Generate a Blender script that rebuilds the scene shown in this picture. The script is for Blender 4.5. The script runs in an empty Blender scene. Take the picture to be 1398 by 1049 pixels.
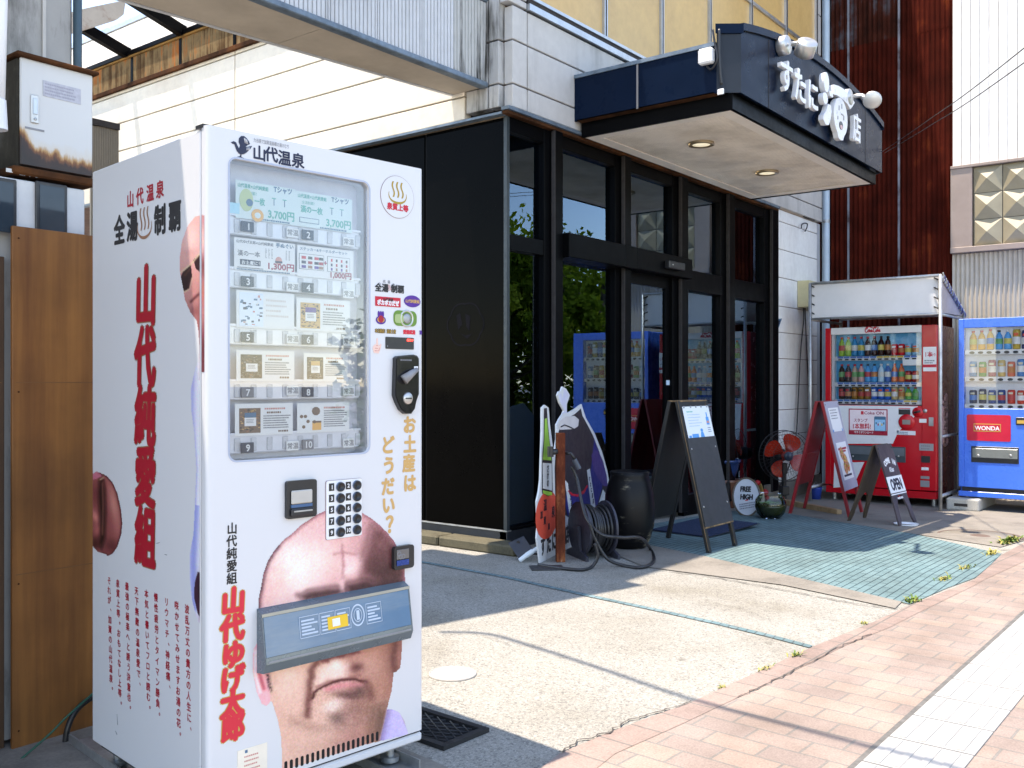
import bpy, bmesh, math, random
import numpy as np
from mathutils import Vector, Matrix
random.seed(7)
SC = bpy.context.scene
COL = SC.collection
R = math.radians

# ------------------------------------------------------------------ camera
CAM = Vector((-5.432, -4.27, 1.22))
FOC, PX, PY = 1297.0, 699.0, 523.0          # focal length and principal point, in photo pixels
YAW = R(37.86)
FWD = Vector((math.cos(YAW), math.sin(YAW), 0))
RGT = Vector((math.sin(YAW), -math.cos(YAW), 0))
cd = bpy.data.cameras.new('camera')
cam = bpy.data.objects.new('camera', cd)
COL.objects.link(cam)
cam.location = CAM
cam.rotation_euler = (R(90), 0, YAW - R(90))
cd.sensor_width = 36
cd.lens = FOC / 1398 * 36
cd.shift_y = -1.5 / 1398
cd.clip_start = 0.05
cd.clip_end = 2000
SC.camera = cam

# ------------------------------------------------------------------ light
SUN = Vector((0.20, -0.165, -1)).normalized()
w = bpy.data.worlds.new('World')
SC.world = w
w.use_nodes = True
nt = w.node_tree
bg = nt.nodes['Background']
sky = nt.nodes.new('ShaderNodeTexSky')
sky.sky_type = 'NISHITA'
sky.sun_disc = False
sky.sun_elevation = math.asin(-SUN.z)
sky.sun_rotation = math.atan2(-SUN.x, -SUN.y)
sky.air_density = 1.0
sky.dust_density = 0.2
sky.ozone_density = 0.7
nt.links.new(sky.outputs[0], bg.inputs[0])
bg.inputs[1].default_value = 0.15
sl = bpy.data.lights.new('sun', 'SUN')
sl.energy = 2.6
sl.angle = R(0.5)
sl.color = (1, 0.965, 0.9)
so = bpy.data.objects.new('sun', sl)
COL.objects.link(so)
so.rotation_euler = SUN.to_track_quat('-Z', 'Y').to_euler()
so.location = (-3, 3, 20)
SC.view_settings.view_transform = 'Standard'
SC.view_settings.look = 'None'
SC.view_settings.gamma = 1
SC.view_settings.exposure = 1.9
SC.view_settings.use_white_balance = True
SC.view_settings.white_balance_temperature = 7400
SC.view_settings.white_balance_tint = 15

# ------------------------------------------------------------------ measuring helpers
def gz(x):
    return -0.12 * min(1.0, max(0.0, (x - 1.0) / 4.0))
def ray(px, py):
    return FWD + RGT * ((px - PX) / FOC) + Vector((0, 0, (PY - py) / FOC))
def onZ(px, py, z=0.0):
    r = ray(px, py)
    return CAM + r * ((z - CAM.z) / r.z)
def G(px, py):
    z = 0.0
    for _ in range(8):
        p = onZ(px, py, z)
        z = gz(p.x)
    return p
def onX(px, py, X=0.0):
    r = ray(px, py)
    return CAM + r * ((X - CAM.x) / r.x)
def onY(px, py, Y=0.0):
    r = ray(px, py)
    return CAM + r * ((Y - CAM.y) / r.y)
def onPlane(px, py, P, N):
    r = ray(px, py)
    return CAM + r * ((P - CAM).dot(N) / r.dot(N))

# ------------------------------------------------------------------ materials
def s2l(v):
    v = v / 255.0
    return v / 12.92 if v <= 0.04045 else ((v + 0.055) / 1.055) ** 2.4
def c(r, g, b, k=1.0):
    return (s2l(r) * k, s2l(g) * k, s2l(b) * k, 1)
MATS = {}
class NT:
    def __init__(s, name):
        s.m = bpy.data.materials.new(name)
        s.m.use_nodes = True
        s.t = s.m.node_tree
        s.b = s.t.nodes['Principled BSDF']
        s.tc = None
    def n(s, typ, **kw):
        q = s.t.nodes.new(typ)
        for k, v in kw.items():
            if k.startswith('i_'):
                key = k[2:]
                q.inputs[int(key) if key.isdigit() else key.replace('_', ' ')].default_value = v
            else:
                setattr(q, k, v)
        return q
    def l(s, a, b):
        s.t.links.new(a, b)
    def co(s, scale=(1, 1, 1), rot=(0, 0, 0), loc=(0, 0, 0)):
        if s.tc is None:
            s.tc = s.n('ShaderNodeTexCoord')
        mp = s.n('ShaderNodeMapping')
        mp.inputs['Scale'].default_value = scale
        mp.inputs['Rotation'].default_value = rot
        mp.inputs['Location'].default_value = loc
        s.l(s.tc.outputs['Object'], mp.inputs['Vector'])
        return mp.outputs[0]
    def noise(s, scale, detail=4, rough=0.6, vec=None):
        q = s.n('ShaderNodeTexNoise')
        q.inputs['Scale'].default_value = scale
        q.inputs['Detail'].default_value = detail
        q.inputs['Roughness'].default_value = rough
        s.l(vec if vec is not None else s.co(), q.inputs['Vector'])
        return q.outputs['Fac']
    def ramp(s, fac, stops):
        q = s.n('ShaderNodeValToRGB')
        e = q.color_ramp.elements
        while len(e) < len(stops):
            e.new(0.5)
        for k, (p, col) in enumerate(stops):
            e[k].position = p
            e[k].color = col if len(col) == 4 else (*col, 1)
        s.l(fac, q.inputs[0])
        return q.outputs[0]
    def mix(s, fac, a, b, mode='MIX'):
        q = s.n('ShaderNodeMix', data_type='RGBA', blend_type=mode)
        for sock, v in ((q.inputs[0], fac), (q.inputs[6], a), (q.inputs[7], b)):
            if hasattr(v, 'links'):
                s.l(v, sock)
            else:
                sock.default_value = v
        return q.outputs[2]
    def bump(s, h, strength=0.3, dist=0.01):
        q = s.n('ShaderNodeBump')
        q.inputs['Strength'].default_value = strength
        q.inputs['Distance'].default_value = dist
        s.l(h, q.inputs['Height'])
        s.l(q.outputs[0], s.b.inputs['Normal'])
    def done(s, colour=None, rough=0.5, metal=0.0, spec=0.5):
        if colour is not None:
            if hasattr(colour, 'links'):
                s.l(colour, s.b.inputs['Base Color'])
            else:
                s.b.inputs['Base Color'].default_value = colour
        if hasattr(rough, 'links'):
            s.l(rough, s.b.inputs['Roughness'])
        else:
            s.b.inputs['Roughness'].default_value = rough
        s.b.inputs['Metallic'].default_value = metal
        s.b.inputs['Specular IOR Level'].default_value = spec
        return s.m
GREY = lambda v: (v, v, v, 1)
def M(name, col, rough=0.5, metal=0.0, var=0.12, scale=6.0, spec=0.5, bump=0.0, bscale=60.0):
    """painted or plain surface with a little uneven colour and gloss"""
    if name in MATS:
        return MATS[name]
    k = NT(name)
    n1 = k.noise(scale, 5, 0.65)
    lo = tuple(v * (1 - var) for v in col[:3]) + (1,)
    hi = tuple(min(1, v * (1 + var * 0.6)) for v in col[:3]) + (1,)
    cc = k.ramp(n1, [(0.3, lo), (0.7, hi)])
    n2 = k.noise(scale * 3.3, 3)
    rr = k.ramp(n2, [(0.3, GREY(max(0.02, rough * 0.8))), (0.7, GREY(min(1, rough * 1.2)))])
    if bump:
        k.bump(k.noise(bscale, 4), bump, 0.004)
    MATS[name] = k.done(cc, rr, metal, spec)
    return MATS[name]
def EMIT(name, col, st):
    if name not in MATS:
        k = NT(name)
        k.b.inputs['Emission Color'].default_value = col
        k.b.inputs['Emission Strength'].default_value = st
        MATS[name] = k.done(col, 0.5)
    return MATS[name]
def GLASS(name, tint=(0.8, 0.83, 0.82, 1), k_ref=1.7, rough=0.0, refl=(0.97, 0.98, 1, 1)):
    if name in MATS:
        return MATS[name]
    k = NT(name)
    k.t.nodes.remove(k.b)
    out = k.t.nodes['Material Output']
    tr = k.n('ShaderNodeBsdfTransparent')
    tr.inputs[0].default_value = tint
    gl = k.n('ShaderNodeBsdfGlossy')
    gl.inputs['Roughness'].default_value = rough
    gl.inputs['Color'].default_value = refl
    fr = k.n('ShaderNodeFresnel')
    fr.inputs[0].default_value = 1.5
    mu = k.n('ShaderNodeMath', operation='MULTIPLY', use_clamp=True)
    mu.inputs[1].default_value = k_ref
    k.l(fr.outputs[0], mu.inputs[0])
    mx = k.n('ShaderNodeMixShader')
    k.l(mu.outputs[0], mx.inputs[0])
    k.l(tr.outputs[0], mx.inputs[1])
    k.l(gl.outputs[0], mx.inputs[2])
    k.l(mx.outputs[0], out.inputs[0])
    MATS[name] = k.m
    return k.m
def PAINT(name, rough=0.35):
    if name not in MATS:
        k = NT(name)
        a = k.n('ShaderNodeVertexColor', layer_name='print')
        MATS[name] = k.done(a.outputs[0], rough)
    return MATS[name]

# ------------------------------------------------------------------ mesh builder
class MB:
    def __init__(s):
        s.v, s.f, s.m, s.sm, s.mats = [], [], [], [], []
    def mi(s, mat):
        if mat not in s.mats:
            s.mats.append(mat)
        return s.mats.index(mat)
    def add(s, vs, fs, mat, smooth=False, xf=None):
        o = len(s.v)
        if xf is not None:
            vs = [xf @ Vector(v) for v in vs]
        s.v += [tuple(v) for v in vs]
        k = s.mi(mat)
        for f in fs:
            s.f.append([i + o for i in f])
            s.m.append(k)
            s.sm.append(smooth)
        return s
    def bm(s, b, mat, smooth=False, xf=None):
        b.verts.index_update()
        vs = [v.co.copy() for v in b.verts]
        fs = [[v.index for v in f.verts] for f in b.faces]
        b.free()
        return s.add(vs, fs, mat, smooth, xf)
    def box(s, x0, x1, y0, y1, z0, z1, mat, bev=0.0, xf=None, seg=1):
        x0, x1 = min(x0, x1), max(x0, x1); y0, y1 = min(y0, y1), max(y0, y1); z0, z1 = min(z0, z1), max(z0, z1)
        if bev <= 0:
            vs = [(x, y, z) for z in (z0, z1) for y in (y0, y1) for x in (x0, x1)]
            return s.add(vs, [(0, 2, 3, 1), (4, 5, 7, 6), (0, 1, 5, 4), (2, 6, 7, 3), (0, 4, 6, 2), (1, 3, 7, 5)], mat, False, xf)
        b = bmesh.new()
        bmesh.ops.create_cube(b, size=1)
        for v in b.verts:
            v.co = Vector(((x0 + x1) / 2 + v.co.x * (x1 - x0), (y0 + y1) / 2 + v.co.y * (y1 - y0), (z0 + z1) / 2 + v.co.z * (z1 - z0)))
        bmesh.ops.bevel(b, geom=list(b.edges), offset=min(bev, (x1 - x0) * .45, (y1 - y0) * .45, (z1 - z0) * .45), segments=seg, affect='EDGES', profile=0.5)
        return s.bm(b, mat, False, xf)
    def prism(s, pts, y0, y1, mat, xf=None, axis='y'):
        """outline in (x, z) pushed along y (or in (x, y) along z, or (y, z) along x)"""
        n = len(pts)
        def mk(p, d):
            return (p[0], d, p[1]) if axis == 'y' else ((p[0], p[1], d) if axis == 'z' else (d, p[0], p[1]))
        vs = [mk(p, y0) for p in pts] + [mk(p, y1) for p in pts]
        area = sum(pts[i][0] * pts[(i + 1) % n][1] - pts[(i + 1) % n][0] * pts[i][1] for i in range(n))
        flip = (area > 0) == (axis == 'y')
        if y1 < y0:
            flip = not flip
        a, b_ = list(range(n)), [i + n for i in range(n)]
        sides = [(i, (i + 1) % n, (i + 1) % n + n, i + n) for i in range(n)]
        if flip:
            fs = [a] + [b_[::-1]] + [q[::-1] for q in sides]
        else:
            fs = [a[::-1]] + [b_] + sides
        return s.add(vs, fs, mat, False, xf)
    def quad(s, a, b, c_, d, mat):
        return s.add([a, b, c_, d], [(0, 1, 2, 3)], mat)
    def tube(s, pts, r, mat, n=8, caps=True, smooth=True, closed=False):
        pts = [Vector(p) for p in pts]
        rs = r if isinstance(r, (list, tuple)) else [r] * len(pts)
        vs, fs = [], []
        up = None
        L = len(pts)
        for i, p in enumerate(pts):
            if closed:
                t = (pts[(i + 1) % L] - pts[i - 1]).normalized()
            else:
                t = (pts[min(i + 1, L - 1)] - pts[max(i - 1, 0)]).normalized()
            if up is None:
                up = Vector((0, 0, 1)) if abs(t.z) < 0.9 else Vector((1, 0, 0))
            a = t.cross(up).normalized()
            b = a.cross(t).normalized()
            up = b
            for k in range(n):
                an = 2 * math.pi * k / n
                vs.append(p + (a * math.cos(an) + b * math.sin(an)) * rs[i])
        for i in range(L if closed else L - 1):
            j = (i + 1) % L
            for k in range(n):
                fs.append((i * n + k, i * n + (k + 1) % n, j * n + (k + 1) % n, j * n + k))
        if caps and not closed:
            fs.append(tuple(range(n))[::-1])
            fs.append(tuple((L - 1) * n + k for k in range(n)))
        return s.add(vs, fs, mat, smooth)
    def cyl(s, p0, p1, r0, mat, r1=None, n=20):
        p0, p1 = Vector(p0), Vector(p1)
        r1 = r0 if r1 is None else r1
        t = (p1 - p0).normalized()
        up = Vector((0, 0, 1)) if abs(t.z) < 0.9 else Vector((1, 0, 0))
        a = t.cross(up).normalized(); b = a.cross(t).normalized()
        ring = lambda p, r: [p + (a * math.cos(2 * math.pi * k / n) + b * math.sin(2 * math.pi * k / n)) * r for k in range(n)]
        vs = ring(p0, r0) + ring(p1, r1)
        s.add(vs, [(k, (k + 1) % n, (k + 1) % n + n, k + n) for k in range(n)], mat, True)
        s.add(vs[:n], [tuple(range(n))[::-1]], mat)
        return s.add(vs[n:], [tuple(range(n))], mat)
    def lathe(s, prof, mat, loc=(0, 0, 0), n=28, smooth=True, axis=None, cap=True):
        loc = Vector(loc)
        q = Vector((0, 0, 1)).rotation_difference(Vector(axis)) if axis is not None else None
        vs, fs = [], []
        for r, z in prof:
            for k in range(n):
                a = 2 * math.pi * k / n
                v = Vector((r * math.cos(a), r * math.sin(a), z))
                vs.append(loc + (q @ v if q else v))
        for i in range(len(prof) - 1):
            for k in range(n):
                fs.append((i * n + k, i * n + (k + 1) % n, (i + 1) * n + (k + 1) % n, (i + 1) * n + k))
        if cap:
            if prof[0][0] > 1e-5: fs.append(tuple(range(n))[::-1])
            if prof[-1][0] > 1e-5: fs.append(tuple((len(prof) - 1) * n + k for k in range(n)))
        return s.add(vs, fs, mat, smooth)
    def text(s, string, x, z, size, mat, y=0.0, bold=0.0, sx=1.0, sz=1.0, align='L', vert=False, pitch=1.08, xf=None, depth=0.0, rot=0.0, shear=0.0, fit=None):
        """lettering in the local xz plane; size is the em height"""
        if vert:
            for i, ch in enumerate(string):
                s.text(ch, x, z - i * pitch * size * sz - 0.5 * size * sz, size, mat, y, bold, sx, sz, 'C', False, 1, xf, depth, 0, shear)
            return s
        vs, fs, wd = glyphs(string, depth)
        if fit:
            sx = fit / max(1e-6, wd * size)
        off = {'L': 0, 'C': -wd / 2, 'R': -wd}[align]
        ring = [(0, 0)]
        if bold:
            nb = 8
            ring = [(math.cos(2 * math.pi * k / nb) * bold, math.sin(2 * math.pi * k / nb) * bold) for k in range(nb)] + [(0, 0)]
        ca, sa = math.cos(rot), math.sin(rot)
        for j, (dx, dz) in enumerate(ring):
            out = []
            for (a, b, d) in vs:
                zc = (b - (0.36 if align == 'C' else 0))
                u = ((a + off) + shear * zc) * size * sx + dx
                v = zc * size * sz + dz
                out.append((x + u * ca - v * sa, y - j * 0.00002 - d, z + u * sa + v * ca))
            s.add(out, fs, mat, False, xf)
        return s
    def build(s, name, parent=None, loc=None, rot=None, smooth_angle=None):
        me = bpy.data.meshes.new(name)
        me.from_pydata(s.v, [], s.f)
        for mt in s.mats:
            me.materials.append(mt)
        me.polygons.foreach_set('material_index', s.m)
        me.polygons.foreach_set('use_smooth', s.sm)
        me.update()
        o = bpy.data.objects.new(name, me)
        COL.objects.link(o)
        if parent is not None:
            o.parent = parent
        if loc is not None:
            o.location = loc
        if rot is not None:
            o.rotation_euler = rot
        return o
_G = {}
def glyphs(string, depth=0.0):
    key = (string, depth)
    if key not in _G:
        cu = bpy.data.curves.new('glyphs', 'FONT')
        cu.body = string
        cu.size = 1
        cu.resolution_u = 3
        cu.extrude = depth / 2 if depth else 0
        ob = bpy.data.objects.new('glyphs', cu)
        COL.objects.link(ob)
        dg = bpy.context.evaluated_depsgraph_get()
        me = bpy.data.meshes.new_from_object(ob.evaluated_get(dg))
        vs = [tuple(v.co) for v in me.vertices]
        fs = [tuple(p.vertices) for p in me.polygons]
        wd = max([v[0] for v in vs], default=0)
        bpy.data.objects.remove(ob)
        bpy.data.curves.remove(cu)
        bpy.data.meshes.remove(me)
        _G[key] = (vs, fs, wd)
    return _G[key]
def thing(name, label, cat, loc=(0, 0, 0), rz=0.0, group=None):
    o = bpy.data.objects.new(name, None)
    COL.objects.link(o)
    o.location = loc
    o.rotation_euler = (0, 0, rz)
    o.empty_display_size = 0.1
    return tag(o, label, cat, group)
def tag(o, label, cat, group=None):
    o['label'] = label
    o['category'] = cat
    if group:
        o['group'] = group
    return o
def struct(o, kind='structure'):
    o['kind'] = kind
    return o
def frame(o):
    return Matrix.Translation(o.location) @ Matrix.Rotation(o.rotation_euler.z, 4, 'Z')
def local(o, px, py, y=0.0):
    """a photo point on the thing's own plane y = const -> local (x, z)"""
    m = frame(o)
    N = m.to_3x3() @ Vector((0, 1, 0))
    P = m @ Vector((0, y, 0))
    q = m.inverted() @ onPlane(px, py, P, N)
    return q.x, q.z
def localX(o, px, py, x=0.0):
    m = frame(o)
    q = m.inverted() @ onPlane(px, py, m @ Vector((x, 0, 0)), m.to_3x3() @ Vector((1, 0, 0)))
    return q.y, q.z
def dup(root, loc, rz, label=None, group=None):
    r = root.copy()
    COL.objects.link(r)
    r.location = loc
    r.rotation_euler = (0, 0, rz)
    if label: r['label'] = label
    if group: r['group'] = group
    for ch in list(root.children):
        q = ch.copy(); COL.objects.link(q); q.parent = r
        for g in ch.children:
            d = g.copy(); COL.objects.link(d); d.parent = q
    return r
def clean(name, fn, parent=None):
    b = MB(); fn(b)
    return b.build(name, parent)
def sheet(name, pts, z, mat, parent=None):
    """a flat sheet that follows the slope of the ground"""
    b = bmesh.new()
    vs = [b.verts.new((p[0], p[1], 0)) for p in pts]
    b.faces.new(vs)
    for X in (1.0, 5.0):
        bmesh.ops.bisect_plane(b, geom=b.verts[:] + b.edges[:] + b.faces[:], plane_co=(X, 0, 0), plane_no=(1, 0, 0))
    bmesh.ops.triangulate(b, faces=b.faces[:])
    for v in b.verts:
        v.co.z = gz(v.co.x) + z
    b.normal_update()
    for f in b.faces:
        if f.normal.z < 0:
            f.normal_flip()
    m = MB(); m.bm(b, mat)
    return m.build(name, parent)
def ell(cx, cz, rx, rz, n=28, a0=0.0, a1=2 * math.pi):
    return [(cx + rx * math.cos(a0 + (a1 - a0) * k / n), cz + rz * math.sin(a0 + (a1 - a0) * k / n)) for k in range(n)]
def spline(pts, n=8):
    P = [Vector(p) for p in pts]
    out = []
    for i in range(len(P) - 1):
        p0, p1, p2, p3 = P[max(i - 1, 0)], P[i], P[i + 1], P[min(i + 2, len(P) - 1)]
        for k in range(n):
            t = k / n
            out.append(0.5 * ((2 * p1) + (p2 - p0) * t + (2 * p0 - 5 * p1 + 4 * p2 - p3) * t * t + (3 * p1 - p0 - 3 * p2 + p3) * t ** 3))
    out.append(P[-1])
    return out

# ================================================================== MATERIALS
def mat_aggregate():
    k = NT('exposed_aggregate')
    n1 = k.noise(105, 3, 0.75)
    n2 = k.noise(1.3, 5, 0.6)
    n3 = k.noise(230, 2, 0.5)
    vo = k.n('ShaderNodeTexVoronoi'); vo.inputs['Scale'].default_value = 125
    k.l(k.co(), vo.inputs['Vector'])
    stones = k.ramp(vo.outputs['Color'], [(0.10, (0.145, 0.14, 0.128)), (0.32, (0.275, 0.264, 0.236)), (0.65, (0.325, 0.313, 0.28)), (0.9, (0.41, 0.398, 0.36))])
    a = k.ramp(n1, [(0.28, (0.5, 0.5, 0.5)), (0.45, (0.97, 0.97, 0.97)), (0.68, (1.15, 1.14, 1.1))])
    b = k.ramp(n2, [(0.3, (0.70, 0.67, 0.61)), (0.55, (0.92, 0.92, 0.91)), (0.8, (0.98, 0.97, 0.93))])
    q = k.mix(1.0, stones, a, 'MULTIPLY')
    q = k.mix(1.0, q, b, 'MULTIPLY')
    q = k.mix(0.25, q, k.ramp(n3, [(0.4, (0.10, 0.10, 0.095)), (0.6, (0.42, 0.405, 0.36))]))
    n4 = k.noise(0.7, 6, 0.7)
    q = k.mix(1.0, q, k.ramp(n4, [(0.32, (0.86, 0.84, 0.80)), (0.44, (1, 1, 1)), (0.7, (1, 1, 1))]), 'MULTIPLY')
    n5 = k.noise(4.5, 3, 0.5)
    q = k.mix(1.0, q, k.ramp(n5, [(0.24, (0.55, 0.53, 0.50)), (0.31, (1, 1, 1))]), 'MULTIPLY')
    k.bump(n1, 0.5, 0.006)
    return k.done(q, 0.9, 0, 0.2)
def mat_concrete(name, base, dark=0.6, scale=3.0):
    k = NT(name)
    n1 = k.noise(scale, 8, 0.65)
    n2 = k.noise(90, 3)
    q = k.ramp(n1, [(0.3, tuple(v * dark for v in base)), (0.5, base), (0.75, tuple(v * 1.15 for v in base))])
    q = k.mix(0.25, q, k.ramp(n2, [(0.35, tuple(v * 0.5 for v in base)), (0.65, tuple(v * 1.3 for v in base))]))
    k.bump(n2, 0.35, 0.004)
    return k.done(q, 0.85, 0, 0.3)
def mat_brick(name, bw, bh, c1, c2, mortar, rot, ms=0.006, offs=0.5, loc=(0, 0, 0), wob=0.006):
    k = NT(name)
    v = k.co((1, 1, 1), (0, 0, rot), loc)
    # uneven joints: wobble the lookup a little
    nz = k.n('ShaderNodeTexNoise'); nz.inputs['Scale'].default_value = 5
    k.l(v, nz.inputs['Vector'])
    add = k.n('ShaderNodeVectorMath', operation='MULTIPLY_ADD')
    k.l(nz.outputs['Color'], add.inputs[0])
    add.inputs[1].default_value = (wob, wob, 0)
    k.l(v, add.inputs[2])
    b = k.n('ShaderNodeTexBrick')
    b.offset = offs
    k.l(add.outputs[0], b.inputs['Vector'])
    b.inputs['Color1'].default_value = (*c1, 1)
    b.inputs['Color2'].default_value = (*c2, 1)
    b.inputs['Mortar'].default_value = (*mortar, 1)
    b.inputs['Scale'].default_value = 1
    b.inputs['Mortar Size'].default_value = ms
    b.inputs['Mortar Smooth'].default_value = 0.2
    b.inputs['Bias'].default_value = -0.1
    b.inputs['Brick Width'].default_value = bw
    b.inputs['Row Height'].default_value = bh
    n1 = k.noise(150, 4)
    n2 = k.noise(2.5, 6)
    q = k.mix(1.0, b.outputs['Color'], k.ramp(n1, [(0.3, (0.78, 0.78, 0.78)), (0.7, (1.15, 1.15, 1.15))]), 'MULTIPLY')
    q = k.mix(1.0, q, k.ramp(n2, [(0.3, (0.72, 0.7, 0.68)), (0.6, (1.05, 1.05, 1.05))]), 'MULTIPLY')
    inv = k.n('ShaderNodeMath', operation='SUBTRACT'); inv.inputs[0].default_value = 1
    k.l(b.outputs['Fac'], inv.inputs[1])
    k.bump(inv.outputs[0], 0.5, 0.004)
    return k.done(q, 0.8, 0, 0.3)
def mat_rust(name, stops, sx=9, sz=0.5, bumpy=0.1):
    k = NT(name)
    v = k.co((sx, sx, sz))
    n1 = k.noise(1.0, 8, 0.7, v)
    n2 = k.noise(2.2, 6, 0.6)
    mx = k.n('ShaderNodeMath', operation='ADD')
    h = k.n('ShaderNodeMath', operation='MULTIPLY'); h.inputs[1].default_value = 0.5
    k.l(n1, mx.inputs[0]); k.l(n2, mx.inputs[1]); k.l(mx.outputs[0], h.inputs[0])
    q = k.ramp(h.outputs[0], stops)
    k.bump(n2, bumpy, 0.003)
    return k.done(q, 0.9, 0, 0.06)
def mat_streak(name, base, dirt, sx=5, sz=0.35, lo=0.48, hi=0.75, rough=0.6):
    """panel with vertical rain streaks"""
    k = NT(name)
    n1 = k.noise(1.0, 8, 0.7, k.co((sx, sx, sz)))
    n2 = k.noise(1.1, 4, 0.6)
    m = k.n('ShaderNodeMath', operation='MULTIPLY')
    k.l(n1, m.inputs[0]); k.l(k.ramp(n2, [(0.3, GREY(0.75)), (0.7, GREY(1.25))]), m.inputs[1])
    f = k.ramp(m.outputs[0], [(lo, (0, 0, 0)), (hi, (1, 1, 1))])
    q = k.mix(f, (*base, 1), (*dirt, 1))
    n3 = k.noise(14, 3)
    q = k.mix(1.0, q, k.ramp(n3, [(0.3, GREY(0.93)), (0.7, GREY(1.03))]), 'MULTIPLY')
    return k.done(q, rough, 0, 0.4)
def mat_wood(name, c1, c2, sx=14, sz=0.8, rough=0.6, var=0.5):
    k = NT(name)
    n1 = k.noise(1.0, 7, 0.6, k.co((sx, sx, sz)))
    n2 = k.noise(1.7, 5)
    q = k.ramp(n1, [(0.32, (*c1, 1)), (0.68, (*c2, 1))])
    q = k.mix(1.0, q, k.ramp(n2, [(0.25, GREY(1 - var * 0.6)), (0.7, GREY(1.1))]), 'MULTIPLY')
    k.bump(n1, 0.15, 0.002)
    return k.done(q, rough, 0, 0.4)
STREET = R(-2.5)
m_agg = mat_aggregate()
m_asph = mat_concrete('worn_street', (0.22, 0.212, 0.195), 0.7, 2)
m_conc = mat_concrete('old_concrete', (0.215, 0.195, 0.165), 0.55, 2.5)
m_brick = mat_brick('paving_brick', 0.20, 0.118, (0.258, 0.206, 0.178), (0.315, 0.242, 0.195), (0.20, 0.183, 0.163), R(90) - STREET, 0.005)
m_brick2 = mat_brick('edging_brick', 0.17, 0.4, (0.245, 0.185, 0.158), (0.29, 0.215, 0.18), (0.165, 0.148, 0.13), -STREET, 0.005, 0.0)
m_tile = mat_brick('ribbed_blue_tile', 0.23, 0.048, (0.118, 0.192, 0.20), (0.138, 0.215, 0.222), (0.03, 0.06, 0.068), R(-1), 0.004, 0.5, (0, 0, 0), 0.0015)
m_inlay = mat_brick('blue_inlay_tile', 0.05, 0.1, (0.12, 0.20, 0.215), (0.16, 0.23, 0.24), (0.08, 0.11, 0.115), R(82), 0.004, 0)
m_tact = M('tactile_white', (0.36, 0.352, 0.33, 1), 0.7, 0, 0.1, 5, 0.3, 0.2, 120)
m_grout = M('joint_grey', (0.12, 0.115, 0.105, 1), 0.9, 0, 0.3, 20)
m_panel = mat_streak('pale_wall_panel', (0.53, 0.51, 0.48), (0.36, 0.345, 0.32), 4, 0.4)
m_panel_dirty = mat_streak('mouldy_wall_panel', (0.46, 0.45, 0.43), (0.09, 0.085, 0.075), 7, 0.9, 0.5, 0.68)
m_cream = mat_streak('cream_siding', (0.82, 0.74, 0.61), (0.72, 0.62, 0.49), 1.5, 3.0, 0.5, 0.8)
m_white_tile = mat_streak('white_wall_tile', (0.80, 0.80, 0.78), (0.62, 0.60, 0.57), 3, 0.4, 0.5, 0.85)
m_wsiding = mat_streak('white_siding', (0.82, 0.81, 0.78), (0.68, 0.66, 0.62), 6, 0.3, 0.55, 0.85)
m_gap = M('dark_gap', (0.035, 0.03, 0.028, 1), 0.9)  # even dark tone for joints, backings and small holes
m_brown_gap = M('brown_sealant', (0.16, 0.085, 0.06, 1), 0.8, 0, 0.3, 10)
m_black = M('black_frame', (0.0028, 0.0029, 0.0034, 1), 0.36, 0, 0.3, 5, 0.05)
m_blackpanel = M('black_gloss_panel', (0.0015, 0.0014, 0.0013, 1), 0.10, 0, 0.3, 2, 0.03)
m_navy = M('navy_metal_panel', (0.003, 0.0095, 0.026, 1), 0.3, 0.0, 0.2, 2, 0.07)
m_navy_lt = M('charcoal_metal_panel', (0.026, 0.032, 0.041, 1), 0.35, 0.0, 0.2, 2, 0.15)
m_yellow = mat_streak('ochre_blind_panel', (0.66, 0.425, 0.165), (0.58, 0.37, 0.145), 1, 1, 0.45, 0.7, 0.25)
m_alu = M('aluminium', (0.52, 0.55, 0.58, 1), 0.35, 0.85, 0.15, 8)
m_alu_blue = M('weathered_blue_flashing', (0.16, 0.21, 0.26, 1), 0.5, 0.4, 0.4, 9)
m_soffit = mat_brick('soffit_board', 0.045, 0.03, (0.90, 0.80, 0.67), (0.92, 0.82, 0.69), (0.82, 0.71, 0.58), R(45), 0.003)
m_soffit_trim = M('soffit_trim', (0.88, 0.79, 0.68, 1), 0.6, 0, 0.1, 4)
m_chrome = M('brushed_chrome', (0.55, 0.54, 0.52, 1), 0.38, 0.8, 0.1, 10)
m_letter = M('white_letter', (0.80, 0.80, 0.80, 1), 0.3, 0, 0.04, 6)
m_glass = GLASS('shop_glass', (0.78, 0.82, 0.82, 1), 2.3, 0.0, (0.56, 0.77, 1.0, 1))
m_vglass = GLASS('display_glass', (0.97, 0.98, 0.985, 1), 0.9)
m_white = M('white_plastic', (0.80, 0.80, 0.80, 1), 0.35, 0, 0.05, 6)
m_dark = M('dark_plastic', (0.02, 0.02, 0.022, 1), 0.35, 0, 0.25, 12)
m_grey = M('grey_plastic', (0.25, 0.25, 0.26, 1), 0.4, 0, 0.15, 12)
m_steel = M('galvanised_steel', (0.42, 0.43, 0.43, 1), 0.45, 0.7, 0.25, 14)
m_rust_wall = mat_rust('rusty_corrugated_iron', [(0.30, (0.014, 0.002, 0.0012)), (0.45, (0.042, 0.006, 0.003)), (0.56, (0.075, 0.010, 0.005)), (0.64, (0.17, 0.032, 0.010)), (0.80, (0.28, 0.07, 0.02))], 6, 0.22)
m_rust_gal = mat_rust('half_rusted_galvanised_iron', [(0.40, (0.02, 0.006, 0.004)), (0.52, (0.055, 0.014, 0.008)), (0.57, (0.07, 0.06, 0.065)), (0.66, (0.19, 0.20, 0.24))], 11, 0.12)
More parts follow.
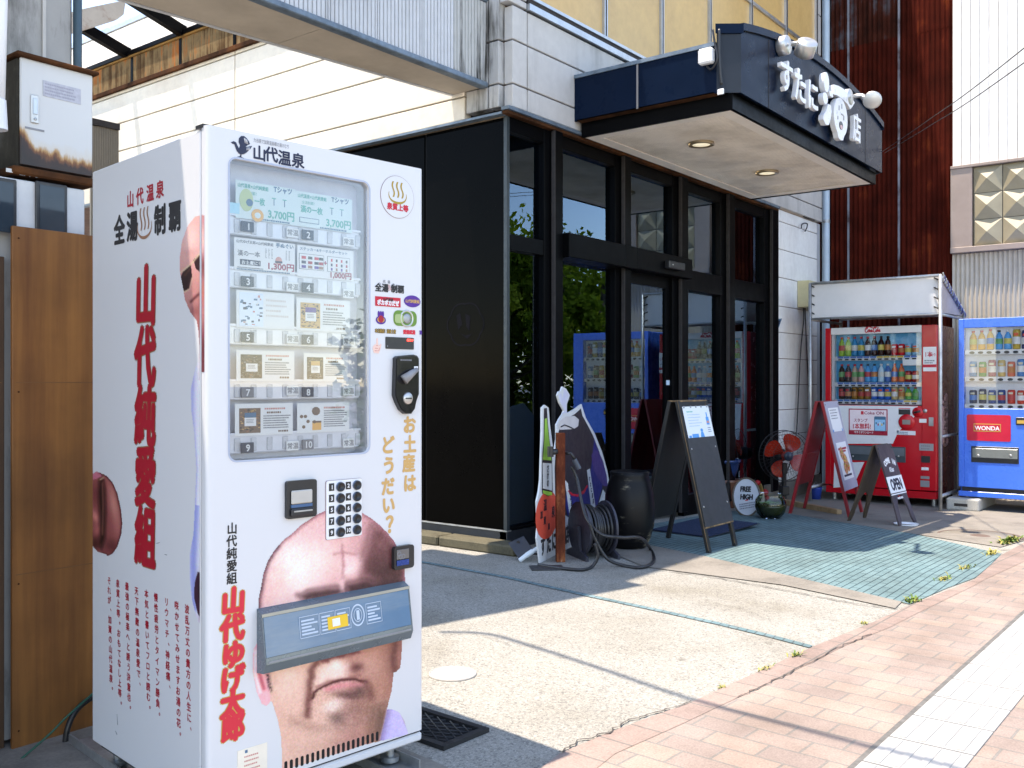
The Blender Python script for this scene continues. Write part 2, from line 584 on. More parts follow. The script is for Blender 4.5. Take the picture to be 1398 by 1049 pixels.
m_rust_gut = mat_rust('streaked_rusty_panel', [(0.30, (0.03, 0.018, 0.01)), (0.44, (0.10, 0.055, 0.025)), (0.52, (0.22, 0.15, 0.075)), (0.58, (0.34, 0.10, 0.02)), (0.70, (0.42, 0.33, 0.2))], 22, 0.9)
m_rust_dark = mat_rust('dark_rust', [(0.35, (0.02, 0.01, 0.006)), (0.5, (0.07, 0.03, 0.015)), (0.65, (0.16, 0.06, 0.02))], 6, 3)
m_taupe = M('taupe_metal', (0.32, 0.25, 0.21, 1), 0.5, 0, 0.12, 4)

# ================================================================== GROUND
bsurf = lambda: None
def big_ground():
    xs = [-300, -60, -20, -10, 1.0, 5.0, 20, 60, 300]
    ys = [-300, -60, -20, -4.62, 0, 10, 60, 300]
    b = MB()
    vs = [(x, y, gz(x) - 0.004) for y in ys for x in xs]
    n = len(xs)
    b.add(vs, [(j * n + i, j * n + i + 1, (j + 1) * n + i + 1, (j + 1) * n + i) for j in range(len(ys) - 1) for i in range(n - 1)], m_asph)
    return struct(b.build('ground'))
big_ground()
def trace(pts):
    return [(q.x, q.y) for q in (G(*p) for p in pts)]
BORDER = [(-9, -2.62), (-3.4, -2.56)] + trace([(764.3, 1030), (830.4, 1001.4), (944.5, 959.3), (1019.3, 925.2), (1108.4, 884.4), (1190, 851), (1241.9, 827), (1331, 791.7), (1368, 758), (1398, 741.6)]) + [(9.0, -3.0)]
struct(sheet('forecourt', [(9.0, 9.5), (-9, 9.5)] + BORDER, 0.0, m_agg))
EDGE2 = [(-9, -2.74), (-3.4, -2.70)] + trace([(840, 1030), (930, 990), (1008, 953), (1086, 916), (1153, 882.6), (1216, 856.6), (1256.7, 836), (1331, 799.5), (1398, 767.6)]) + [(9.0, -3.13)]
struct(sheet('paving_edge', BORDER + EDGE2[::-1], 0.003, m_brick2))
struct(sheet('brick_pavement', EDGE2 + [(9.0, -4.6), (-9, -4.6)], 0.0015, m_brick))
# ribbed blue apron in front of the door, with a concrete strip along it
AP = [G(*p) for p in [(960, 760), (1100, 792), (1231, 823)]] + [G(1241.9, 826), G(1290, 805), G(1331, 790), G(1350, 774), G(1367, 757), G(1249, 730), G(1071, 701)] + [Vector((3.5, -0.1, 0)), Vector((1.0, -0.1, 0))]
struct(sheet('tiled_apron', [(p.x, p.y) for p in AP], 0.004, m_tile))
A0, A1 = G(930, 765), G(1233, 830)
CS = [G(960, 760), G(1231, 823), G(1222, 832), G(1070, 800), G(880, 775)] + [Vector((0.75, -0.1, 0)), Vector((1.0, -0.1, 0))]
struct(sheet('concrete_strip', [(p.x, p.y) for p in CS], 0.006, m_conc))
CP = [G(1366, 748), G(1249, 730), G(1071, 701)] + [Vector((3.5, -0.1, 0)), Vector((3.5, 0.6, 0)), Vector((6.6, 0.6, 0)), Vector((6.6, -2.82, 0)), Vector((3.3, -2.82, 0))]
struct(sheet('concrete_pad', [(p.x, p.y) for p in CP], 0.0055, m_conc))
IN = [G(*p) for p in [(470, 756), (581, 770), (685, 789), (794, 813.6), (890, 834), (980, 854), (1050, 871), (1104.7, 885.5)]]
struct(sheet('inlaid_tile_line', [(p.x + 0.045, p.y) for p in IN] + [(p.x - 0.0, p.y) for p in IN[::-1]], 0.0042, m_inlay))
# tactile guide paving
def tactile():
    b = MB()
    base = Matrix.Translation((-1.517, -3.295, 0)) @ Matrix.Rotation(R(-1.0), 4, 'Z')
    for i in range(-14, 22):
        x0 = i * 0.272
        z = 0.004 + gz(-1.5 + x0)
        b.box(x0 + 0.006, x0 + 0.266, -0.274, -0.005, z - 0.003, z + 0.004, m_tact, 0.0015, base)
        for j in range(4):
            y = -0.045 - j * 0.061
            b.box(x0 + 0.015, x0 + 0.257, y - 0.012, y + 0.012, z + 0.0035, z + 0.0075, m_tact, 0.003, base)
    return struct(b.build('tactile_paving'))
tactile()
struct(sheet('tactile_joint', [(-6, -3.20), (6, -3.41), (6, -3.70), (-6, -3.49)], 0.0035, m_grout))

def crack(name, pts, wd, seed):
    rg = random.Random(seed)
    P_ = [G(*q) for q in pts]
    fine = []
    for i in range(len(P_) - 1):
        for k in range(7):
            q = P_[i].lerp(P_[i + 1], k / 7); fine.append(Vector((q.x + rg.uniform(-.009, .009), q.y + rg.uniform(-.009, .009), 0)))
    fine.append(P_[-1])
    L_, R_ = [], []
    for i, q in enumerate(fine):
        d = (fine[min(i + 1, len(fine) - 1)] - fine[max(i - 1, 0)]).normalized(); nrm = Vector((-d.y, d.x, 0)) * wd * rg.uniform(.3, 1)
        L_.append((q.x + nrm.x, q.y + nrm.y)); R_.append((q.x - nrm.x, q.y - nrm.y))
    b = MB()
    vs = [(x, y, gz(x) + .0068) for x, y in L_ + R_]; n = len(L_)
    b.add(vs, [(i, i + 1, i + 1 + n, i + n) for i in range(n - 1)], M('crack_dark', (0.06, 0.052, 0.045, 1), .95))
    return struct(b.build(name))
crack('joint_crack', [(893, 779), (960, 787), (1040, 801), (1110, 815), (1170, 826), (1226, 833)], .006, 1)
crack('ground_crack', [(764, 1030), (790, 1014), (830, 1002), (862, 985), (905, 973), (944, 959)], .005, 2)
crack('ground_crack', [(1008, 953), (1050, 934), (1086, 916), (1120, 899), (1153, 882), (1190, 867)], .0035, 3)
crack('ground_crack', [(600, 868), (640, 866), (668, 872), (700, 884)], .002, 4)
crack('ground_crack', [(930, 830), (975, 826), (1020, 834), (1052, 850)], .0015, 5)
def cover(name, label, p, r, mat, ring, inner=True):
    z = gz(p.x)
    t = thing(name, label, 'manhole cover', (p.x, p.y, z))
    b = MB(); b.lathe([(0, 0.006), (r * 0.93, 0.006), (r * 0.93, 0.001)], mat, n=40, cap=False)
    if inner:
        b.lathe([(0, 0.0085), (r * 0.22, 0.0085), (r * 0.24, 0.006)], ring, n=24, cap=False)
    b.build('lid', t)
    b = MB(); b.lathe([(r * 0.94, 0.001), (r * 0.94, 0.0075), (r, 0.0075), (r, 0.001)], ring, n=40, cap=False)
    b.build('rim', t)
    return t
cover('manhole_cover', 'small round white cover set in the sunlit forecourt', G(618, 921), 0.10, M('white_cover', (0.5, 0.495, 0.48, 1), 0.6), M('cover_rim', (0.35, 0.33, 0.3, 1), 0.7), False)
cover('manhole_cover', 'large round concrete manhole cover in front of the blue vending machine', G(1338, 732.5), 0.33, m_conc, M('rusty_rim', (0.12, 0.08, 0.06, 1), 0.8))

def grate():
    p = [G(*q) for q in [(606, 1026), (668, 1000), (590, 960)]]
    o = p[0]; ex = (p[1] - p[0]); ey = (p[2] - p[1])
    L, W = ex.length, ey.length * 1.5
    t = thing('drain_grate', 'dark steel mesh drain grate in the ground behind the white vending machine', 'drain grate', (o.x, o.y, 0), math.atan2(ex.y, ex.x))
    mg = M('grate_iron', (0.03, 0.03, 0.032, 1), 0.55, 0.4)
    b = MB()
    for q in ((0, L, 0, 0.025), (0, L, W - 0.025, W)):
        b.box(q[0], q[1], q[2], q[3], 0.001, 0.016, mg)
    b.box(0, 0.025, 0.025, W - 0.025, 0.001, 0.016, mg); b.box(L - 0.025, L, 0.025, W - 0.025, 0.001, 0.016, mg)
    b.build('rim', t)
    b = MB()
    n = 16
    for i in range(-n, n):
        for sgn in (1, -1):
            pts = []
            for k in range(25):
                y = 0.03 + (W - 0.06) * k / 24
                x = i * 0.035 + sgn * (y * 0.55) + (0 if sgn > 0 else L * 0.5)
                if 0.03 <= x <= L - 0.03:
                    pts.append((x, y, 0.011 + (0.0012 if sgn > 0 else -0.0012)))
            if len(pts) > 1:
                b.tube([pts[0], pts[-1]], 0.003, mg, 4)
    b.build('mesh', t)
    b = MB(); b.box(0.026, L - 0.026, 0.026, W - 0.026, 0.0012, 0.003, M('pit_dark', (0.006, 0.006, 0.007, 1), 0.9)); b.build('pit', t)
grate()

# weeds along the edge of the paving
m_weed = [M('weed_green', (0.10, 0.17, 0.025, 1), 0.7, 0, 0.4, 30), M('weed_dry', (0.33, 0.29, 0.07, 1), 0.8, 0, 0.4, 30)]
def weed(px, py, s, n, label, dry=0.3, sp=1.0):
    p = G(px, py)
    b = MB()
    rnd = random.Random(int(px * 7 + py))
    for i in range(n):
        a = rnd.uniform(0, 6.283); L = s * rnd.uniform(0.35, 1); wd = s * rnd.uniform(0.05, 0.13)
        bx, by = rnd.gauss(0, s * 0.5 * sp), rnd.gauss(0, s * 0.22)
        d = Vector((math.cos(a), math.sin(a), 0)); sd = Vector((-d.y, d.x, 0)) * wd
        o = Vector((bx, by, 0.0)); up = rnd.uniform(0.3, 1.0)
        m1 = o + d * L * 0.4 + Vector((0, 0, L * up * 0.6)); e = o + d * L * 0.8 + Vector((0, 0, L * up * 0.7))
        b.add([o - sd * .4, o + sd * .4, m1 + sd, m1 - sd, e], [(0, 1, 2, 3), (3, 2, 4)], m_weed[1 if rnd.random() < dry else 0])
    o = b.build('weed', None, (p.x, p.y, gz(p.x)), (0, 0, math.atan2(-0.1, 1)))
    tag(o, label, 'weed', 'weeds along the edge of the paving')
weed(1246, 822, 0.055, 70, 'leafy green weed where the blue tiles meet the brick pavement', 0.25)
weed(1378, 741, 0.10, 130, 'widest patch of weeds at the far corner of the blue tiles', 0.35, 2.0)
weed(1355, 757, 0.06, 70, 'yellowed weeds just left of the widest weed patch', 0.7, 1.6)
weed(1318, 777, 0.05, 60, 'thin yellow weeds halfway along the blue tile edge', 0.75, 2.2)
weed(1290, 792, 0.05, 60, 'short weed tuft on the curved edge of the blue tiles', 0.5, 1.6)
weed(1180, 852, 0.03, 30, 'tiny tuft in the joint between aggregate concrete and brick', 0.6)
weed(1087, 896, 0.035, 40, 'small green tuft below the end of the blue inlaid line', 0.3)
weed(1045, 914, 0.03, 30, 'sparse dry weed line in the joint left of the blue inlaid line', 0.8, 2)
weed(985, 940, 0.025, 30, 'little yellow weed nearest the overhead cable shadow', 0.7)
weed(925, 772, 0.02, 12, 'dry scrap of leaves beside the black sandwich board foot', 1.0)

# ================================================================== SHOP BUILDING
shop = thing('shop_building', 'two storey liquor shop with black glazed ground floor and pale panels above', 'shop', (0, 0, 0))
ZG = 3.17      # top of the glazed ground floor
XE = 4.92      # right end of the glazed front
def plank_wall(b, axis, a0, a1, joints, z0, z1, vj, d0, d1, mat, gap=0.008, dirty=None):
    """panels with open joints; axis 'x' = along x at y d0..d1, axis 'y' = along y at x d0..d1"""
    zs = [z0] + joints + [z1]; vs = [a0] + vj + [a1]
    for i in range(len(zs) - 1):
        for j in range(len(vs) - 1):
            mm = dirty(i, j) if dirty else mat
            q = (vs[j] + gap / 2, vs[j + 1] - gap / 2); z = (zs[i] + gap / 2, zs[i + 1] - gap / 2)
            if axis == 'x':
                b.box(q[0], q[1], d0, d1, z[0], z[1], mm, 0.004)
            else:
                b.box(d0, d1, q[0], q[1], z[0], z[1], mm, 0.004)
# core volumes (dark backing that fills the joints)
b = MB()
b.box(0.03, 3.0, 0.03, 2.2, 3.25, 7.15, m_brown_gap)
b.box(3.0, 6.28, 0.03, 6, 3.25, 11.6, m_brown_gap)  # right part raised out of view to shade the rusty wall
b.box(0.03, 3.0, 2.2, 9, 3.25, 4.95, m_brown_gap)
b.box(0.0, 6.3, 0.0, 6, 11.6, 11.75, m_panel) if False else None
b.build('wall_core', shop)
b = MB()
# pale panels between the glazing and the first floor window (facing the street)
JZ = [3.393, 3.712]
plank_wall(b, 'x', 0.0, 6.30, JZ, 3.22, 3.965, [0.185], -0.05, 0.03, m_panel, 0.012, lambda i, j: m_panel_dirty if (i == 0 and j == 2) else m_panel)
plank_wall(b, 'x', -0.05, 0.18, [4.03, 4.35, 4.67, 4.99, 5.31, 5.63, 5.95, 6.27, 6.6], 3.972, 7.15, [], -0.05, 0.03, m_panel, 0.012)
plank_wall(b, 'x', 6.13, 6.32, [4.35, 4.8, 5.3, 5.8, 6.27], 3.972, 11.6, [], -0.03, 0.03, m_panel, 0.012)
b.box(0.18, 6.13, -0.03, 0.03, 6.52, 7.15, m_panel)
b.box(3.0, 6.13, -0.03, 0.03, 7.15, 11.6, m_panel)
b.box(-0.03, 3.0, -0.06, 2.2, 7.15, 7.22, m_alu)
b.box(3.0, 6.34, -0.06, 6.0, 11.6, 11.68, m_alu)
b.prism([(-2.0, -0.055), (-0.035, -0.055), (-0.035, 1.0), (-2.0, 1.0)], 7.151, 7.215, m_alu, axis='z'); b.build('street_wall', shop)  # last slab: overhang added out of view to shade the ground by the corner
b = MB()
# side wall: cream siding in the carport, dirty grey where it turns the corner
SZ = [3.36, 3.672, 3.965, 4.27, 4.59]
plank_wall(b, 'y', 0.36, 9.0, SZ, 3.185, 4.97, [3.18, 6.4], -0.045, 0.03, m_cream, 0.012)
plank_wall(b, 'y', 0.03, 0.352, [3.393, 3.712, 4.03, 4.35, 4.67, 4.99], 3.22, 7.15, [0.135], -0.05, 0.03, m_panel_dirty, 0.012)
plank_wall(b, 'y', 0.36, 2.2, [5.3, 5.6, 5.95, 6.3, 6.6], 4.985, 7.15, [], -0.045, 0.03, m_cream, 0.012)
b.box(-0.06, 3.0, 2.2, 9.05, 4.97, 5.02, m_alu)
b.build('side_wall', shop)
# metal flashing over the glazing
b = MB()
b.box(-0.065, XE, -0.07, 0.0, 3.19, 3.215, m_alu_blue)
b.box(-0.055, XE, -0.05, 0.0, 3.165, 3.187, m_rust_dark)
b.box(-0.065, -0.002, 0.0, 9.0, 3.165, 3.182, m_alu_blue)
b.build('flashing', shop)
# black panelled flank with plinth
b = MB()
b.box(0.012, 0.06, 0.03, 0.805, 0.145, 3.16, m_blackpanel)
b.box(0.012, 0.06, 0.83, 4.5, 0.145, 3.16, m_blackpanel)
b.box(0.02, 0.07, 0.803, 0.832, 0.145, 3.16, m_black)
b.build('black_flank', shop)
b = MB(); b.box(-0.002, 0.03, -0.002, 0.028, 0.145, 3.165, M('corner_trim', (0.035, 0.045, 0.05, 1), 0.4, 0.3)); b.build('corner_trim', shop)
m_plinth = M('dark_plinth', (0.018, 0.022, 0.03, 1), 0.5, 0, 0.3, 4)
b = MB(); b.box(0.018, 0.08, 0.02, 4.5, 0.0, 0.135, m_plinth); b.box(0.004, 0.06, 0.004, 4.5, 0.133, 0.143, m_steel)
b.box(0.018, 0.66, 0.012, 0.08, 0.0, 0.135, m_plinth); b.build('plinth', shop)
# faint flower crest on the flank
def crest():
    b = MB(); m_cr = M('crest_print', (0.006, 0.0055, 0.008, 1), 0.3, 0, .1, 6, 0.03)
    q = [onX(634, 443, 0.0)]
    cy_, cz_ = q[0].y, q[0].z
    def xf(u, v): return (0.0105, cy_ - u, cz_ + v)
    out, inn = [], []
    for k in range(72):
        a = 2 * math.pi * k / 72
        r = 0.172 + 0.016 * abs(math.cos(3 * a))
        out.append(xf(r * math.cos(a), r * math.sin(a) * 0.92)); inn.append(xf((r - .012) * math.cos(a), (r - .012) * math.sin(a) * 0.92))
    b.add(out + inn, [(k, (k + 1) % 72, (k + 1) % 72 + 72, k + 72) for k in range(72)], m_cr)
    for pts in ([(-.09, .07), (-.05, .09), (-.03, .0), (-.07, -.04)], [(.0, .08), (.05, .06), (.04, -.05), (.01, -.02)], [(-.06, -.06), (.02, -.11), (.07, -.07), (.0, -.085)]):
        b.add([xf(*p) for p in pts], [(3, 2, 1, 0)], m_cr)
    b.build('crest', shop)
crest()
# ---- glazed front: mullions (x0, x1), transoms
MUL = [(0.455, 0.645), (1.485, 1.675), (2.50, 2.73), (3.52, 3.77), (4.62, XE)]
b = MB()
for i, (a, q) in enumerate(MUL):
    b.box(a, a + (q - a) * 0.42, -0.005, 0.10, 0.0, 3.165, m_black, 0.003)
    b.box(a + (q - a) * 0.42, q, -0.05, 0.10, 0.0, 3.165, m_black, 0.003)
    b.box(a + (q - a) * 0.42 - 0.004, a + (q - a) * 0.42 + 0.004, -0.052, -0.02, 0.0, 3.16, m_gap)
b.build('mullion', shop)
b = MB(); b.box(0.03, 0.455, 0.0, 0.09, 2.195, 2.31, m_black, 0.003); b.build('transom', shop)
b = MB()
b.box(0.645, 1.485, -0.11, 0.09, 2.195, 2.385, m_black, 0.006)
b.box(1.485, 1.675, -0.11, -0.052, 2.195, 2.385, m_black, 0.006)
b.box(1.675, 2.70, -0.11, 0.09, 2.20, 2.385, m_black, 0.006)
b.build('transom', shop); b = MB()
b.box(2.73, 3.52, -0.02, 0.09, 2.11, 2.305, m_black, 0.003); b.build('transom', shop); b = MB()
b.box(3.77, 4.62, -0.02, 0.09, 2.11, 2.305, m_black, 0.003)
b.build('transom', shop); b = MB()
b.box(0.03, XE, 0.0, 0.09, 3.06, 3.165, m_black, 0.003)
b.build('transom', shop)
for q in ((0.645, 1.485, 0.0, 0.1), (2.73, 3.52, -0.12, 0.14), (3.77, 4.62, -0.12, 0.14), (0.03, 0.455, 0.145, 0.16)):
    b = MB(); b.box(q[0], q[1], 0.0, 0.09, q[2], q[3], m_black); b.build('bottom_rail', shop)
b = MB(); b.box(2.15, 2.45, -0.165, -0.111, 2.25, 2.32, m_dark, 0.008); b.box(2.2, 2.22, -0.168, -0.164, 2.28, 2.29, m_chrome); b.build('door_sensor', shop)
panes = [(0.03, 0.455, 0.16, 2.195), (0.03, 0.455, 2.31, 3.06), (0.645, 1.485, 0.1, 2.195), (0.645, 1.485, 2.385, 3.06), (1.675, 2.50, 2.385, 3.06),
         (2.73, 3.52, 0.14, 2.11), (2.73, 3.52, 2.305, 3.06), (3.77, 4.62, 0.14, 2.11), (3.77, 4.62, 2.305, 3.06)]
for (x0, x1, z0, z1) in panes:
    clean('window_pane', lambda b: b.box(x0, x1, 0.045, 0.051, z0, z1, m_glass), shop)
# sliding door
d = MB()
d.box(1.675, 1.735, 0.03, 0.07, 0.0, 2.2, m_black); d.box(2.43, 2.50, 0.03, 0.07, 0.0, 2.2, m_black)
d.box(1.735, 2.43, 0.03, 0.07, 2.10, 2.2, m_black); d.box(1.735, 2.43, 0.03, 0.07, 0.0, 0.09, m_black)
door = d.build('sliding_door', shop)
clean('door_pane', lambda b: b.box(1.735, 2.43, 0.047, 0.053, 0.09, 2.10, m_glass), door)
clean('door_sticker', lambda b: b.box(2.44, 2.50, 0.026, 0.0295, 1.20, 1.245, M('pale_blue_label', (0.5, 0.65, 0.8, 1), 0.5)), door)
# first floor window
b = MB()
b.box(0.18, 6.13, -0.075, -0.031, 3.972, 4.02, m_alu); b.box(0.18, 6.13, -0.06, -0.031, 4.02, 4.06, m_gap); b.box(0.18, 6.13, -0.07, -0.031, 4.06, 4.085, m_alu)
for x in (0.18, 1.24, 2.20, 3.17, 4.152, 5.12, 6.08):
    b.box(x - 0.025, x + 0.025, -0.07, -0.031, 4.085, 6.5, m_alu); b.box(x - 0.006, x + 0.006, -0.073, -0.069, 4.085, 6.5, m_gap)
for q in [(0.205, 1.215), (1.265, 2.175), (2.225, 3.145), (3.195, 4.127), (4.177, 5.095), (5.145, 6.055)]:
    b.box(q[0], q[1], -0.068, -0.031, 5.27, 5.31, m_alu)
b.build('upper_window_frame', shop)
for q in [(0.205, 1.215), (1.265, 2.175), (2.225, 3.145), (3.195, 4.127), (4.177, 5.095), (5.145, 6.055)]:
    clean('upper_window', lambda b: (b.box(q[0], q[1], -0.045, -0.0305, 4.085, 5.27, m_yellow), b.box(q[0], q[1], -0.045, -0.0305, 5.31, 6.5, m_yellow)), shop)
# white tiled wall right of the glazing
b = MB()
plank_wall(b, 'x', XE + 0.002, 6.30, [0.35, 0.62, 0.91, 1.20, 1.50, 1.80, 2.10, 2.43, 2.755, 3.073], 0.08, 3.21, [], -0.012, 0.05, m_white_tile, 0.007)
b.box(XE + 0.01, 6.29, 0.0, 0.06, 0.0, 3.2, m_brown_gap)
b.box(6.22, 6.31, -0.018, -0.013, 0.1, 3.2, M('grey_edge', (0.42, 0.43, 0.45, 1), 0.6))
b.build('tiled_wall', shop)
clean('stone_base', lambda b: b.box(XE - 0.3, 6.31, -0.03, 0.1, -0.13, 0.085, m_conc), shop)
# inside of the shop
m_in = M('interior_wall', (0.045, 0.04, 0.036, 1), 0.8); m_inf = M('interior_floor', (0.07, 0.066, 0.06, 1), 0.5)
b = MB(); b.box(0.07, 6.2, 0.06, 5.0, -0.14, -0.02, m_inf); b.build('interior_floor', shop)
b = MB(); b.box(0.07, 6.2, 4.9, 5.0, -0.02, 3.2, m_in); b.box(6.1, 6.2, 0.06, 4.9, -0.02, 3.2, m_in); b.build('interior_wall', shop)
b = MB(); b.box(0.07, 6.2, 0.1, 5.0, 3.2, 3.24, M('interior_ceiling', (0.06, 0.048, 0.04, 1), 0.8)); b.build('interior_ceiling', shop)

# kerb stones under the flank
k = thing('kerb_stone', 'mossy concrete kerb at the foot of the black wall', 'kerb', (0, 0, 0))
b = MB()
for (y0, y1) in ((-0.20, 0.52), (0.53, 1.25), (1.26, 2.0)):
    b.box(-0.17, 0.016, y0, y1, 0.0, 0.075, mat_concrete('mossy_concrete', (0.10, 0.088, 0.055), 0.4, 9) if 'mossy' not in MATS else MATS['mossy'], 0.012)
    MATS['mossy'] = bpy.data.materials['mossy_concrete']
b.build('block', k)

# things inside the shop seen through the glass
def counter():
    t = thing('shop_counter', 'wood panelled counter standing inside the glass door', 'counter', (2.0, 0.85, 0))
    m_w = mat_wood('grey_brown_plank', (0.11, 0.085, 0.06), (0.23, 0.18, 0.13), 6, 0.7)
    b = MB()
    for i in range(10):
        b.box(-0.25 + i * 0.16, -0.25 + i * 0.16 + 0.156, 0, 0.5, -0.02, 0.72, m_w)
    b.build('front', t)
    b = MB(); b.box(-0.28, 1.4, -0.03, 0.6, 0.72, 0.95, m_w, 0.01); b.build('top', t)
counter()
def bottle_things():
    cols = [(0.10, 0.02, 0.02), (0.02, 0.05, 0.10), (0.02, 0.07, 0.04), (0.12, 0.07, 0.02), (0.25, 0.3, 0.33)]
    labs = ['dark red', 'blue', 'green', 'amber', 'pale frosted']
    for i in range(10):
        col = cols[i % 5]
        t = thing('sake_bottle', ('left' if i < 5 else 'right') + ' one of two ' + labs[i % 5] + ' sake bottles tilted on the counter behind the glass door', 'bottle', (1.85 + i * 0.125, 1.0, 0.97), 0, 'bottles on the shop counter')
        b = MB(); b.lathe([(0, 0), (0.04, 0), (0.042, 0.17), (0.016, 0.24), (0.014, 0.30)], M('bottle_' + labs[i % 5].replace(' ', '_'), (*col, 1), 0.12), axis=(0, 0.5, 0.85), n=14)
        b.build('glass', t)
        b = MB(); b.lathe([(0.0435, 0.04), (0.0435, 0.13)], M('bottle_label', (0.6, 0.58, 0.5, 1), 0.6), axis=(0, 0.5, 0.85), n=14, cap=False); b.build('label', t)
bottle_things()
for (px, py, lab, r) in ((785, 305, 'round white bulb glowing inside the upper window', 0.035), (737, 309, 'small warm lantern glowing behind the leftmost upper pane', 0.03), (857.5, 351, 'small warm lantern glowing just above the sliding door', 0.03)):
    p = onY(px, py, 1.6)
    t = thing('pendant_lamp', lab, 'lamp', p)
    b = MB()
    if r > 0.032:
        b.lathe([(0, -0.03), (0.022, -0.022), (0.03, 0), (0.022, 0.022), (0, 0.03)], EMIT('white_bulb', (1, 0.97, 0.9, 1), 6), n=14)
    else:
        b.lathe([(0.018, -0.05), (0.03, 0.0), (0.03, 0.04)], EMIT('warm_lantern', (1, 0.55, 0.22, 1), 3), n=10)
    b.build('bulb', t)
    b = MB(); b.tube([(0, 0, 0.03), (0, 0, 3.2 - p.z)], 0.005, m_dark, 6); b.build('cord', t)
    pld = bpy.data.lights.new('lamp_light', 'POINT'); pld.energy = 30; pld.color = (1, .8, .58); pld.shadow_soft_size = .05
    plo = bpy.data.objects.new('lamp_light', pld); COL.objects.link(plo); plo.parent = t; plo.location = (0, 0, -.12)

# ================================================================== ENTRANCE CANOPY
can = thing('entrance_canopy', 'navy entrance canopy with arched top edge and white raised lettering', 'canopy', (0, 0, 0))
X0, X1, YF, ZB = 0.80, 4.27, -1.41, 3.285
YC, XC = YF + 0.14, X0 + 0.10         # chamfered corners
def arch(x):
    t = (x - (X0 + X1) / 2) / ((X1 - X0) / 2)
    return 3.70 + 0.195 * (1 - t * t)
b = MB()
xs = [XC + (X1 - 0.10 - XC) * k / 30 for k in range(31)]
front = [(x, ZB) for x in (xs[0], xs[-1])] + [(x, arch(x)) for x in reversed(xs)]
b.prism(front, YF, YF + 0.02, m_navy)
for xj in (1.39, 3.66):      # panel joints
    b.box(xj - 0.004, xj + 0.004, YF - 0.002, YF + 0.001, ZB, arch(xj) - 0.01, m_gap)
# arched cap
for i in range(30):
    xa, xb = xs[i], xs[i + 1]
    b.add([(xa, YF - 0.02, arch(xa) + .002), (xb, YF - 0.02, arch(xb) + .002), (xb, YF + 0.14, arch(xb) + .01), (xa, YF + 0.14, arch(xa) + .01),
           (xa, YF - 0.02, arch(xa) + 0.055), (xb, YF - 0.02, arch(xb) + 0.055), (xb, YF + 0.14, arch(xb) + 0.06), (xa, YF + 0.14, arch(xa) + 0.06)],
          [(3, 2, 1, 0), (4, 5, 6, 7), (0, 1, 5, 4), (2, 3, 7, 6)], m_navy)
b.build('front_fascia', can)
b = MB()
zl = arch(XC)
b.prism([(XC, YF), (XC, YF + 0.02), (X0 + 0.02, YC), (X0, YC)], ZB, zl - 0.02, m_navy_lt, axis='z')
b.prism([(XC, YF - 0.02), (XC + 0.02, YF + 0.1), (X0 + 0.1, YC), (X0 - 0.02, YC)], zl - 0.018, zl + 0.05, m_navy, axis='z')
b.build('corner_facet', can); b = MB()
b.prism([(X1 - 0.10, YF), (X1, YC), (X1 - 0.02, YC), (X1 - 0.10, YF + 0.02)], ZB, zl - 0.02, m_navy_lt, axis='z')
b.prism([(X1 - 0.10, YF - 0.02), (X1 + 0.02, YC), (X1 - 0.1, YC), (X1 - 0.12, YF + 0.1)], zl - 0.018, zl + 0.05, m_navy, axis='z')
b.build('corner_facet', can)
b = MB()
for xa_ in (X1 - 0.02, X0):
    b = MB(); b.box(xa_, xa_ + 0.02, YC, -0.052, ZB, 3.62, m_navy); xc_ = xa_ + .01 + (.016 if xa_ == X0 else -.016)
    b.box(xc_ - .036, xc_ + .036, YC + 0.01, -0.052, 3.622, 3.65, m_alu_blue)
    if xa_ != X0: b.build('side_fascia', can)
b.box(X0 - 0.003, X0, -0.63, -0.615, ZB, 3.62, M('pale_seam', (0.25, 0.23, 0.22, 1), 0.6))
b.build('side_fascia', can)
b = MB(); b.box(X0 + 0.06, X1 - 0.06, YC + 0.05, -0.055, 3.58, 3.61, m_alu_blue); b.build('roof', can)
# lower frame and soffit, set in from the fascia
b = MB()
SX0, SX1, SY = 0.87, 4.14, YF + 0.05
b.box(SX0, SX1, SY, SY + 0.03, 3.172, ZB - 0.002, m_black); b.box(SX0, SX0 + 0.03, SY + 0.03, -0.072, 3.172, ZB - 0.002, m_black); b.box(SX1 - 0.03, SX1, SY + 0.03, -0.072, 3.172, ZB - 0.002, m_black)
b.box(X0, X1, YC + 0.02, -0.072, ZB - 0.001, ZB + 0.01, m_rust_dark)
b.build('lower_frame', can)
b = MB(); b.box(SX0 + 0.032, SX1 - 0.032, SY + 0.032, -0.074, 3.185, 3.215, m_soffit); b.build('soffit', can)
b = MB()
tw = 0.11
b.box(SX0 + 0.033, SX1 - 0.033, SY + 0.033, SY + 0.033 + tw, 3.178, 3.184, m_soffit_trim); b.box(SX0 + 0.033, SX1 - 0.033, -0.075 - tw, -0.075, 3.178, 3.184, m_soffit_trim)
b.box(SX0 + 0.033, SX0 + 0.033 + tw, SY + 0.034 + tw, -0.076 - tw, 3.178, 3.184, m_soffit_trim); b.box(SX1 - 0.033 - tw, SX1 - 0.033, SY + 0.034 + tw, -0.076 - tw, 3.178, 3.184, m_soffit_trim)
b.build('soffit_trim', can)
for x, y in ((1.66, -0.72), (3.0, -0.72)):
    b = MB(); b.lathe([(0.075, 3.165), (0.105, 3.165), (0.105, 3.184)], M('brass_ring', (0.35, 0.27, 0.16, 1), 0.35, 0.6), (x, y, 0), 28, cap=False)
    dl = b.build('downlight', can)
    b = MB(); b.lathe([(0, 3.172), (0.074, 3.170), (0.075, 3.184)], EMIT('lamp_lens', (0.95, 0.90, 0.68, 1), 0.16), (x, y, 0), 28, cap=False); b.build('lens', dl)
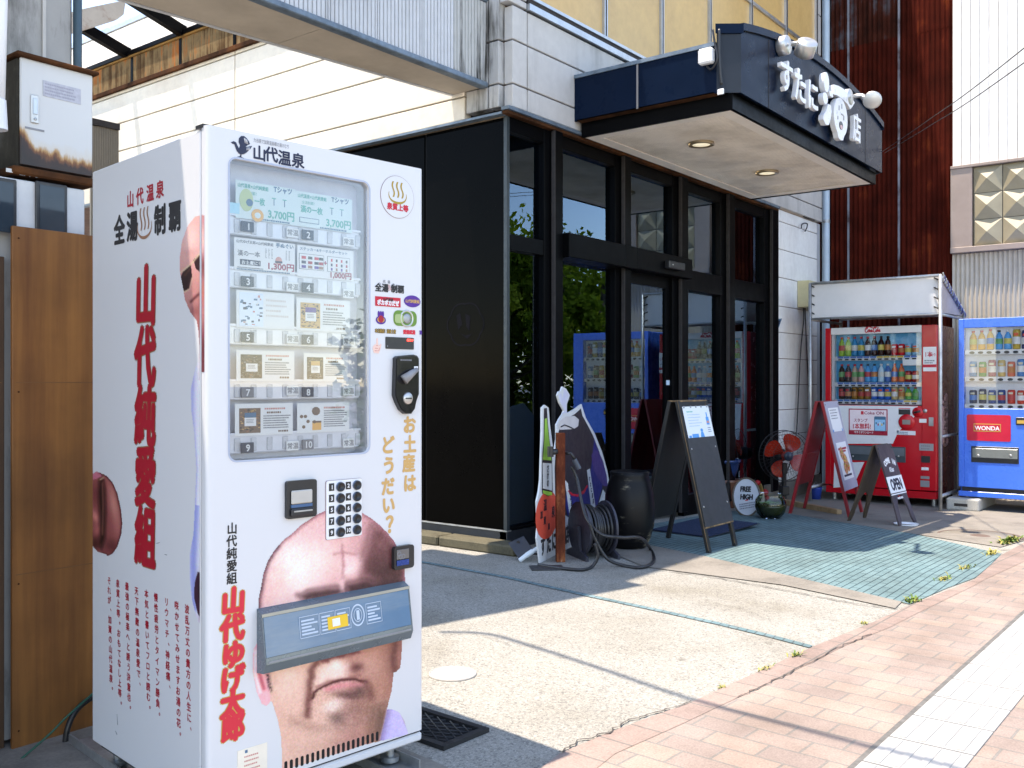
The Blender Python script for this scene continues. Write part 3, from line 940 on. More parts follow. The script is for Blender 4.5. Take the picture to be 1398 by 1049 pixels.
# raised lettering (white, standing off the fascia)
def sign_letter(ch, px0, py0, px1, py1, name='letter'):
    a, z_ = onY((px0 + px1) / 2, (py0 + py1) / 2, YF - 0.06).x, onY((px0 + px1) / 2, (py0 + py1) / 2, YF - 0.06).z
    wd = onY(px1, py1, YF - 0.06).x - onY(px0, py0, YF - 0.06).x
    h = (onY((px0 + px1) / 2, py0, YF - .06).z - onY((px0 + px1) / 2, py1, YF - .06).z)
    return a, z_, wd, h
def letter(ch, x, z, size, sx=1.0, bold=0.007):
    b = MB(); b.text(ch, x, z, size, m_letter, YF - 0.05, bold, sx, 1.0, 'C', depth=0.034); return b.build('sign_letter', can)
for ch, px, py, sz in (('す', 1073, 104.5, 0.27), ('た', 1091, 117.5, 0.29), ('に', 1108.5, 131, 0.27)):
    p = onY(px, py, YF - 0.06)
    letter(ch, p.x, p.z, sz, 0.95)
p = onY(1169, 175.5, YF - 0.06); letter('店', p.x, p.z, 0.27, 0.85, 0.005)
# the stylised "sake" character: splashes, a cloth-like roof and a round flask
def sake_mark():
    y0, y1 = YF - 0.075, YF - 0.032
    P = lambda px, py: (lambda q: (q.x, q.z))(onY(px, py, YF - 0.075))
    b = MB()
    drops = [((1128.5, 112.5), 0.062, 0.082), ((1127, 134.5), 0.056, 0.048)]
    for (px, py), rx, rz in drops:
        cx_, cz_ = P(px, py); b.prism(ell(cx_, cz_, rx, rz), y0, y1, m_letter)
    # long drop
    b.prism([P(*q) for q in [(1131, 142), (1134.5, 144), (1135.5, 152), (1134, 163), (1131.5, 171), (1127.5, 170.5), (1124, 163), (1124.5, 157), (1128, 152), (1129.5, 146)]], y0, y1, m_letter)
    b.prism([P(*q) for q in [(1132.5, 124), (1137, 126.5), (1137.5, 133.5), (1133, 131)]], y0, y1, m_letter)
    roof = [P(*q) for q in [(1137.5, 116.5), (1139, 115.7), (1145, 117.5), (1151, 121), (1157, 126), (1162, 131.5), (1167, 140.5), (1164, 145.5), (1161, 149.3), (1157.2, 142.4), (1153, 138), (1148.6, 134), (1143.7, 130.5), (1137, 128.5)]]
    b.prism(roof, y0, y1, m_letter)
    b.build('sign_letter', can)
    b = MB()
    cx_, cz_ = P(1148, 160.5)
    fl = ell(cx_, cz_, 0.172, 0.165, 36)
    fl = [(x_, z_ - (0.03 if z_ < cz_ - 0.145 else 0)) for x_, z_ in fl]
    b.prism(fl, y0, y1, m_letter)
    pr = onY(1147, 160, y0)
    # embossed strokes on the flask
    m_st = M('grey_stroke', (0.33, 0.33, 0.34, 1), 0.5)
    for (dx, dz, w_, h_, tl) in ((-0.05, 0.07, 0.012, 0.04, 0.2), (0.02, 0.10, 0.012, 0.04, 0), (0.03, 0.03, 0.05, 0.010, 0.4), (-0.08, -0.02, 0.012, 0.03, -0.3), (0.07, 0.01, 0.012, 0.04, -0.3)):
        b.box(cx_ + dx - w_ / 2, cx_ + dx + w_ / 2, y0 - 0.004, y0 - 0.0005, cz_ + dz - h_ / 2, cz_ + dz + h_ / 2, m_st)
    b.prism(ell(cx_ + 0.0, cz_ - 0.07, 0.045, 0.035, 16), y0 - 0.004, y0 - 0.0005, m_dark)
    b.prism(ell(cx_ + 0.0, cz_ - 0.085, 0.03, 0.018, 12), y0 - 0.006, y0 - 0.0042, M('pale_pink', (0.7, 0.45, 0.45, 1), 0.5))
    b.build('sign_letter', can)
sake_mark()
# spotlights on the canopy
def spotlight(px, py, hx, hy, hd, label):
    p = onY(px, py, YF - 0.03)
    t = thing('spotlight', label, 'spotlight', p)
    b = MB(); b.lathe([(0.0, -0.0), (0.070, 0.0), (0.074, 0.006), (0.074, 0.07), (0.066, 0.078), (0.0, 0.08)], m_chrome, (0, 0.028, 0), 24, axis=(0, -1, 0)); b.build('mount', t)
    q = onY(hx, hy, YF - 0.36) - p
    b = MB(); b.tube([(0, -0.07, 0), (0.04, -0.14, 0.005), q + Vector((-0.05, 0.03, 0))], 0.018, m_chrome, 8); b.build('arm', t)
    d_ = Vector(hd).normalized()
    b = MB(); b.lathe([(0, -0.05), (0.066, -0.05), (0.072, -0.044), (0.072, 0.05), (0.064, 0.054)], m_chrome, q, 24, axis=d_); hdo = b.build('head', t)
    b = MB(); b.lathe([(0, 0.046), (0.05, 0.046), (0.063, 0.054)], M('lamp_glass', (0.20, 0.20, 0.21, 1), 0.15, 0.3), q, 24, axis=d_, cap=False); b.build('lens', hdo)
spotlight(1068, 63, 1100, 66, (0.5, 0.5, -0.65), 'chrome spotlight with its lamp turned down, above the first letters of the canopy sign')
spotlight(1154, 134, 1191, 137, (-0.9, -0.2, -0.25), 'chrome spotlight showing its lens, near the right end of the canopy sign')
def seclight():
    p = onX(966, 82, X0 - 0.01)
    t = thing('flood_light', 'small white flood light hung by cables on the left side of the canopy', 'flood light', p)
    b = MB(); b.box(-0.06, 0.0, -0.06, 0.05, -0.04, 0.07, m_white, 0.012); b.build('housing', t)
    b = MB(); b.tube(spline([(-0.02, -0.05, 0.2), (-0.03, -0.07, 0.1), (-0.03, -0.09, -0.02), (-0.02, -0.04, -0.08), (-0.01, 0.0, -0.05)]), 0.008, m_dark, 6)
    b.tube(spline([(-0.02, -0.10, 0.19), (-0.02, -0.10, 0.0), (-0.005, -0.11, -0.2)]), 0.010, m_dark, 6); b.build('cable', t)
    b = MB(); b.box(-0.015, -0.002, -0.13, -0.08, -0.27, -0.23, m_white, 0.004); b.build('clip', t)
seclight()

# ================================================================== WHITE VENDING MACHINE
VW, VD, VZ0, VZ1 = 0.735, 0.75, 0.086, 1.897
FL = CAM + FWD * 2.487 + RGT * -0.798
FR = CAM + FWD * 3.01 + RGT * -0.281
vm = thing('vending_machine', 'white souvenir vending machine wrapped with a bald man and red brush lettering', 'vending machine', (FL.x, FL.y, 0), math.atan2(FR.y - FL.y, FR.x - FL.x))
V = lambda px, py, y=0.0: local(vm, px, py, y)
S = lambda px, py: localX(vm, px, py, 0.0)
VW = V(578, 600)[0]
m_wrap = NT('white_wrap').done((0.665, 0.665, 0.67, 1), 0.32)
m_seam = M('door_seam', (0.015, 0.015, 0.018, 1), 0.6)
DT = 0.030    # door thickness
# cabinet
b = MB(); b.box(0.0, 0.012, DT + 0.008, VD, VZ0, VZ1 - 0.008, m_wrap, 0.003); b.box(VW - 0.012, VW, DT + 0.008, VD, VZ0, VZ1 - 0.008, m_wrap, 0.003); b.box(0.012, VW - 0.012, 0.075, VD - 0.004, VZ0 + 0.002, VZ1 - 0.010, m_wrap)
b.box(0.006, 0.014, DT - 0.004, DT + 0.03, VZ0 + 0.01, VZ1 - 0.012, m_seam); b.box(VW - 0.014, VW - 0.006, DT - 0.004, DT + 0.03, VZ0 + 0.01, VZ1 - 0.012, m_seam); b.build('cabinet', vm)
# window opening
wx0, wz1 = V(313, 217); wx1, wz0 = V(504, 619)
wz1 = (V(313, 217)[1] + V(504, 248)[1]) / 2; wz0 = (V(312, 629)[1] + V(503, 619)[1]) / 2
zbase = V(577, 996)[1]          # lower edge of the door
def rounded(x0, x1, z0, z1, r, n=6):
    out = []
    for (cx_, cz_, a0) in ((x1 - r, z1 - r, 0), (x0 + r, z1 - r, 90), (x0 + r, z0 + r, 180), (x1 - r, z0 + r, 270)):
        for k in range(n + 1):
            a = R(a0 + 90 * k / n)
            out.append((cx_ + r * math.cos(a), cz_ + r * math.sin(a)))
    return out
def door_mesh():
    b = bmesh.new()
    er = 0.014
    # outer profile swept: front face with a rounded left and right edge
    prof = [(0.0, DT), (0.0, er)] + [(er - er * math.cos(R(a)), er - er * math.sin(R(a))) for a in (15, 30, 45, 60, 75)] + [(er, 0.0)]
    right = [(VW - x, y) for x, y in reversed(prof)]
    pts = prof + right
    lo = [b.verts.new((x, y, zbase)) for x, y in pts]; hi = [b.verts.new((x, y, VZ1)) for x, y in pts]
    n = len(pts); iF = len(prof) - 1
    faces = []
    for i in range(n - 1):
        if i == iF: continue
        b.faces.new((lo[i], lo[i + 1], hi[i + 1], hi[i]))
    b.faces.new(hi); b.faces.new(lo[::-1])
    # front face with the window hole
    ring = [b.verts.new((x, 0, z)) for x, z in rounded(wx0, wx1, wz0, wz1, 0.022)]
    outer = [lo[iF], lo[iF + 1], hi[iF + 1], hi[iF]]
    e = []
    for L in (outer, ring):
        for i in range(len(L)):
            a_, b_ = L[i], L[(i + 1) % len(L)]
            e.append(b.edges.get((a_, b_)) or b.edges.new((a_, b_)))
    bmesh.ops.triangle_fill(b, use_beauty=True, use_dissolve=False, edges=e)
    inner = [b.verts.new((v.co.x, 0.062, v.co.z)) for v in ring]
    for i in range(len(ring)):
        j = (i + 1) % len(ring)
        b.faces.new((ring[i], ring[j], inner[j], inner[i]))
    bmesh.ops.recalc_face_normals(b, faces=b.faces[:])
    return b
b = MB(); b.bm(door_mesh(), m_wrap); b.build('door', vm)
b = MB(); b.box(0.004, VW - 0.004, 0.012, 0.07, zbase - 0.009, zbase - 0.001, m_seam); b.build('seam_strip', vm)
b = MB(); b.box(0.0, VW, 0.004, 0.10, V(577, 1011.5)[1], zbase - 0.009, m_wrap, 0.006)
b.build('base_panel', vm)
b = MB(); b.box(-0.002, 0.02, 0.02, 0.06, VZ1 - 0.004, VZ1 + 0.006, m_dark); b.build('top_latch', vm)
# display window
m_disp = M('display_lining', (0.68, 0.68, 0.74, 1), 0.4, 0, 0.12, 8)
m_shelf = M('clear_shelf', (0.72, 0.73, 0.78, 1), 0.12, 0, 0.08, 20, 0.7)
b = MB(); b.box(wx0 - 0.01, wx1 + 0.01, 0.0625, 0.066, wz0 - 0.01, wz1 + 0.01, m_disp)
b.build('display_back', vm)
rowz = [V(400, y)[1] for y in (313, 383, 458, 531, 602)]
b = MB()
for z in rowz:
    b.box(wx0 + 0.006, wx1 - 0.014, 0.03, 0.0615, z - 0.030, z + 0.026, m_shelf, 0.003)
    b.box(wx0 + 0.006, wx1 - 0.014, 0.024, 0.0295, z + 0.020, z + 0.0265, m_shelf)
    for k in range(9):
        x = wx0 + 0.03 + k * 0.05
        b.box(x, x + 0.018, 0.027, 0.0296, z - 0.024, z + 0.012, M('shelf_clip', (0.55, 0.56, 0.6, 1), 0.25, 0, 0.2, 30), 0.002)
b.build('display_shelf', vm)
m_card = M('card_white', (0.80, 0.80, 0.79, 1), 0.5, 0, 0.02, 3); m_cardg = M('card_pale_green', (0.68, 0.78, 0.76, 1), 0.5, 0, 0.03, 3)
m_tagn = M('number_tag', c(22, 38, 62), 0.4); m_tagw = M('tag_lettering', (0.8, 0.8, 0.8, 1), 0.5)
INK = {k: M('ink_' + k, v, 0.5, 0, 0.02, 3) for k, v in {'black': c(30, 28, 30), 'grey': c(120, 120, 125), 'teal': c(96, 180, 165), 'blue': c(70, 110, 140), 'red': c(200, 25, 50), 'wine': c(165, 60, 85), 'brown': c(120, 95, 75), 'rose': c(205, 140, 130), 'gold': c(205, 162, 98), 'goldline': c(200, 160, 70), 'orange': c(235, 175, 90), 'crimson': c(170, 16, 38), 'scarlet': c(215, 38, 58), 'olive': c(170, 140, 40), 'navy': c(25, 32, 62), 'purple': c(80, 30, 140), 'yellow': c(235, 190, 40), 'green': c(100, 140, 50), 'white': (0.8, 0.8, 0.8, 1), 'bronze': c(150, 105, 75), 'line': c(210, 130, 120)}.items()}
rndp = random.Random(3)
def lines(b, x0, x1, z1, n, pitch, h, mat, y, ragged=0.25):
    """rows of tiny print"""
    for i in range(n):
        x = x0
        xe = x1 - rndp.random() * ragged * (x1 - x0)
        while x < xe - 0.002:
            w_ = rndp.uniform(0.5, 1.2) * h * 1.1
            b.box(x, min(x + w_, xe), y, y + 0.0003, z1 - i * pitch - h, z1 - i * pitch, mat)
            x += w_ + h * 0.35
def card(i, px0, py0, px1, py1):
    x0, z1 = V(px0, py0, 0.03); x1, z0 = V(px1, py1, 0.03)
    x0, z1 = V(px0, (py0 + 0), 0.03); z0 = V((px0 + px1) / 2, py1, 0.03)[1]
    z1 = V((px0 + px1) / 2, py0 + 8, 0.03)[1]
    t_ = 0.03
    W, H = x1 - x0, z1 - z0
    b = MB()
    b.box(x0, x1, 0.0235, 0.0242, z0, z1, m_cardg if i < 2 else m_card)
    y = 0.0228
    X = lambda u: x0 + W * u
    Z = lambda v: z0 + H * v
    def pack(u, v, w_, h_, top, body):
        b.box(X(u), X(u + w_), y, y + 0.0004, Z(v), Z(v + h_), body)
        for _ in range(130):
            px_, pz_ = X(u + w_ * rndp.uniform(0.06, .94)), Z(v + h_ * rndp.uniform(0.05, .95)); s_ = rndp.uniform(.0015, .004)
            cc = rndp.choice(['bronze', 'brown', 'gold', 'black'] if body is not P_DARK else ['black', 'brown', 'black', 'grey'])
            b.box(px_ - s_, px_ + s_, y - 0.0004, y - 0.00005, pz_ - s_ * .5, pz_ + s_ * .5, INK[cc])
        b.box(X(u + w_ * .24), X(u + w_ * .78), y - 0.0009, y - 0.0005, Z(v + h_ * .28), Z(v + h_ * .62), INK['white'])
        if top: b.box(X(u + w_ * .24), X(u + w_ * .78), y - 0.0009, y - 0.0005, Z(v + h_ * .625), Z(v + h_ * .82), INK[top])
        lines(b, X(u + w_ * .32), X(u + w_ * .7), Z(v + h_ * .55), 3, H * .045, H * .018, INK['grey'], y - 0.0014, 0.1)
    if i < 2:
        b.text('山代温泉×山代純愛組', X(.03), Z(.83), H * .12, INK['teal'], y, 0.0003, fit=W * .5)
        b.text('Tシャツ', X(.62), Z(.84), H * .19, INK['blue'], y, 0.0006, fit=W * .31)
        b.text('漢の一枚' if i else '一枚', X(.08 if i else .30), Z(.43), H * .21, INK['teal'], y, 0.0008, fit=W * (.38 if i else .17))
        b.text('全湯制覇！', X(.10), Z(.66), H * .10, INK['teal'], y)
        b.text('3,700円', X(.52), Z(.12), H * .28, INK['teal'], y, 0.0009, fit=W * .45)
        lines(b, X(.42), X(.9), Z(.06), 1, .01, H * .04, INK['blue'], y, 0.02)
        for u in (.62, .80): b.box(X(u), X(u + .012), y, y + .0003, Z(.46), Z(.64), INK['blue']); b.box(X(u - .03), X(u + .04), y, y + .0003, Z(.64), Z(.665), INK['teal'])
        if i:
            b.box(X(.06), X(.40), y, y + .0003, Z(.12), Z(.27), INK['blue']); b.box(X(.07), X(.39), y - .0005, y - .0002, Z(.135), Z(.255), m_cardg)
        else:
            b.prism(ell(X(.17), Z(.5), W * .11, H * .3), y - .0003, y, M('print_yellowgreen', c(190, 205, 150), 0.5)); b.prism(ell(X(.22), Z(.44), W * .055, H * .10), y - .0008, y - .0004, INK['blue'])
            b.prism(ell(X(.35), Z(.13), W * .1, H * .17), y - .0008, y - .0004, INK['orange']); b.prism(ell(X(.35), Z(.13), W * .05, H * .08), y - .0012, y - .0009, m_cardg)
            b.box(X(-.12), X(.06), y, y + .0003, Z(.1), Z(.38), M('print_pale_blue', c(170, 220, 235), 0.5))
    elif i == 2:
        b.text('山代ゆげ太郎×山代純愛組', X(.03), Z(.85), H * .11, INK['grey'], y, 0.0002, fit=W * .6)
        b.text('手ぬぐい', X(.67), Z(.84), H * .15, INK['blue'], y, 0.0005, fit=W * .3)
        b.text('漢の一本', X(.05), Z(.46), H * .19, INK['grey'], y, 0.0004, fit=W * .36)
        b.box(X(.09), X(.42), y, y + .0003, Z(.17), Z(.34), INK['navy']); b.text('お土産に！', X(.11), Z(.2), H * .13, INK['white'], y - .0005, 0.0003, fit=W * .29)
        b.text('1,300円', X(.52), Z(.12), H * .26, INK['wine'], y, 0.0009, fit=W * .46)
        b.prism(ell(X(.72), Z(.40), W * .055, H * .13), y, y + .0003, INK['rose']); b.box(X(.66), X(.78), y - .0006, y - .0002, Z(.33), Z(.39), INK['navy'])
        for u in (.5, .55, .6, .84, .89): lines(b, X(u), X(u + .03), Z(.75), 8, H * .04, H * .02, INK['grey'], y, .3)
        lines(b, X(.05), X(.5), Z(.1), 1, .01, H * .03, INK['grey'], y); lines(b, X(.04), X(.95), Z(.05), 1, .01, H * .04, INK['blue'], y, .05)
    elif i == 3:
        b.text('ステッカー&キーホルダーセット', X(.04), Z(.85), H * .11, INK['blue'], y, 0.0002, fit=W * .84)
        for u0, u1 in ((.03, .46), (.52, .93)):
            b.prism([(X(u0), Z(.24)), (X(u1), Z(.24)), (X(u1), Z(.74)), (X(u0), Z(.74))], y, y + .0003, INK['grey']); b.box(X(u0 + .008), X(u1 - .008), y - .0005, y - .0002, Z(.255), Z(.725), m_card)
        k = 0
        for u in (.07, .18, .29, .37, .58, .67, .76, .85):
            for v in (.28, .42, .57):
                cc = ['purple', 'navy', 'red', 'bronze', 'crimson', 'black'][k % 6]; k += 1
                b.box(X(u), X(u + (.075 if u < .5 else .03)), y - .0009, y - .0006, Z(v), Z(v + .09), INK[cc])
        b.text('+', X(.45), Z(.42), H * .24, INK['wine'], y - .001, 0.0006)
        b.text('1,000円', X(.55), Z(.06), H * .24, INK['wine'], y - .001, 0.0008, fit=W * .4)
    elif i == 4:
        b.box(X(.05), X(.45), y, y + .0003, Z(.05), Z(.95), M('print_palest_blue', c(222, 232, 245), 0.5))
        for _ in range(34):
            u, v = rndp.uniform(.06, .40), rndp.uniform(.07, .88)
            b.box(X(u), X(u + rndp.uniform(.02, .06)), y - .0005, y - .0002, Z(v), Z(v + rndp.uniform(.02, .07)), INK[rndp.choice(['blue', 'blue', 'rose', 'white', 'navy'])])
        lines(b, X(.5), X(.95), Z(.8), 4, H * .14, H * .05, M('print_faint', c(215, 205, 200), .5), y, .4)
    elif i == 9:
        for (u, v, r_) in ((.35, .72, .10), (.08, .55, .04), (.15, .55, .04), (.2, .38, .04), (.32, .36, .04), (.12, .2, .04)):
            b.prism(ell(X(u), Z(v), W * r_ * .8, W * r_ * .7, 10), y, y + .0003, INK['brown'])
        b.box(X(.28), X(.45), y, y + .0003, Z(.08), Z(.38), INK['orange']); b.box(X(.28), X(.45), y - .0004, y - .0001, Z(.33), Z(.39), INK['brown'])
        lines(b, X(.5), X(.95), Z(.86), 1, .01, H * .06, INK['rose'], y, .1); lines(b, X(.5), X(.97), Z(.74), 8, H * .075, H * .035, INK['grey'], y)
    else:
        pack(.07, .08, .36, .78, {5: 'purple', 6: None, 7: 'gold', 8: 'blue'}[i], P_DARK if i in (6, 7) else INK['gold'] if i == 5 else INK['brown'])
        lines(b, X(.5), X(.9), Z(.86), 1, .01, H * .055, INK['rose'], y, .1); lines(b, X(.54), X(.8), Z(.74), 1, .01, H * .06, INK['brown'], y, .1)
        lines(b, X(.48), X(.96), Z(.62), 6, H * .075, H * .035, INK['grey'], y); lines(b, X(.74), X(.92), Z(.14), 1, .01, H * .06, INK['brown'], y, .05)
    return b.build('product_card', vm)
P_DARK = INK['black']
cards = [(320, 244.5, 402, 303), (402, 259, 479, 314), (318, 321, 401, 372), (404, 331, 481, 381), (321, 391, 400, 449), (403, 401, 476, 453), (321, 471, 400, 520), (413, 475, 473, 521), (319, 543, 398, 594), (404, 542, 475, 590)]
for i, q in enumerate(cards):
    card(i, *q)
for i in range(10):
    colx = 338 if i % 2 == 0 else 420.5
    row = i // 2
    py = ([309.5, 384.5, 460.5, 536, 611.5] if i % 2 == 0 else [321, 393, 464, 535.5, 607])[row]
    x, z = V(colx, py, 0.02)
    b = MB(); b.box(x - 0.019, x + 0.019, 0.0185, 0.0235, z - 0.014, z + 0.014, m_tagn if i not in (6, 9) else INK['grey'], 0.001)
    b.text(str(i + 1), x, z, 0.026, m_tagw, 0.0182, 0.0006, 1, 1, 'C'); b.build('number_tag', vm)
    px2, dy = (399.5, 8) if i % 2 == 0 else (476, 8)
    x, z = V(px2, py + ([8, 7, 2, -3, -3] if i % 2 == 0 else [9, 8, 2, -2, -2.5])[row] + 0.5, 0.02)
    b = MB(); b.box(x - 0.0195, x + 0.0195, 0.0195, 0.0235, z - 0.0135, z + 0.0135, m_card, 0.001)
    b.text('常温', x, z, 0.0185, INK['grey'], 0.0192, 0.0003, 1, 1, 'C'); b.build('storage_tag', vm)
b = MB(); b.box(wx0 + 0.0005, wx1 - 0.0005, 0.010, 0.013, wz0 + 0.0005, wz1 - 0.0005, m_vglass); b.build('display_window', vm)
b = MB()
ro = rounded(wx0 - 0.004, wx1 + 0.004, wz0 - 0.004, wz1 + 0.004, 0.026); ri = rounded(wx0 + 0.001, wx1 - 0.001, wz0 + 0.001, wz1 - 0.001, 0.021)
n_ = len(ro)
b.add([(x, -0.0012, z) for x, z in ro] + [(x, -0.0012, z) for x, z in ri], [(k_, k_ + n_, (k_ + 1) % n_ + n_, (k_ + 1) % n_) for k_ in range(n_)], M('window_gasket', (0.42, 0.47, 0.58, 1), 0.5))
b.build('window_gasket', vm)

# ---- printed lettering on the front
def steam_mark(b, x, z, s, mat, y, w_=0.06):
    """hot spring mark: bowl and three wavy lines"""
    for k, dx in enumerate((-0.22, 0.0, 0.22)):
        pts = [(x + s * (dx + 0.05 * math.sin(t * 2 * math.pi / 1.0)), z + s * (-0.18 + 0.62 * t)) for t in [i / 12 for i in range(13)]]
        L = [(p[0] - s * w_ * .7, p[1]) for p in pts]; Rr = [(p[0] + s * w_ * .7, p[1]) for p in pts]
        m = len(pts)
        b.add([(q[0], y, q[1]) for q in L + Rr], [(i, i + m, i + m + 1, i + 1) for i in range(m - 1)], mat)
    arc = [R(a) for a in range(160, 381, 10)]
    o_ = [(x + s * 0.46 * math.cos(a), z + s * (-0.1 + 0.34 * math.sin(a))) for a in arc]
    i_ = [(x + s * (0.46 - w_ * 1.6 * max(0.2, -math.sin(a) * .6 + .4)) * math.cos(a), z + s * (-0.1 + (0.34 - w_ * 1.8 * max(.3, -math.sin(a))) * math.sin(a))) for a in arc]
    m = len(arc)
    b.add([(q[0], y, q[1]) for q in o_ + i_], [(k, k + 1, k + 1 + m, k + m) for k in range(m - 1)], mat)
b = MB()
# blue bird crest and name
bx, bz = V(327.5, 199)
u = lambda px, py: V(px, py)
bird = [u(*q) for q in [(315, 194.6), (318.5, 193), (322, 194.5), (324, 199), (326, 203), (327.5, 199), (325.5, 194), (326, 189), (329, 186), (333, 186), (336, 188.5), (339.5, 193), (341, 197), (337, 199), (335, 201), (339, 200.5), (344, 199.5), (342, 203), (339, 206), (336, 209), (332, 211), (329, 211.3), (326, 210), (323, 206.5), (321, 201), (319.5, 197), (317, 196.5)]]
b.prism(bird, -0.0012, -0.0006, INK['navy'])
for q in ([(328, 211), (327, 215.5), (329, 215.5), (329.5, 211)], [(324, 214.2), (327.5, 213.5), (333, 216.5), (332.5, 217.2), (328, 215.2), (324, 215)]):
    b.prism([u(*p) for p in q], -0.0012, -0.0006, INK['navy'])
for k in range(4):
    p0, p1 = u(333 + k * 1.2, 188.5 + k * .8), u(334.5 + k * 1.2, 196 + k * .4)
    b.tube([(p0[0], -0.0013, p0[1]), (p1[0], -0.0013, p1[1])], 0.0007, INK['white'], 4)
    p0, p1 = u(337 + k * 1.3, 201.5), u(336.5 + k * 1.1, 205.5)
    b.tube([(p0[0], -0.0013, p0[1]), (p1[0], -0.0013, p1[1])], 0.0006, INK['white'], 4)
for ch, px, py in (('山', 353, 209.5), ('代', 370, 211.5), ('温', 388, 216.5), ('泉', 406.5, 220)):
    x, z = V(px, py); b.text(ch, x, z, 0.043, INK['navy'], -0.0008, 0.0013, 1, 1, 'C')
x, z = V(346, 193.5); b.text('九谷焼で加賀温泉郷の湯けむり', x, z, 0.013, INK['grey'], -0.0008, 0, fit=V(394, 200)[0] - x)
b.build('crest_lettering', vm)
b = MB()
sx_, sz_ = V(542.3, 269.4); rr_ = 0.0655
b.prism(ell(sx_, sz_, rr_, rr_, 48), -0.0014, -0.0004, M('sticker_edge', c(150, 120, 125), 0.4)); b.prism(ell(sx_, sz_, rr_ - 0.0012, rr_ - 0.0012, 48), -0.0019, -0.0010, m_wrap)
steam_mark(b, sx_, sz_ + 0.012, 0.078, INK['olive'], -0.0024, 0.055)
x0s = sx_ - 0.042
b.text('泉質上等', sx_, sz_ - 0.032, 0.021, INK['red'], -0.0024, 0.0011, 1, 1.05, 'C'); b.build('round_sticker', vm)
# small stickers
b = MB()
def at(px, py): return V(px, py)
x, z = at(528.5, 394); b.text('全湯', x - 0.047, z - .009, 0.026, INK['black'], -0.0012, 0.0011); b.text('制覇', x + 0.014, z - .009, 0.026, INK['black'], -0.0012, 0.0011); steam_mark(b, x + 0.006, z + 0.003, 0.02, INK['line'], -0.0012)
for k, ch in enumerate('山代温泉'): b.text(ch, x - .03 + k * .018, z + 0.024 - 0.012 * abs(k - 1.5) / 1.5, 0.010, INK['grey'], -0.0012, 0.0002, 1, 1, 'C')
b.build('sticker', vm)
b = MB(); x0, z1 = at(512, 404.5); x1, z0 = at(546.5, 420); b.box(x0, x1, -0.0015, -0.0004, z0, z1, INK['red'])
b.text('ポカポカだぜ', (x0 + x1) / 2, z0 + .011, 0.018, INK['white'], -0.0019, 0.0010, 0.78, 1, 'C'); b.text('山代温泉', (x0 + x1) / 2, z1 - 0.008, 0.010, INK['black'], -0.0019, 0.0004, 1, 1, 'C'); b.build('sticker', vm)
b = MB(); x, z = at(562.6, 411.7); b.prism(ell(x, z, 0.033, 0.0185), -0.0014, -0.0004, INK['purple']); b.text('山代純愛組', x, z, 0.0115, INK['gold'], -0.0018, 0.0004, 1, 1, 'C'); b.build('sticker', vm)
b = MB(); x, z = at(519.7, 434.5); b.prism(ell(x, z - .006, 0.019, 0.013), -0.0014, -0.0004, INK['purple']); b.prism(ell(x, z - .005, 0.014, 0.009), -0.0018, -0.0015, INK['goldline']); b.prism(ell(x, z - .003, 0.010, 0.011), -0.0021, -0.0019, INK['crimson'])
for k in (-1, 0, 1): b.prism(ell(x + k * .008, z + .012, 0.004, 0.010, 10), -0.0016, -0.0006, INK['purple'])
b.build('sticker', vm)
b = MB(); x, z = at(553, 435); b.prism(rounded(x - .046, x + .046, z - .024, z + .024, .018), -0.0014, -0.0004, INK['green'])
b.lathe([(0.021, 0), (0.024, 0.003), (0.027, 0)], m_chrome, (x + .006, -0.0015, z), 24, axis=(0, -1, 0), cap=False); b.lathe([(0, 0.0015), (0.013, 0.0025), (0.017, 0)], m_steel, (x + .006, -0.0015, z), 20, axis=(0, -1, 0))
b.prism(rounded(x - .042, x - .008, z - .016, z + .012, .008), -0.003, -0.0015, M('glossy_green', c(150, 170, 110), 0.1)); b.build('mascot_badge' if False else 'green_badge', vm)
b = MB(); x, z = at(526, 452.4); b.text('本日開店！温泉土産', x, z, 0.0135, INK['black'], -0.0008, 0.0012, 0.66, 1, 'C'); b.text('本日開店！温泉土産', x, z, 0.0135, INK['goldline'], -0.0014, 0.0001, 0.66, 1, 'C'); b.build('sticker', vm)
b = MB(); x, z = at(558.5, 453.8); b.text('愛羅武湯', x, z, 0.0135, INK['scarlet'], -0.0008, 0.0011, 0.9, 1, 'C'); x, z = at(574, 454.3); b.text('湯', x, z, 0.013, INK['purple'], -0.0008, 0.0009, .8, 1, 'C'); b.build('sticker', vm)
b = MB(); x, z = at(514.5, 472)
b.prism([(x + q[0] * .001, z + q[1] * .001) for q in [(-12, -22), (6, -24), (13, -10), (17, 4), (12, 6), (8, -2), (7, 2), (4, 3), (3, 22), (-2, 22), (-3, 3), (-8, 4), (-10, 1), (-15, -2), (-16, -10)]], -0.0012, -0.0004, M('pale_skin_print', c(238, 200, 185), .5))
for q in ([(-9, -16), (2, -16)], [(-8, -8), (3, -9)], [(-3, 0), (3, 0)], [(6, -16), (10, -6)]):
    b.tube([(x + q[0][0] * .001, -0.0014, z + q[0][1] * .001), (x + q[1][0] * .001, -0.0014, z + q[1][1] * .001)], 0.0008, INK['line'], 4)
b.build('sticker', vm)
b = MB(); x0, z1 = at(526, 460); x1, z0 = at(564.5, 477.5); b.prism(rounded(x0, x1, z0, z1, .003), -0.002, -0.0004, m_dark)
b.text('販売中', x1 - .028, z1 - .011, 0.0085, EMIT('red_led', (1, 0.06, 0.04, 1), 1.2), -0.0024, 0.0003); b.prism(ell(x0 + .007, z0 + .008, .002, .003, 10), -0.0024, -0.0021, INK['grey']); b.build('status_display', vm)
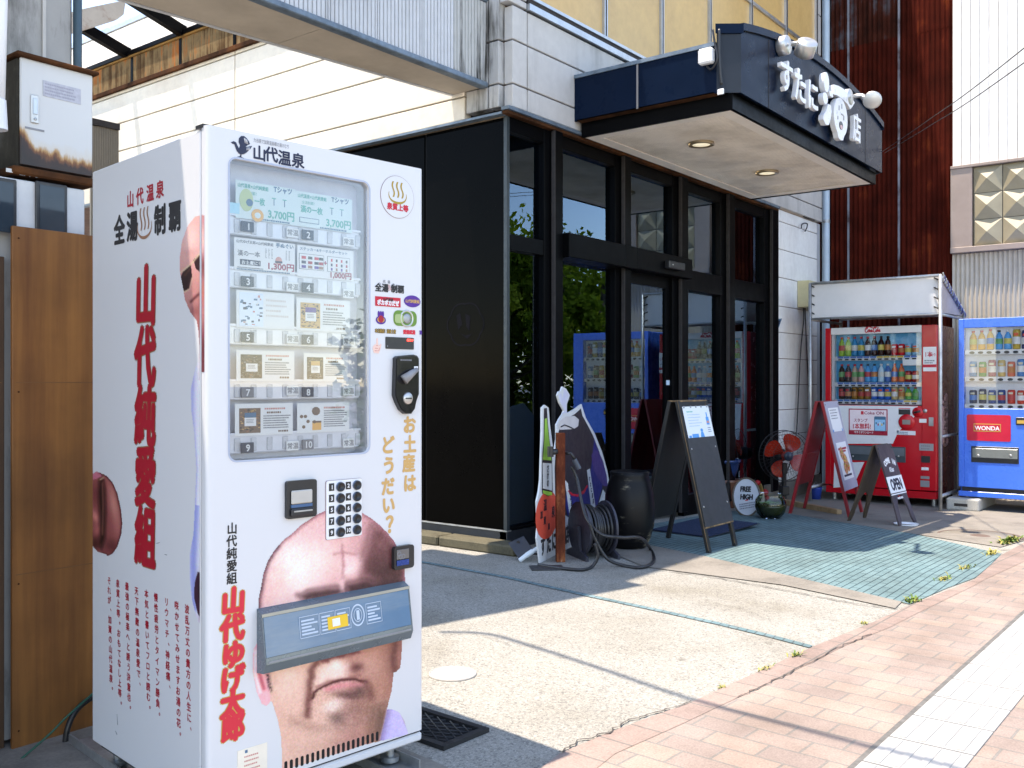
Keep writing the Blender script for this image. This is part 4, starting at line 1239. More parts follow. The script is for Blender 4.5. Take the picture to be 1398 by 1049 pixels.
# coin unit
def coin_unit():
    b = MB(); P = lambda px, py: V(px, py)
    o = [P(*q) for q in [(536, 489), (539, 486.5), (560, 484.5), (565, 486), (567.5, 490), (567.5, 538), (564, 548), (562, 558), (557, 565), (549, 565), (543, 560), (538, 550), (534.5, 540)]]
    b.prism(o, -0.016, -0.0004, m_dark)
    b.prism([((p[0] - o[0][0] - .04) * .93 + o[0][0] + .04, (p[1] - 1.2) * .96 + 1.2) for p in o], -0.019, -0.016, M('black_gloss_plastic', (0.012, 0.012, 0.014, 1), 0.15))
    cu = b.build('coin_unit', vm)
    b = MB()
    a_, q_ = P(544, 519), P(562, 505)
    b.tube([(a_[0], -0.026, a_[1]), ((a_[0] + q_[0]) / 2, -0.032, (a_[1] + q_[1]) / 2 + .004), (q_[0], -0.026, q_[1])], [0.016, 0.011, 0.007], m_grey, 12); b.build('return_lever', cu)
    b = MB(); x, z = P(551.5, 544); b.lathe([(0, 0.004), (0.016, 0.004), (0.02, 0.0)], m_chrome, (x, -0.019, z), 20, axis=(0, -1, 0)); b.box(x - .012, x + .012, -0.0245, -0.0232, z - .002, z + .002, m_dark); b.build('key_lock', cu)
    b = MB(); x, z = P(549, 491); lines(b, x - .022, x + .025, z, 1, .01, .0045, INK['grey'], -0.0196, .05); x, z = P(562, 503); b.box(x - .006, x + .010, -0.0196, -0.0192, z - .006, z + .006, INK['white']); b.build('coin_print', cu)
coin_unit()
# gold question
b = MB()
for s_, xs_, ys_ in (('お土産は', (558.4, 559, 557.6, 558.8), (580.5, 607, 632.8, 660)), ('どうだい？', (529, 529, 529, 529.5, 531.5), (608, 636, 664.5, 690, 716.5))):
    for ch, px, py in zip(s_, xs_, ys_):
        x, z = V(px, py); b.text(ch, x, z, 0.052 if ch != '？' else 0.06, INK['gold'], -0.0008, 0.0026, 1.0, 1.1, 'C')
    b.build('gold_lettering', vm); b = MB()
# bill slot
def bill_slot():
    x0, z1 = V(388.5, 662); x1, z0 = V(429.5, 699)
    zc_ = V(409, 681)[1]; hh = 0.053
    b = MB(); o = rounded(x0, x1, zc_ - hh, zc_ + hh, .008); b.prism(o, -0.012, -0.0004, m_dark); bs = b.build('bill_slot', vm)
    b = MB(); b.box(x0 + .012, x1 - .018, -0.0185, -0.0125, zc_ - .012, zc_ + .026, M('aged_ivory', (0.50, 0.47, 0.42, 1), 0.5), .003); b.box(x0 + .012, x1 - .018, -0.0165, -0.0125, zc_ - .022, zc_ - .0135, M('slot_blue', c(60, 95, 135), .3)); b.build('slot_plate', bs)
    b = MB(); b.box(x0 + .010, x1 - .014, -0.022, -0.0125, zc_ - .046, zc_ - .024, m_dark, .004); b.box(x0 + .016, x1 - .022, -0.0232, -0.0222, zc_ - .034, zc_ - .030, m_steel); b.build('slot_lip', bs)
bill_slot()
# keypad
def keypad():
    x0 = V(444.5, 700)[0]; x1 = V(493, 700)[0]; z1 = V(469, 655)[1]; z0 = V(469, 734)[1]
    b = MB(); b.prism(rounded(x0 - .001, x1 + .001, z0 - .001, z1 + .001, .006), -0.0022, -0.0004, M('sticker_edge', c(150, 120, 125), 0.4)); b.prism(rounded(x0, x1, z0, z1, .006), -0.004, -0.0022, m_white); kp = b.build('keypad', vm)
    for i in range(10):
        px = 463 if i % 2 == 0 else 485.5
        py = ([664.6, 680, 695.5, 711, 726.4] if i % 2 == 0 else [662.3, 677.7, 692.8, 708, 723])[i // 2]
        x, z = V(px, py)
        b = MB(); b.lathe([(0.0135, 0), (0.0135, 0.008), (0.0105, 0.0095), (0.0095, 0.006), (0.0, 0.006)], m_dark, (x, -0.004, z), 20, axis=(0, -1, 0))
        b.lathe([(0.0136, 0), (0.0148, 0.002), (0.0138, 0.006)], M('button_ring', (0.14, 0.19, 0.28, 1), 0.25, .5), (x, -0.004, z), 20, axis=(0, -1, 0), cap=False); b.build('button', kp)
        x, z = V(451.5 if i % 2 == 0 else 474.4, py + .6)
        b = MB(); b.box(x - .009, x + .009, -0.0048, -0.0042, z - .011, z + .011, INK['black']); b.text(str(i + 1), x, z, .016, INK['white'], -0.0051, .0006, 1, 1, 'C'); b.build('key_number', kp)
keypad()
# coin return cup
def coin_cup():
    x0, z1 = V(534.5, 746); x1 = V(561.5, 742)[0]; z0 = V(548, 776)[1]; z1 = V(548, 744.5)[1]
    b = MB(); b.prism(rounded(x0, x1, z0, z1, .010), -0.014, -0.0004, m_dark); cc_ = b.build('coin_return', vm)
    b = MB(); b.box(x0 + .008, x1 - .022, -0.0165, -0.0145, z0 + .032, z1 - .010, M('warm_grey_plastic', (0.16, 0.145, 0.135, 1), .35), .002); b.box(x0 + .008, x1 - .022, -0.0175, -0.0145, z0 + .012, z0 + .029, M('slot_blue_deep', c(25, 60, 130), .3), .002)
    for k in range(3): b.lathe([(0.005, 0), (0.0065, .0006), (0.008, 0)], INK['grey'], (x0 + .022 + (k % 2) * .011 - (.005 if k == 2 else 0), -0.0168, (z0 + z1) / 2 + .004 + (.009 if k == 2 else 0)), 14, axis=(0, -1, 0), cap=False)
    b.build('return_flap', cc_)
coin_cup()
# vertical lettering
b = MB()
for ch, py in zip('山代純愛組', (722, 739, 756, 773, 790)):
    x, z = V(316, py); b.text(ch, x, z, .033, INK['black'], -0.0008, .0009, .95, 1, 'C')
b.build('small_lettering', vm)
def red_title(name, chars, place, size, bold, y, parent, sx=1.0, sz=1.0, xf=None, main='scarlet'):
    b = MB()
    for ch, (x, z) in zip(chars, place):
        b.text(ch, x, z, size, INK['goldline'] if main == 'scarlet' else INK['bronze'], y, bold + (.0024 if main == 'scarlet' else .0032), sx, sz, 'C', xf=xf, shear=.05)
        b.text(ch, x, z, size, INK[main], y - .0006, bold, sx, sz, 'C', xf=xf, shear=.05)
    return b.build(name, parent)
red_title('red_lettering', '山代ゆげ太郎', [V(316.7, q) for q in (821, 857.5, 894, 927.5, 961, 994)], .0715, .0042, -.0008, vm, 1.0, 1.05)
# ---- product flap
def flap():
    x0 = V(350.5, 880)[0]; x1 = V(551.5, 820)[0]
    z1 = V(450, 812.5)[1]; z0 = V(450, 895)[1]
    D = 0.045
    b = MB()
    m_side = M('smoky_flap', (0.13, 0.165, 0.19, 1), .25, .2, .2, 8)
    b.prism([(-.0005, z0), (-D * .75, z0 + .004), (-D, z0 + .03), (-D * .55, z1 - .012), (-.0005, z1)], x0, x1, m_side, axis='x')
    fl = b.build('product_flap', vm)
    # tinted blue cover, set on the sloping face
    m_blue = mat_streak('tinted_blue_cover', (0.105, 0.20, 0.31), (0.24, 0.30, 0.34), 1.2, 9, .42, .75, .15)
    m_band = M('flap_band', c(120, 128, 128), .3, .2, .15, 10)
    P0, P1 = Vector((0, -D, z0 + .03)), Vector((0, -D * .55, z1 - .012)); dv = P1 - P0
    nrm = Vector((0, -dv.z, dv.y)).normalized()
    def slope(u0, u1, v0, v1, off, mat, bb):
        vs = []
        for o_ in (off, off + .0012):
            for (u_, v_) in ((u0, v0), (u1, v0), (u1, v1), (u0, v1)):
                q = P0 + dv * v_ + nrm * o_; vs.append((x0 + (x1 - x0) * u_, q.y, q.z))
        bb.add(vs, [(4, 5, 6, 7), (0, 4, 7, 3), (1, 2, 6, 5), (3, 7, 6, 2), (0, 1, 5, 4)], mat)
    b = MB(); slope(.008, .985, .14, .93, .0005, m_blue, b); b.build('flap_cover', fl)
    b = MB(); slope(0.0, 1.0, .94, 1.0, .001, M('flap_top_rail', c(165, 160, 145), .4, .2), b); slope(.004, .99, .0, .13, .0008, m_band, b); slope(.02, .98, .02, .055, .0022, m_grey, b); b.build('flap_rail', fl)
    b = MB()
    mw = M('flap_print', c(190, 205, 220), .5)
    def sbox(u0, u1, v0, v1, th=.002):
        slope(u0, u1, v0, v0 + .012, .0022, mw, b); slope(u0, u1, v1 - .012, v1, .0022, mw, b); slope(u0, u0 + th, v0, v1, .0022, mw, b); slope(u1 - th, u1, v0, v1, .0022, mw, b)
    for (u0, u1) in ((.22, .345), (.35, .45), (.455, .555), (.665, .775)):
        sbox(u0, u1, .36, .80)
        for k in range(5):
            slope(u0 + .012, u1 - .01 - .02 * (k % 3), .42 + k * .068, .455 + k * .068, .0022, mw, b)
    slope(.40, .535, .42, .68, .0030, INK['yellow'], b); slope(.43, .48, .47, .63, .0044, m_white, b)
    for k in range(30):
        a0, a1 = 2 * math.pi * k / 30, 2 * math.pi * (k + 1) / 30
        for r0, r1 in ((.86, 1.0), (.55, .62)):
            vs = []
            for (aa, rr) in ((a0, r0), (a1, r0), (a1, r1), (a0, r1)):
                q = P0 + dv * (.60 + .235 * rr * math.sin(aa)) + nrm * .0030; vs.append((x0 + (x1 - x0) * (.607 + .047 * rr * math.cos(aa)), q.y, q.z))
            b.add(vs, [(0, 1, 2, 3)], mw)
    slope(.597, .617, .5, .7, .003, mw, b)
    b.build('flap_print', fl)
flap()

# ---- printed portraits (flat ink on the wrap, colour per vertex)
def inpoly(x, y, poly):
    ins = np.zeros(x.shape, bool)
    n = len(poly)
    for i in range(n):
        x0, y0 = poly[i]; x1, y1 = poly[(i + 1) % n]
        cond = ((y0 > y) != (y1 > y))
        xi = (x1 - x0) * (y - y0) / (y1 - y0 + 1e-12) + x0
        ins ^= cond & (x < xi)
    return ins
def dseg(x, y, pts):
    d = np.full(x.shape, 1e9)
    for i in range(len(pts) - 1):
        ax, ay = pts[i]; bx_, by_ = pts[i + 1]
        dx, dy = bx_ - ax, by_ - ay
        t = np.clip(((x - ax) * dx + (y - ay) * dy) / (dx * dx + dy * dy + 1e-9), 0, 1)
        d = np.minimum(d, np.hypot(x - ax - t * dx, y - ay - t * dy))
    return d
class Paint:
    def __init__(s, x, y):
        s.x, s.y = x, y
        s.c = np.zeros(x.shape + (3,))
    def fill(s, col, w=1.0):
        w = np.asarray(w, float)
        w = np.clip(w, 0, 1)[..., None] if w.ndim else w
        s.c = s.c * (1 - w) + np.array(col, float) * w
    def blob(s, col, cx_, cy_, rx, ry, ang=0, k=1.0, hard=1.0):
        a = math.radians(ang)
        u = ((s.x - cx_) * math.cos(a) + (s.y - cy_) * math.sin(a)) / rx
        v = (-(s.x - cx_) * math.sin(a) + (s.y - cy_) * math.cos(a)) / ry
        s.fill(col, k * np.exp(-(u * u + v * v) ** hard))
    def stroke(s, col, pts, wd, k=1.0):
        d = dseg(s.x, s.y, pts)
        s.fill(col, k * np.exp(-(d / wd) ** 2))
    def soft(s, col, pts, w_, k=1.0):
        ins = inpoly(s.x, s.y, pts)
        d = dseg(s.x, s.y, list(pts) + [pts[0]])
        s.fill(col, k * np.where(ins, 1 - .5 * np.exp(-(d / w_) ** 2), .5 * np.exp(-(d / w_) ** 2)))
    def poly(s, col, pts, k=1.0):
        s.fill(col, k * inpoly(s.x, s.y, pts))
def print_sheet(name, parent, to_px, u0, u1, v0, v1, step, outline_fn, paint_fn, place, noise=5):
    nu, nv = max(2, int((u1 - u0) / step)), max(2, int((v1 - v0) / step))
    U, Vv = np.meshgrid(np.linspace(u0, u1, nu), np.linspace(v0, v1, nv))
    X_, Y_ = to_px(U, Vv)
    p = Paint(X_, Y_)
    paint_fn(p)
    rs = np.random.RandomState(5)
    colr = p.c + rs.randn(*p.c.shape) * noise
    colr = np.clip(colr, 0, 255) / 255.0
    lin = np.where(colr <= .04045, colr / 12.92, ((colr + .055) / 1.055) ** 2.4) * 0.86
    mask = outline_fn(X_, Y_)
    idx = -np.ones(U.shape, int)
    fm = mask[:-1, :-1] & mask[1:, :-1] & mask[:-1, 1:] & mask[1:, 1:]
    use = np.zeros(U.shape, bool)
    use[:-1, :-1] |= fm; use[1:, :-1] |= fm; use[:-1, 1:] |= fm; use[1:, 1:] |= fm
    idx[use] = np.arange(use.sum())
    vs = [place(a, b_) for a, b_ in zip(U[use], Vv[use])]
    jj, ii = np.nonzero(fm)
    fs = np.stack([idx[jj, ii], idx[jj, ii + 1], idx[jj + 1, ii + 1], idx[jj + 1, ii]], 1).tolist()
    me = bpy.data.meshes.new(name)
    me.from_pydata(vs, [], fs)
    ca = me.color_attributes.new('print', 'FLOAT_COLOR', 'POINT')
    rgba = np.ones((len(vs), 4), np.float32); rgba[:, :3] = lin[use]
    ca.data.foreach_set('color', rgba.ravel())
    me.materials.append(PAINT('portrait_ink'))
    me.update()
    o = bpy.data.objects.new(name, me); COL.objects.link(o); o.parent = parent
    return o
def proj_np(M4, P):
    q = P @ np.array(M4.to_3x3()).T + np.array(M4.translation) - np.array(CAM)
    F_, R_ = np.array(FWD), np.array(RGT)
    d = q @ F_
    return PX + FOC * (q @ R_) / d, PY - FOC * q[..., 2] / d
VMF = frame(vm)
def front_px(U, Vv): return proj_np(VMF, np.stack([U, np.zeros_like(U), Vv], -1))
def side_px(U, Vv): return proj_np(VMF, np.stack([np.zeros_like(U), U, Vv], -1))
HEAD = [(352, 830), (353, 815), (355.5, 803), (359, 783), (364.7, 766.5), (371, 756), (378.4, 746), (388, 736), (399, 727.6), (410, 717), (422, 709), (433, 702), (444.8, 696.7), (456, 694), (467.7, 693), (481, 694.5), (493, 699), (506, 706.5), (518, 716), (529, 727), (538.6, 739), (546, 753), (552.4, 771), (553.5, 794), (553, 806), (551, 850), (549, 875), (548.5, 895), (546.7, 912), (541, 918), (537.7, 919), (536.5, 930), (535, 944), (531, 958), (529, 968), (536, 968), (545, 972), (552, 983), (558, 1003), (500, 1017), (384, 1053), (384.5, 1030), (383, 1005), (379, 985), (373, 965), (370, 958), (364, 965), (357, 962), (350, 946), (345, 920), (344, 897), (346, 885), (352, 875)]
def head_mask(x, y): return inpoly(x, y, HEAD)
def paint_head(p):
    x, y = p.x, p.y
    rs = np.random.RandomState(3)
    def fuzz(cell):          # soft random mottling, cell in photo pixels
        gx, gy = (x - 330) / cell, (y - 680) / cell
        i, j = np.floor(gx).astype(int), np.floor(gy).astype(int)
        g = rs.rand(400, 400)
        fx, fy = gx - i, gy - j
        fx, fy = fx * fx * (3 - 2 * fx), fy * fy * (3 - 2 * fy)
        i, j = i % 398, j % 398
        return (g[j, i] * (1 - fx) + g[j, i + 1] * fx) * (1 - fy) + (g[j + 1, i] * (1 - fx) + g[j + 1, i + 1] * fx) * fy - .5
    f1, f2, f3 = fuzz(9), fuzz(3.2), fuzz(1.5)
    wx, wy = f1 * 5 + f2 * 3, (np.roll(f1, 17, 0)) * 5 + f3 * 2
    p.x, p.y = x + wx * .45, y + wy * .45
    p.fill((232, 180, 174))
    p.fill((186, 128, 128), np.clip((x - 400) / 140, 0, 1) * 0.7)
    p.blob((255, 232, 220), 404, 772, 34, 40, -20, 1.0, 1.3)
    p.blob((252, 218, 206), 436, 760, 34, 32, -20, .8)
    p.blob((240, 192, 188), 448, 724, 60, 22, 0, .7)
    p.blob((216, 158, 160), 500, 722, 28, 14, 20, .6)
    p.blob((244, 200, 188), 378, 806, 18, 36, 15, .6)
    TEMPLE = [(507, 719), (526, 721), (545, 743), (556, 765), (556, 812), (520, 806), (514, 794), (496, 787), (491, 772), (498, 753), (503, 735)]
    p.soft((98, 58, 60), TEMPLE, 7, .92)
    p.blob((72, 40, 42), 530, 782, 28, 18, 0, .75, 1.4)
    p.blob((150, 98, 98), 520, 742, 12, 12, 0, .45)
    p.blob((246, 204, 198), 480, 771, 14, 15, 0, .95, 1.5)
    p.blob((250, 222, 212), 474, 780, 9, 7, 0, .7)
    p.stroke((176, 118, 118), [(468, 745), (469, 775), (467, 792)], 2.2, .6)
    p.stroke((172, 112, 112), [(455, 757), (470, 755), (486, 757)], 2.0, .4)
    p.soft((70, 40, 44), [(407, 813), (428, 805), (456, 802), (472, 803), (470, 812), (444, 818), (417, 822)], 4, .92)
    p.soft((66, 36, 40), [(473, 797), (495, 792), (514, 795), (546, 795), (546, 808), (506, 809), (475, 811)], 4, .95)
    p.blob((236, 190, 184), 467, 798, 4, 12, 0, .9)
    d = dseg(x, y, HEAD[:26])
    p.fill((158, 100, 108), .85 * np.exp(-(d / 4.0) ** 2))
    p.fill((66, 44, 50), (.55 + f3) * np.exp(-(dseg(x, y, HEAD[:7]) / 4.5) ** 2))
    # lower face
    low = np.clip((y - 862) / 10, 0, 1)
    p.fill((226, 180, 160), low * np.clip((490 - x) / 40, 0, 1))
    p.fill((182, 130, 112), low * np.clip((x - 452) / 50, 0, 1))
    p.blob((242, 202, 184), 394, 925, 20, 32, 0, .85)
    p.blob((208, 158, 142), 503, 908, 16, 18, 0, .75)
    p.blob((120, 74, 68), 540, 895, 12, 36, 0, .8)
    p.stroke((112, 66, 62), [(434, 900), (425, 918), (422.5, 946), (419, 976)], 5.5, .85)
    p.soft((246, 212, 198), [(437, 914), (455, 901), (475, 909), (472, 926), (446, 930), (431, 938)], 4, .95)
    p.blob((255, 232, 220), 460, 908, 8, 7, 0, .8)
    p.stroke((110, 56, 60), [(440, 902), (458, 896), (488, 889)], 4, .85)
    p.blob((92, 48, 48), 487, 911, 9, 6, -10, .8)
    p.stroke((150, 96, 88), [(432, 938), (447, 931), (472, 927), (490, 922)], 2.5, .6)
    p.stroke((222, 146, 146), [(446, 941), (460, 936), (476, 935), (492, 935)], 4.5, .95)
    p.stroke((84, 40, 42), [(426, 953), (428.5, 946), (436, 940.5), (444, 935.8), (454, 931.5), (464, 928.8), (474, 927.5), (484, 927.5), (492, 929), (499, 931)], 1.9, .97)
    p.stroke((120, 72, 68), [(499, 931), (504, 942), (507, 953)], 5, .6)
    p.blob((104, 70, 66), 476, 949, 20, 6, 5, .9)
    p.blob((92, 62, 60), 491, 944, 12, 9, 0, .7)
    p.blob((246, 218, 204), 455, 964, 14, 8, -25, .95, 1.3)
    p.blob((112, 86, 80), 461, 981, 12, 9, 0, .75)
    p.blob((140, 104, 92), 488, 968, 22, 12, 0, .55)
    p.stroke((168, 126, 112), [(400, 985), (436, 998), (478, 992), (512, 974)], 8, .45)
    p.blob((226, 180, 160), 425, 1010, 36, 12, -10, .7)
    p.soft((112, 84, 72), [(512, 968), (528, 962), (530, 1000), (516, 1012), (506, 1000)], 7, .85)
    p.blob((186, 132, 116), 470, 1012, 40, 12, -14, .5)
    EAR = [(352, 872), (346, 885), (344, 897), (345, 920), (350, 946), (357, 962), (364, 965), (370, 958), (368, 935), (366, 900), (358, 872)]
    p.poly((248, 176, 180), EAR)
    ine = inpoly(x, y, EAR)
    p.fill((255, 220, 220), ine * .85 * np.exp(-(dseg(x, y, [(349, 890), (349, 920), (355, 945)]) / 3) ** 2))
    p.fill((190, 88, 100), ine * .85 * np.exp(-(dseg(x, y, [(356, 895), (354, 920), (360, 940)]) / 3) ** 2))
    p.fill((60, 42, 46), np.clip(.6 + f3 * 1.2, 0, 1) * np.exp(-(dseg(x, y, [(365, 919), (367, 930), (369, 942)]) / 3) ** 2))
    p.stroke((105, 62, 58), [(540, 875), (537, 900), (538, 916)], 3.5, .7)
    p.blob((178, 120, 108), 545, 895, 4, 16, 0, .6)
    COL_ = [(529, 967), (536, 966), (547, 972), (560, 1003), (525, 1016), (519, 1010), (524, 990)]
    p.x, p.y = x, y
    p.soft((205, 190, 230), COL_, 1.5, 1)
    p.fill((150, 132, 176), inpoly(x, y, COL_) * .8 * np.exp(-(dseg(x, y, [(529, 968), (524, 990), (519, 1012)]) / 6) ** 2))
    # pores and stubble
    k = 10 + 14 * np.exp(-((x - 470) / 60.) ** 2 - ((y - 965) / 40.) ** 2) + 12 * np.exp(-(d / 14) ** 2)
    p.c = (p.c - 150) * 1.16 + 158 + (f3 * k)[..., None] * 1.5 + (f2 * 9)[..., None] + (f1 * 7)[..., None]
zf0 = zbase + 0.002
print_sheet('portrait_print', vm, front_px, V(343, 900)[0], V(560, 900)[0], zf0, V(468, 690)[1], 0.0022, lambda x, y: head_mask(x, y), paint_head, lambda a, b_: (a, -0.0004, b_))
# ventilation slots along the bottom of the door
b = MB()
xa, xb = V(388, 1035)[0], V(513, 1000)[0]
for k in range(19):
    x = xa + (xb - xa) * k / 18
    b.prism(rounded(x, x + 0.0095, zbase + 0.012, zbase + 0.040, .004, 3), -0.0012, -0.0006, M('slot_black', (0.006, 0.005, 0.005, 1), .8))
b.build('vent_slots', vm)
b = MB(); x0 = V(324, 1040)[0]; x1 = V(364.5, 1040)[0]; z1 = V(344, 1019.5)[1]
b.box(x0, x1, -0.0012, -0.0004, z1 - .10, z1, M('cream_label', c(236, 226, 208), .5)); lines(b, x0 + .02, x1 - .02, z1 - .02, 4, .012, .004, INK['rose'], -0.0016); b.box(x0 + .022, x0 + .03, -.0016, -.0013, z1 - .012, z1 - .004, INK['blue']); b.build('rating_label', vm)

# ---- printing on the left side; side plane x = 0, u runs along y
SIDE = Matrix(((0, 1, 0, 0), (-1, 0, 0, 0), (0, 0, 1, 0), (0, 0, 0, 1)))   # text x -> -y, text y -> x
def St(px, py):
    y, z = S(px, py)
    return -y, z
TX = Matrix(((0, 1, 0, -0.0), (-1, 0, 0, 0), (0, 0, 1, 0), (0, 0, 0, 1)))
b = MB()
for ch, q in zip('山代温泉', ((177.7, 273), (191, 268.5), (205, 264), (218.5, 259))):
    x, z = St(*q); b.text(ch, x, z, .052, INK['crimson'], -.0008, .0015, .95, 1.0, 'C', xf=TX)
for ch, q, s_ in (('全', (163, 315), .092), ('湯', (180.5, 310), .092), ('制', (218, 301), .088), ('覇', (238.5, 296), .088)):
    x, z = St(*q); b.text(ch, x, z, s_, INK['black'], -.0008, .0034, .85, 1.0, 'C', xf=TX)
for s_ in (0,):
    x, z = St(197.5, 305)
    tmp = MB(); steam_mark(tmp, x, z, .105, INK['bronze'], -.001, .05)
    b.add(tmp.v, tmp.f, INK['bronze'], False, TX)
b.build('side_heading', vm)
place = [St(198, q) for q in (405, 488, 569, 652, 734)]
red_title('side_title', '山代純愛組', place, .150, .0068, -.0008, vm, .92, 1.22, TX, 'crimson')
b = MB()
cols = ['波乱万丈の貴方の人生に、', '咲かせてみせますお湯の花。', 'リウマチ、神経痛、', '慢性疲労とタイマン勝負。', '本気と書いてフロと読む。', '天下無敵の温泉愛で、', '最強の極楽へと誘う決意也。', '泉質上等。おもてなし上等。', 'それが、加賀の山代温泉。']
for s_, px, ya, ye in zip(cols, (255.5, 241.3, 227, 213, 200, 186.5, 173.5, 161, 149), (832, 827, 822, 816, 811, 807, 801, 797, 793), (995, 1002, 938, 975, 966, 934, 966, 960, 940)):
    (x, za), (x2, zb_) = St(px, ya), St(px + 3, ye)
    n = len(s_)
    for i, ch in enumerate(s_):
        t = i / (n - 1)
        dx = (.009, .009) if ch in '、。' else (0, 0)
        b.text(ch, x + (x2 - x) * t + dx[0], za + (zb_ - za) * t + dx[1], .0255, INK['crimson'], -.0008, .0006, 1, 1, 'C', xf=TX)
b.build('side_verse', vm)
# scratches low on the side
b = MB()
for q in ((214, 742, 218, 741), (225, 757, 228, 758), (160, 975, 161, 990), (158, 998, 160, 1003)):
    a_ = St(q[0], q[1]); e_ = St(q[2], q[3]); b.tube([(-.0006, -a_[0], a_[1]), (-.0006, -e_[0], e_[1])], .0009, INK['grey'], 4)
b.build('scratch', vm)
MAN = [(277, 293), (272, 293.5), (266, 295.7), (255.5, 309.4), (247.9, 330.7), (245, 355), (245.7, 373.4), (249.4, 391.7), (252.4, 410), (260, 428), (268.3, 438), (270.7, 452.7), (272, 470), (271, 490), (266, 505), (260.5, 530), (261, 560), (265, 590), (268, 640), (266, 690), (264, 730), (259, 755), (259, 790), (262, 820), (270, 850), (280, 856), (281, 500), (279, 293)]
def man_mask(x, y): return inpoly(x, y, MAN)
def paint_man(p):
    x, y = p.x, p.y
    p.fill((250, 250, 255))
    skin = y < 470
    p.fill((236, 176, 168), skin * 1.0)
    p.fill((170, 96, 92), np.clip((y - 330) / 120, 0, 1) * skin * .7)
    p.blob((250, 210, 200), 262, 325, 10, 22, 0, .8)
    p.blob((214, 148, 140), 258, 345, 10, 5, 0, .5)
    p.poly((44, 20, 22), [(246.5, 380), (250, 371), (261, 361.5), (262.5, 378), (259, 394), (252, 398), (248, 392)])
    p.poly((52, 20, 22), [(264, 355), (277, 345), (281, 346), (281, 372), (276, 374), (268, 368)])
    p.stroke((120, 70, 50), [(253, 376), (259, 368)], 1.5, .6)
    p.stroke((226, 200, 160), [(246, 372), (250, 370), (262, 360), (272, 348), (281, 342)], 1.2, .9)
    p.stroke((226, 200, 160), [(247, 392), (252, 399), (259, 395), (262.5, 380)], 1.0, .8)
    p.blob((210, 140, 132), 263, 392, 4, 10, 0, .7)
    p.stroke((96, 40, 44), [(261, 412), (268, 405), (272, 402)], 2.0, .8)
    p.blob((128, 70, 72), 266, 425, 8, 8, 0, .5)
    p.blob((120, 62, 66), 276, 440, 6, 40, 0, .6)
    body = np.clip((y - 468) / 12, 0, 1)
    p.fill((104, 50, 60), (y > 460) * np.exp(-((x - 279) / 5) ** 2) * (y < 520))
    p.fill((216, 212, 244), body * np.exp(-((x - 263) / 5) ** 2))
    p.fill((178, 180, 232), body * np.exp(-(dseg(x, y, [(264, 500), (262, 560), (268, 640), (264, 740)]) / 2.2) ** 2) * .8)
    p.fill((150, 160, 230), (y > 690) * np.exp(-(dseg(x, y, [(268, 690), (264, 770), (266, 830)]) / 5) ** 2) * .8)
    p.poly((70, 32, 52), [(270, 781), (281, 783), (281, 852), (276, 848), (270, 838), (265, 815), (266, 795)])
    p.blob((40, 14, 26), 274, 805, 5, 18, 0, .7)
    p.blob((110, 60, 90), 277, 845, 5, 8, 0, .7)
y0_, z_a = S(244, 600); y1_ = 0.0
print_sheet('side_portrait_print', vm, side_px, DT + 0.010, S(243, 500)[0], S(262, 858)[1], S(277, 292)[1], 0.0028, man_mask, paint_man, lambda a, b_: (-0.0005, a, b_))
def paint_edge(p):
    x, y = p.x, p.y
    p.fill((196, 128, 128))
    p.fill((238, 190, 186), np.exp(-((y - 330) / 30) ** 2))
    p.fill((150, 84, 86), np.exp(-((y - 365) / 16) ** 2))
    p.fill((120, 60, 66), np.clip((y - 430) / 40, 0, 1))
    p.fill((200, 120, 110), np.exp(-((y - 400) / 14) ** 2))
print_sheet('edge_print', vm, side_px, 0.0145, DT - 0.001, S(285, 508)[1], S(285, 291)[1], 0.003, lambda x, y: (y > 293 + 0 * x) & (y < 505 - (x - 281) * 6), paint_edge, lambda a, b_: (-0.0005, a, b_))
BACK = [(127, 646), (132, 643), (137, 645), (146, 649), (154, 658), (161, 674), (165.5, 695), (167.5, 715), (166, 730), (161, 747), (154, 757), (148, 760), (141, 756), (133, 754), (127, 747)]
def paint_back(p):
    x, y = p.x, p.y
    p.fill((158, 82, 80))
    p.blob((222, 146, 130), 156, 690, 6, 30, -10, .9)
    p.blob((196, 116, 108), 161, 715, 5, 26, 6, .6)
    p.blob((96, 42, 44), 152, 745, 10, 10, 0, .8)
    p.poly((214, 120, 140), [(127, 645), (137, 643), (139, 650), (132, 654), (127, 655)])
    p.soft((36, 14, 14), [(136, 655), (141, 653), (144, 668), (145, 700), (144, 735), (139, 750), (135, 742), (136, 700), (133, 672)], 2, .97)
    p.stroke((150, 92, 78), [(140, 660), (141, 690), (140, 730)], 1.2, .75)
    p.stroke((205, 170, 140), [(137, 655), (142, 652)], 1.0, .9)
    p.blob((232, 140, 130), 130, 705, 4, 9, -20, .95)
    p.blob((206, 110, 104), 133, 724, 4, 8, 0, .8)
    p.blob((60, 22, 24), 130, 742, 7, 9, 0, .9)
    p.blob((120, 52, 54), 130, 675, 5, 14, 0, .7)
    d = dseg(x, y, BACK[2:13]); p.fill((84, 34, 38), .85 * np.exp(-(d / 2.4) ** 2))
print_sheet('back_portrait_print', vm, side_px, S(169, 700)[0], VD - 0.004, S(148, 762)[1], S(134, 641)[1], 0.003, lambda x, y: inpoly(x, y, BACK + [(120, 747), (120, 646)]), paint_back, lambda a, b_: (-0.0005, a, b_))
# ---- feet and base
for (x, y) in ((VW - 0.055, 0.10), (0.055, 0.10), (VW - 0.055, VD - 0.06), (0.055, VD - 0.06)):
    b = MB(); b.cyl((x, y, 0.025), (x, y, VZ0 + 0.01), 0.013, m_steel, n=12); b.cyl((x, y, 0.013), (x, y, 0.028), 0.03, m_steel, n=14); b.build('foot', vm)
b = MB(); b.box(0.02, VW - 0.02, 0.09, VD - 0.02, VZ0 - 0.02, VZ0 + 0.002, m_dark); b.build('underside', vm)
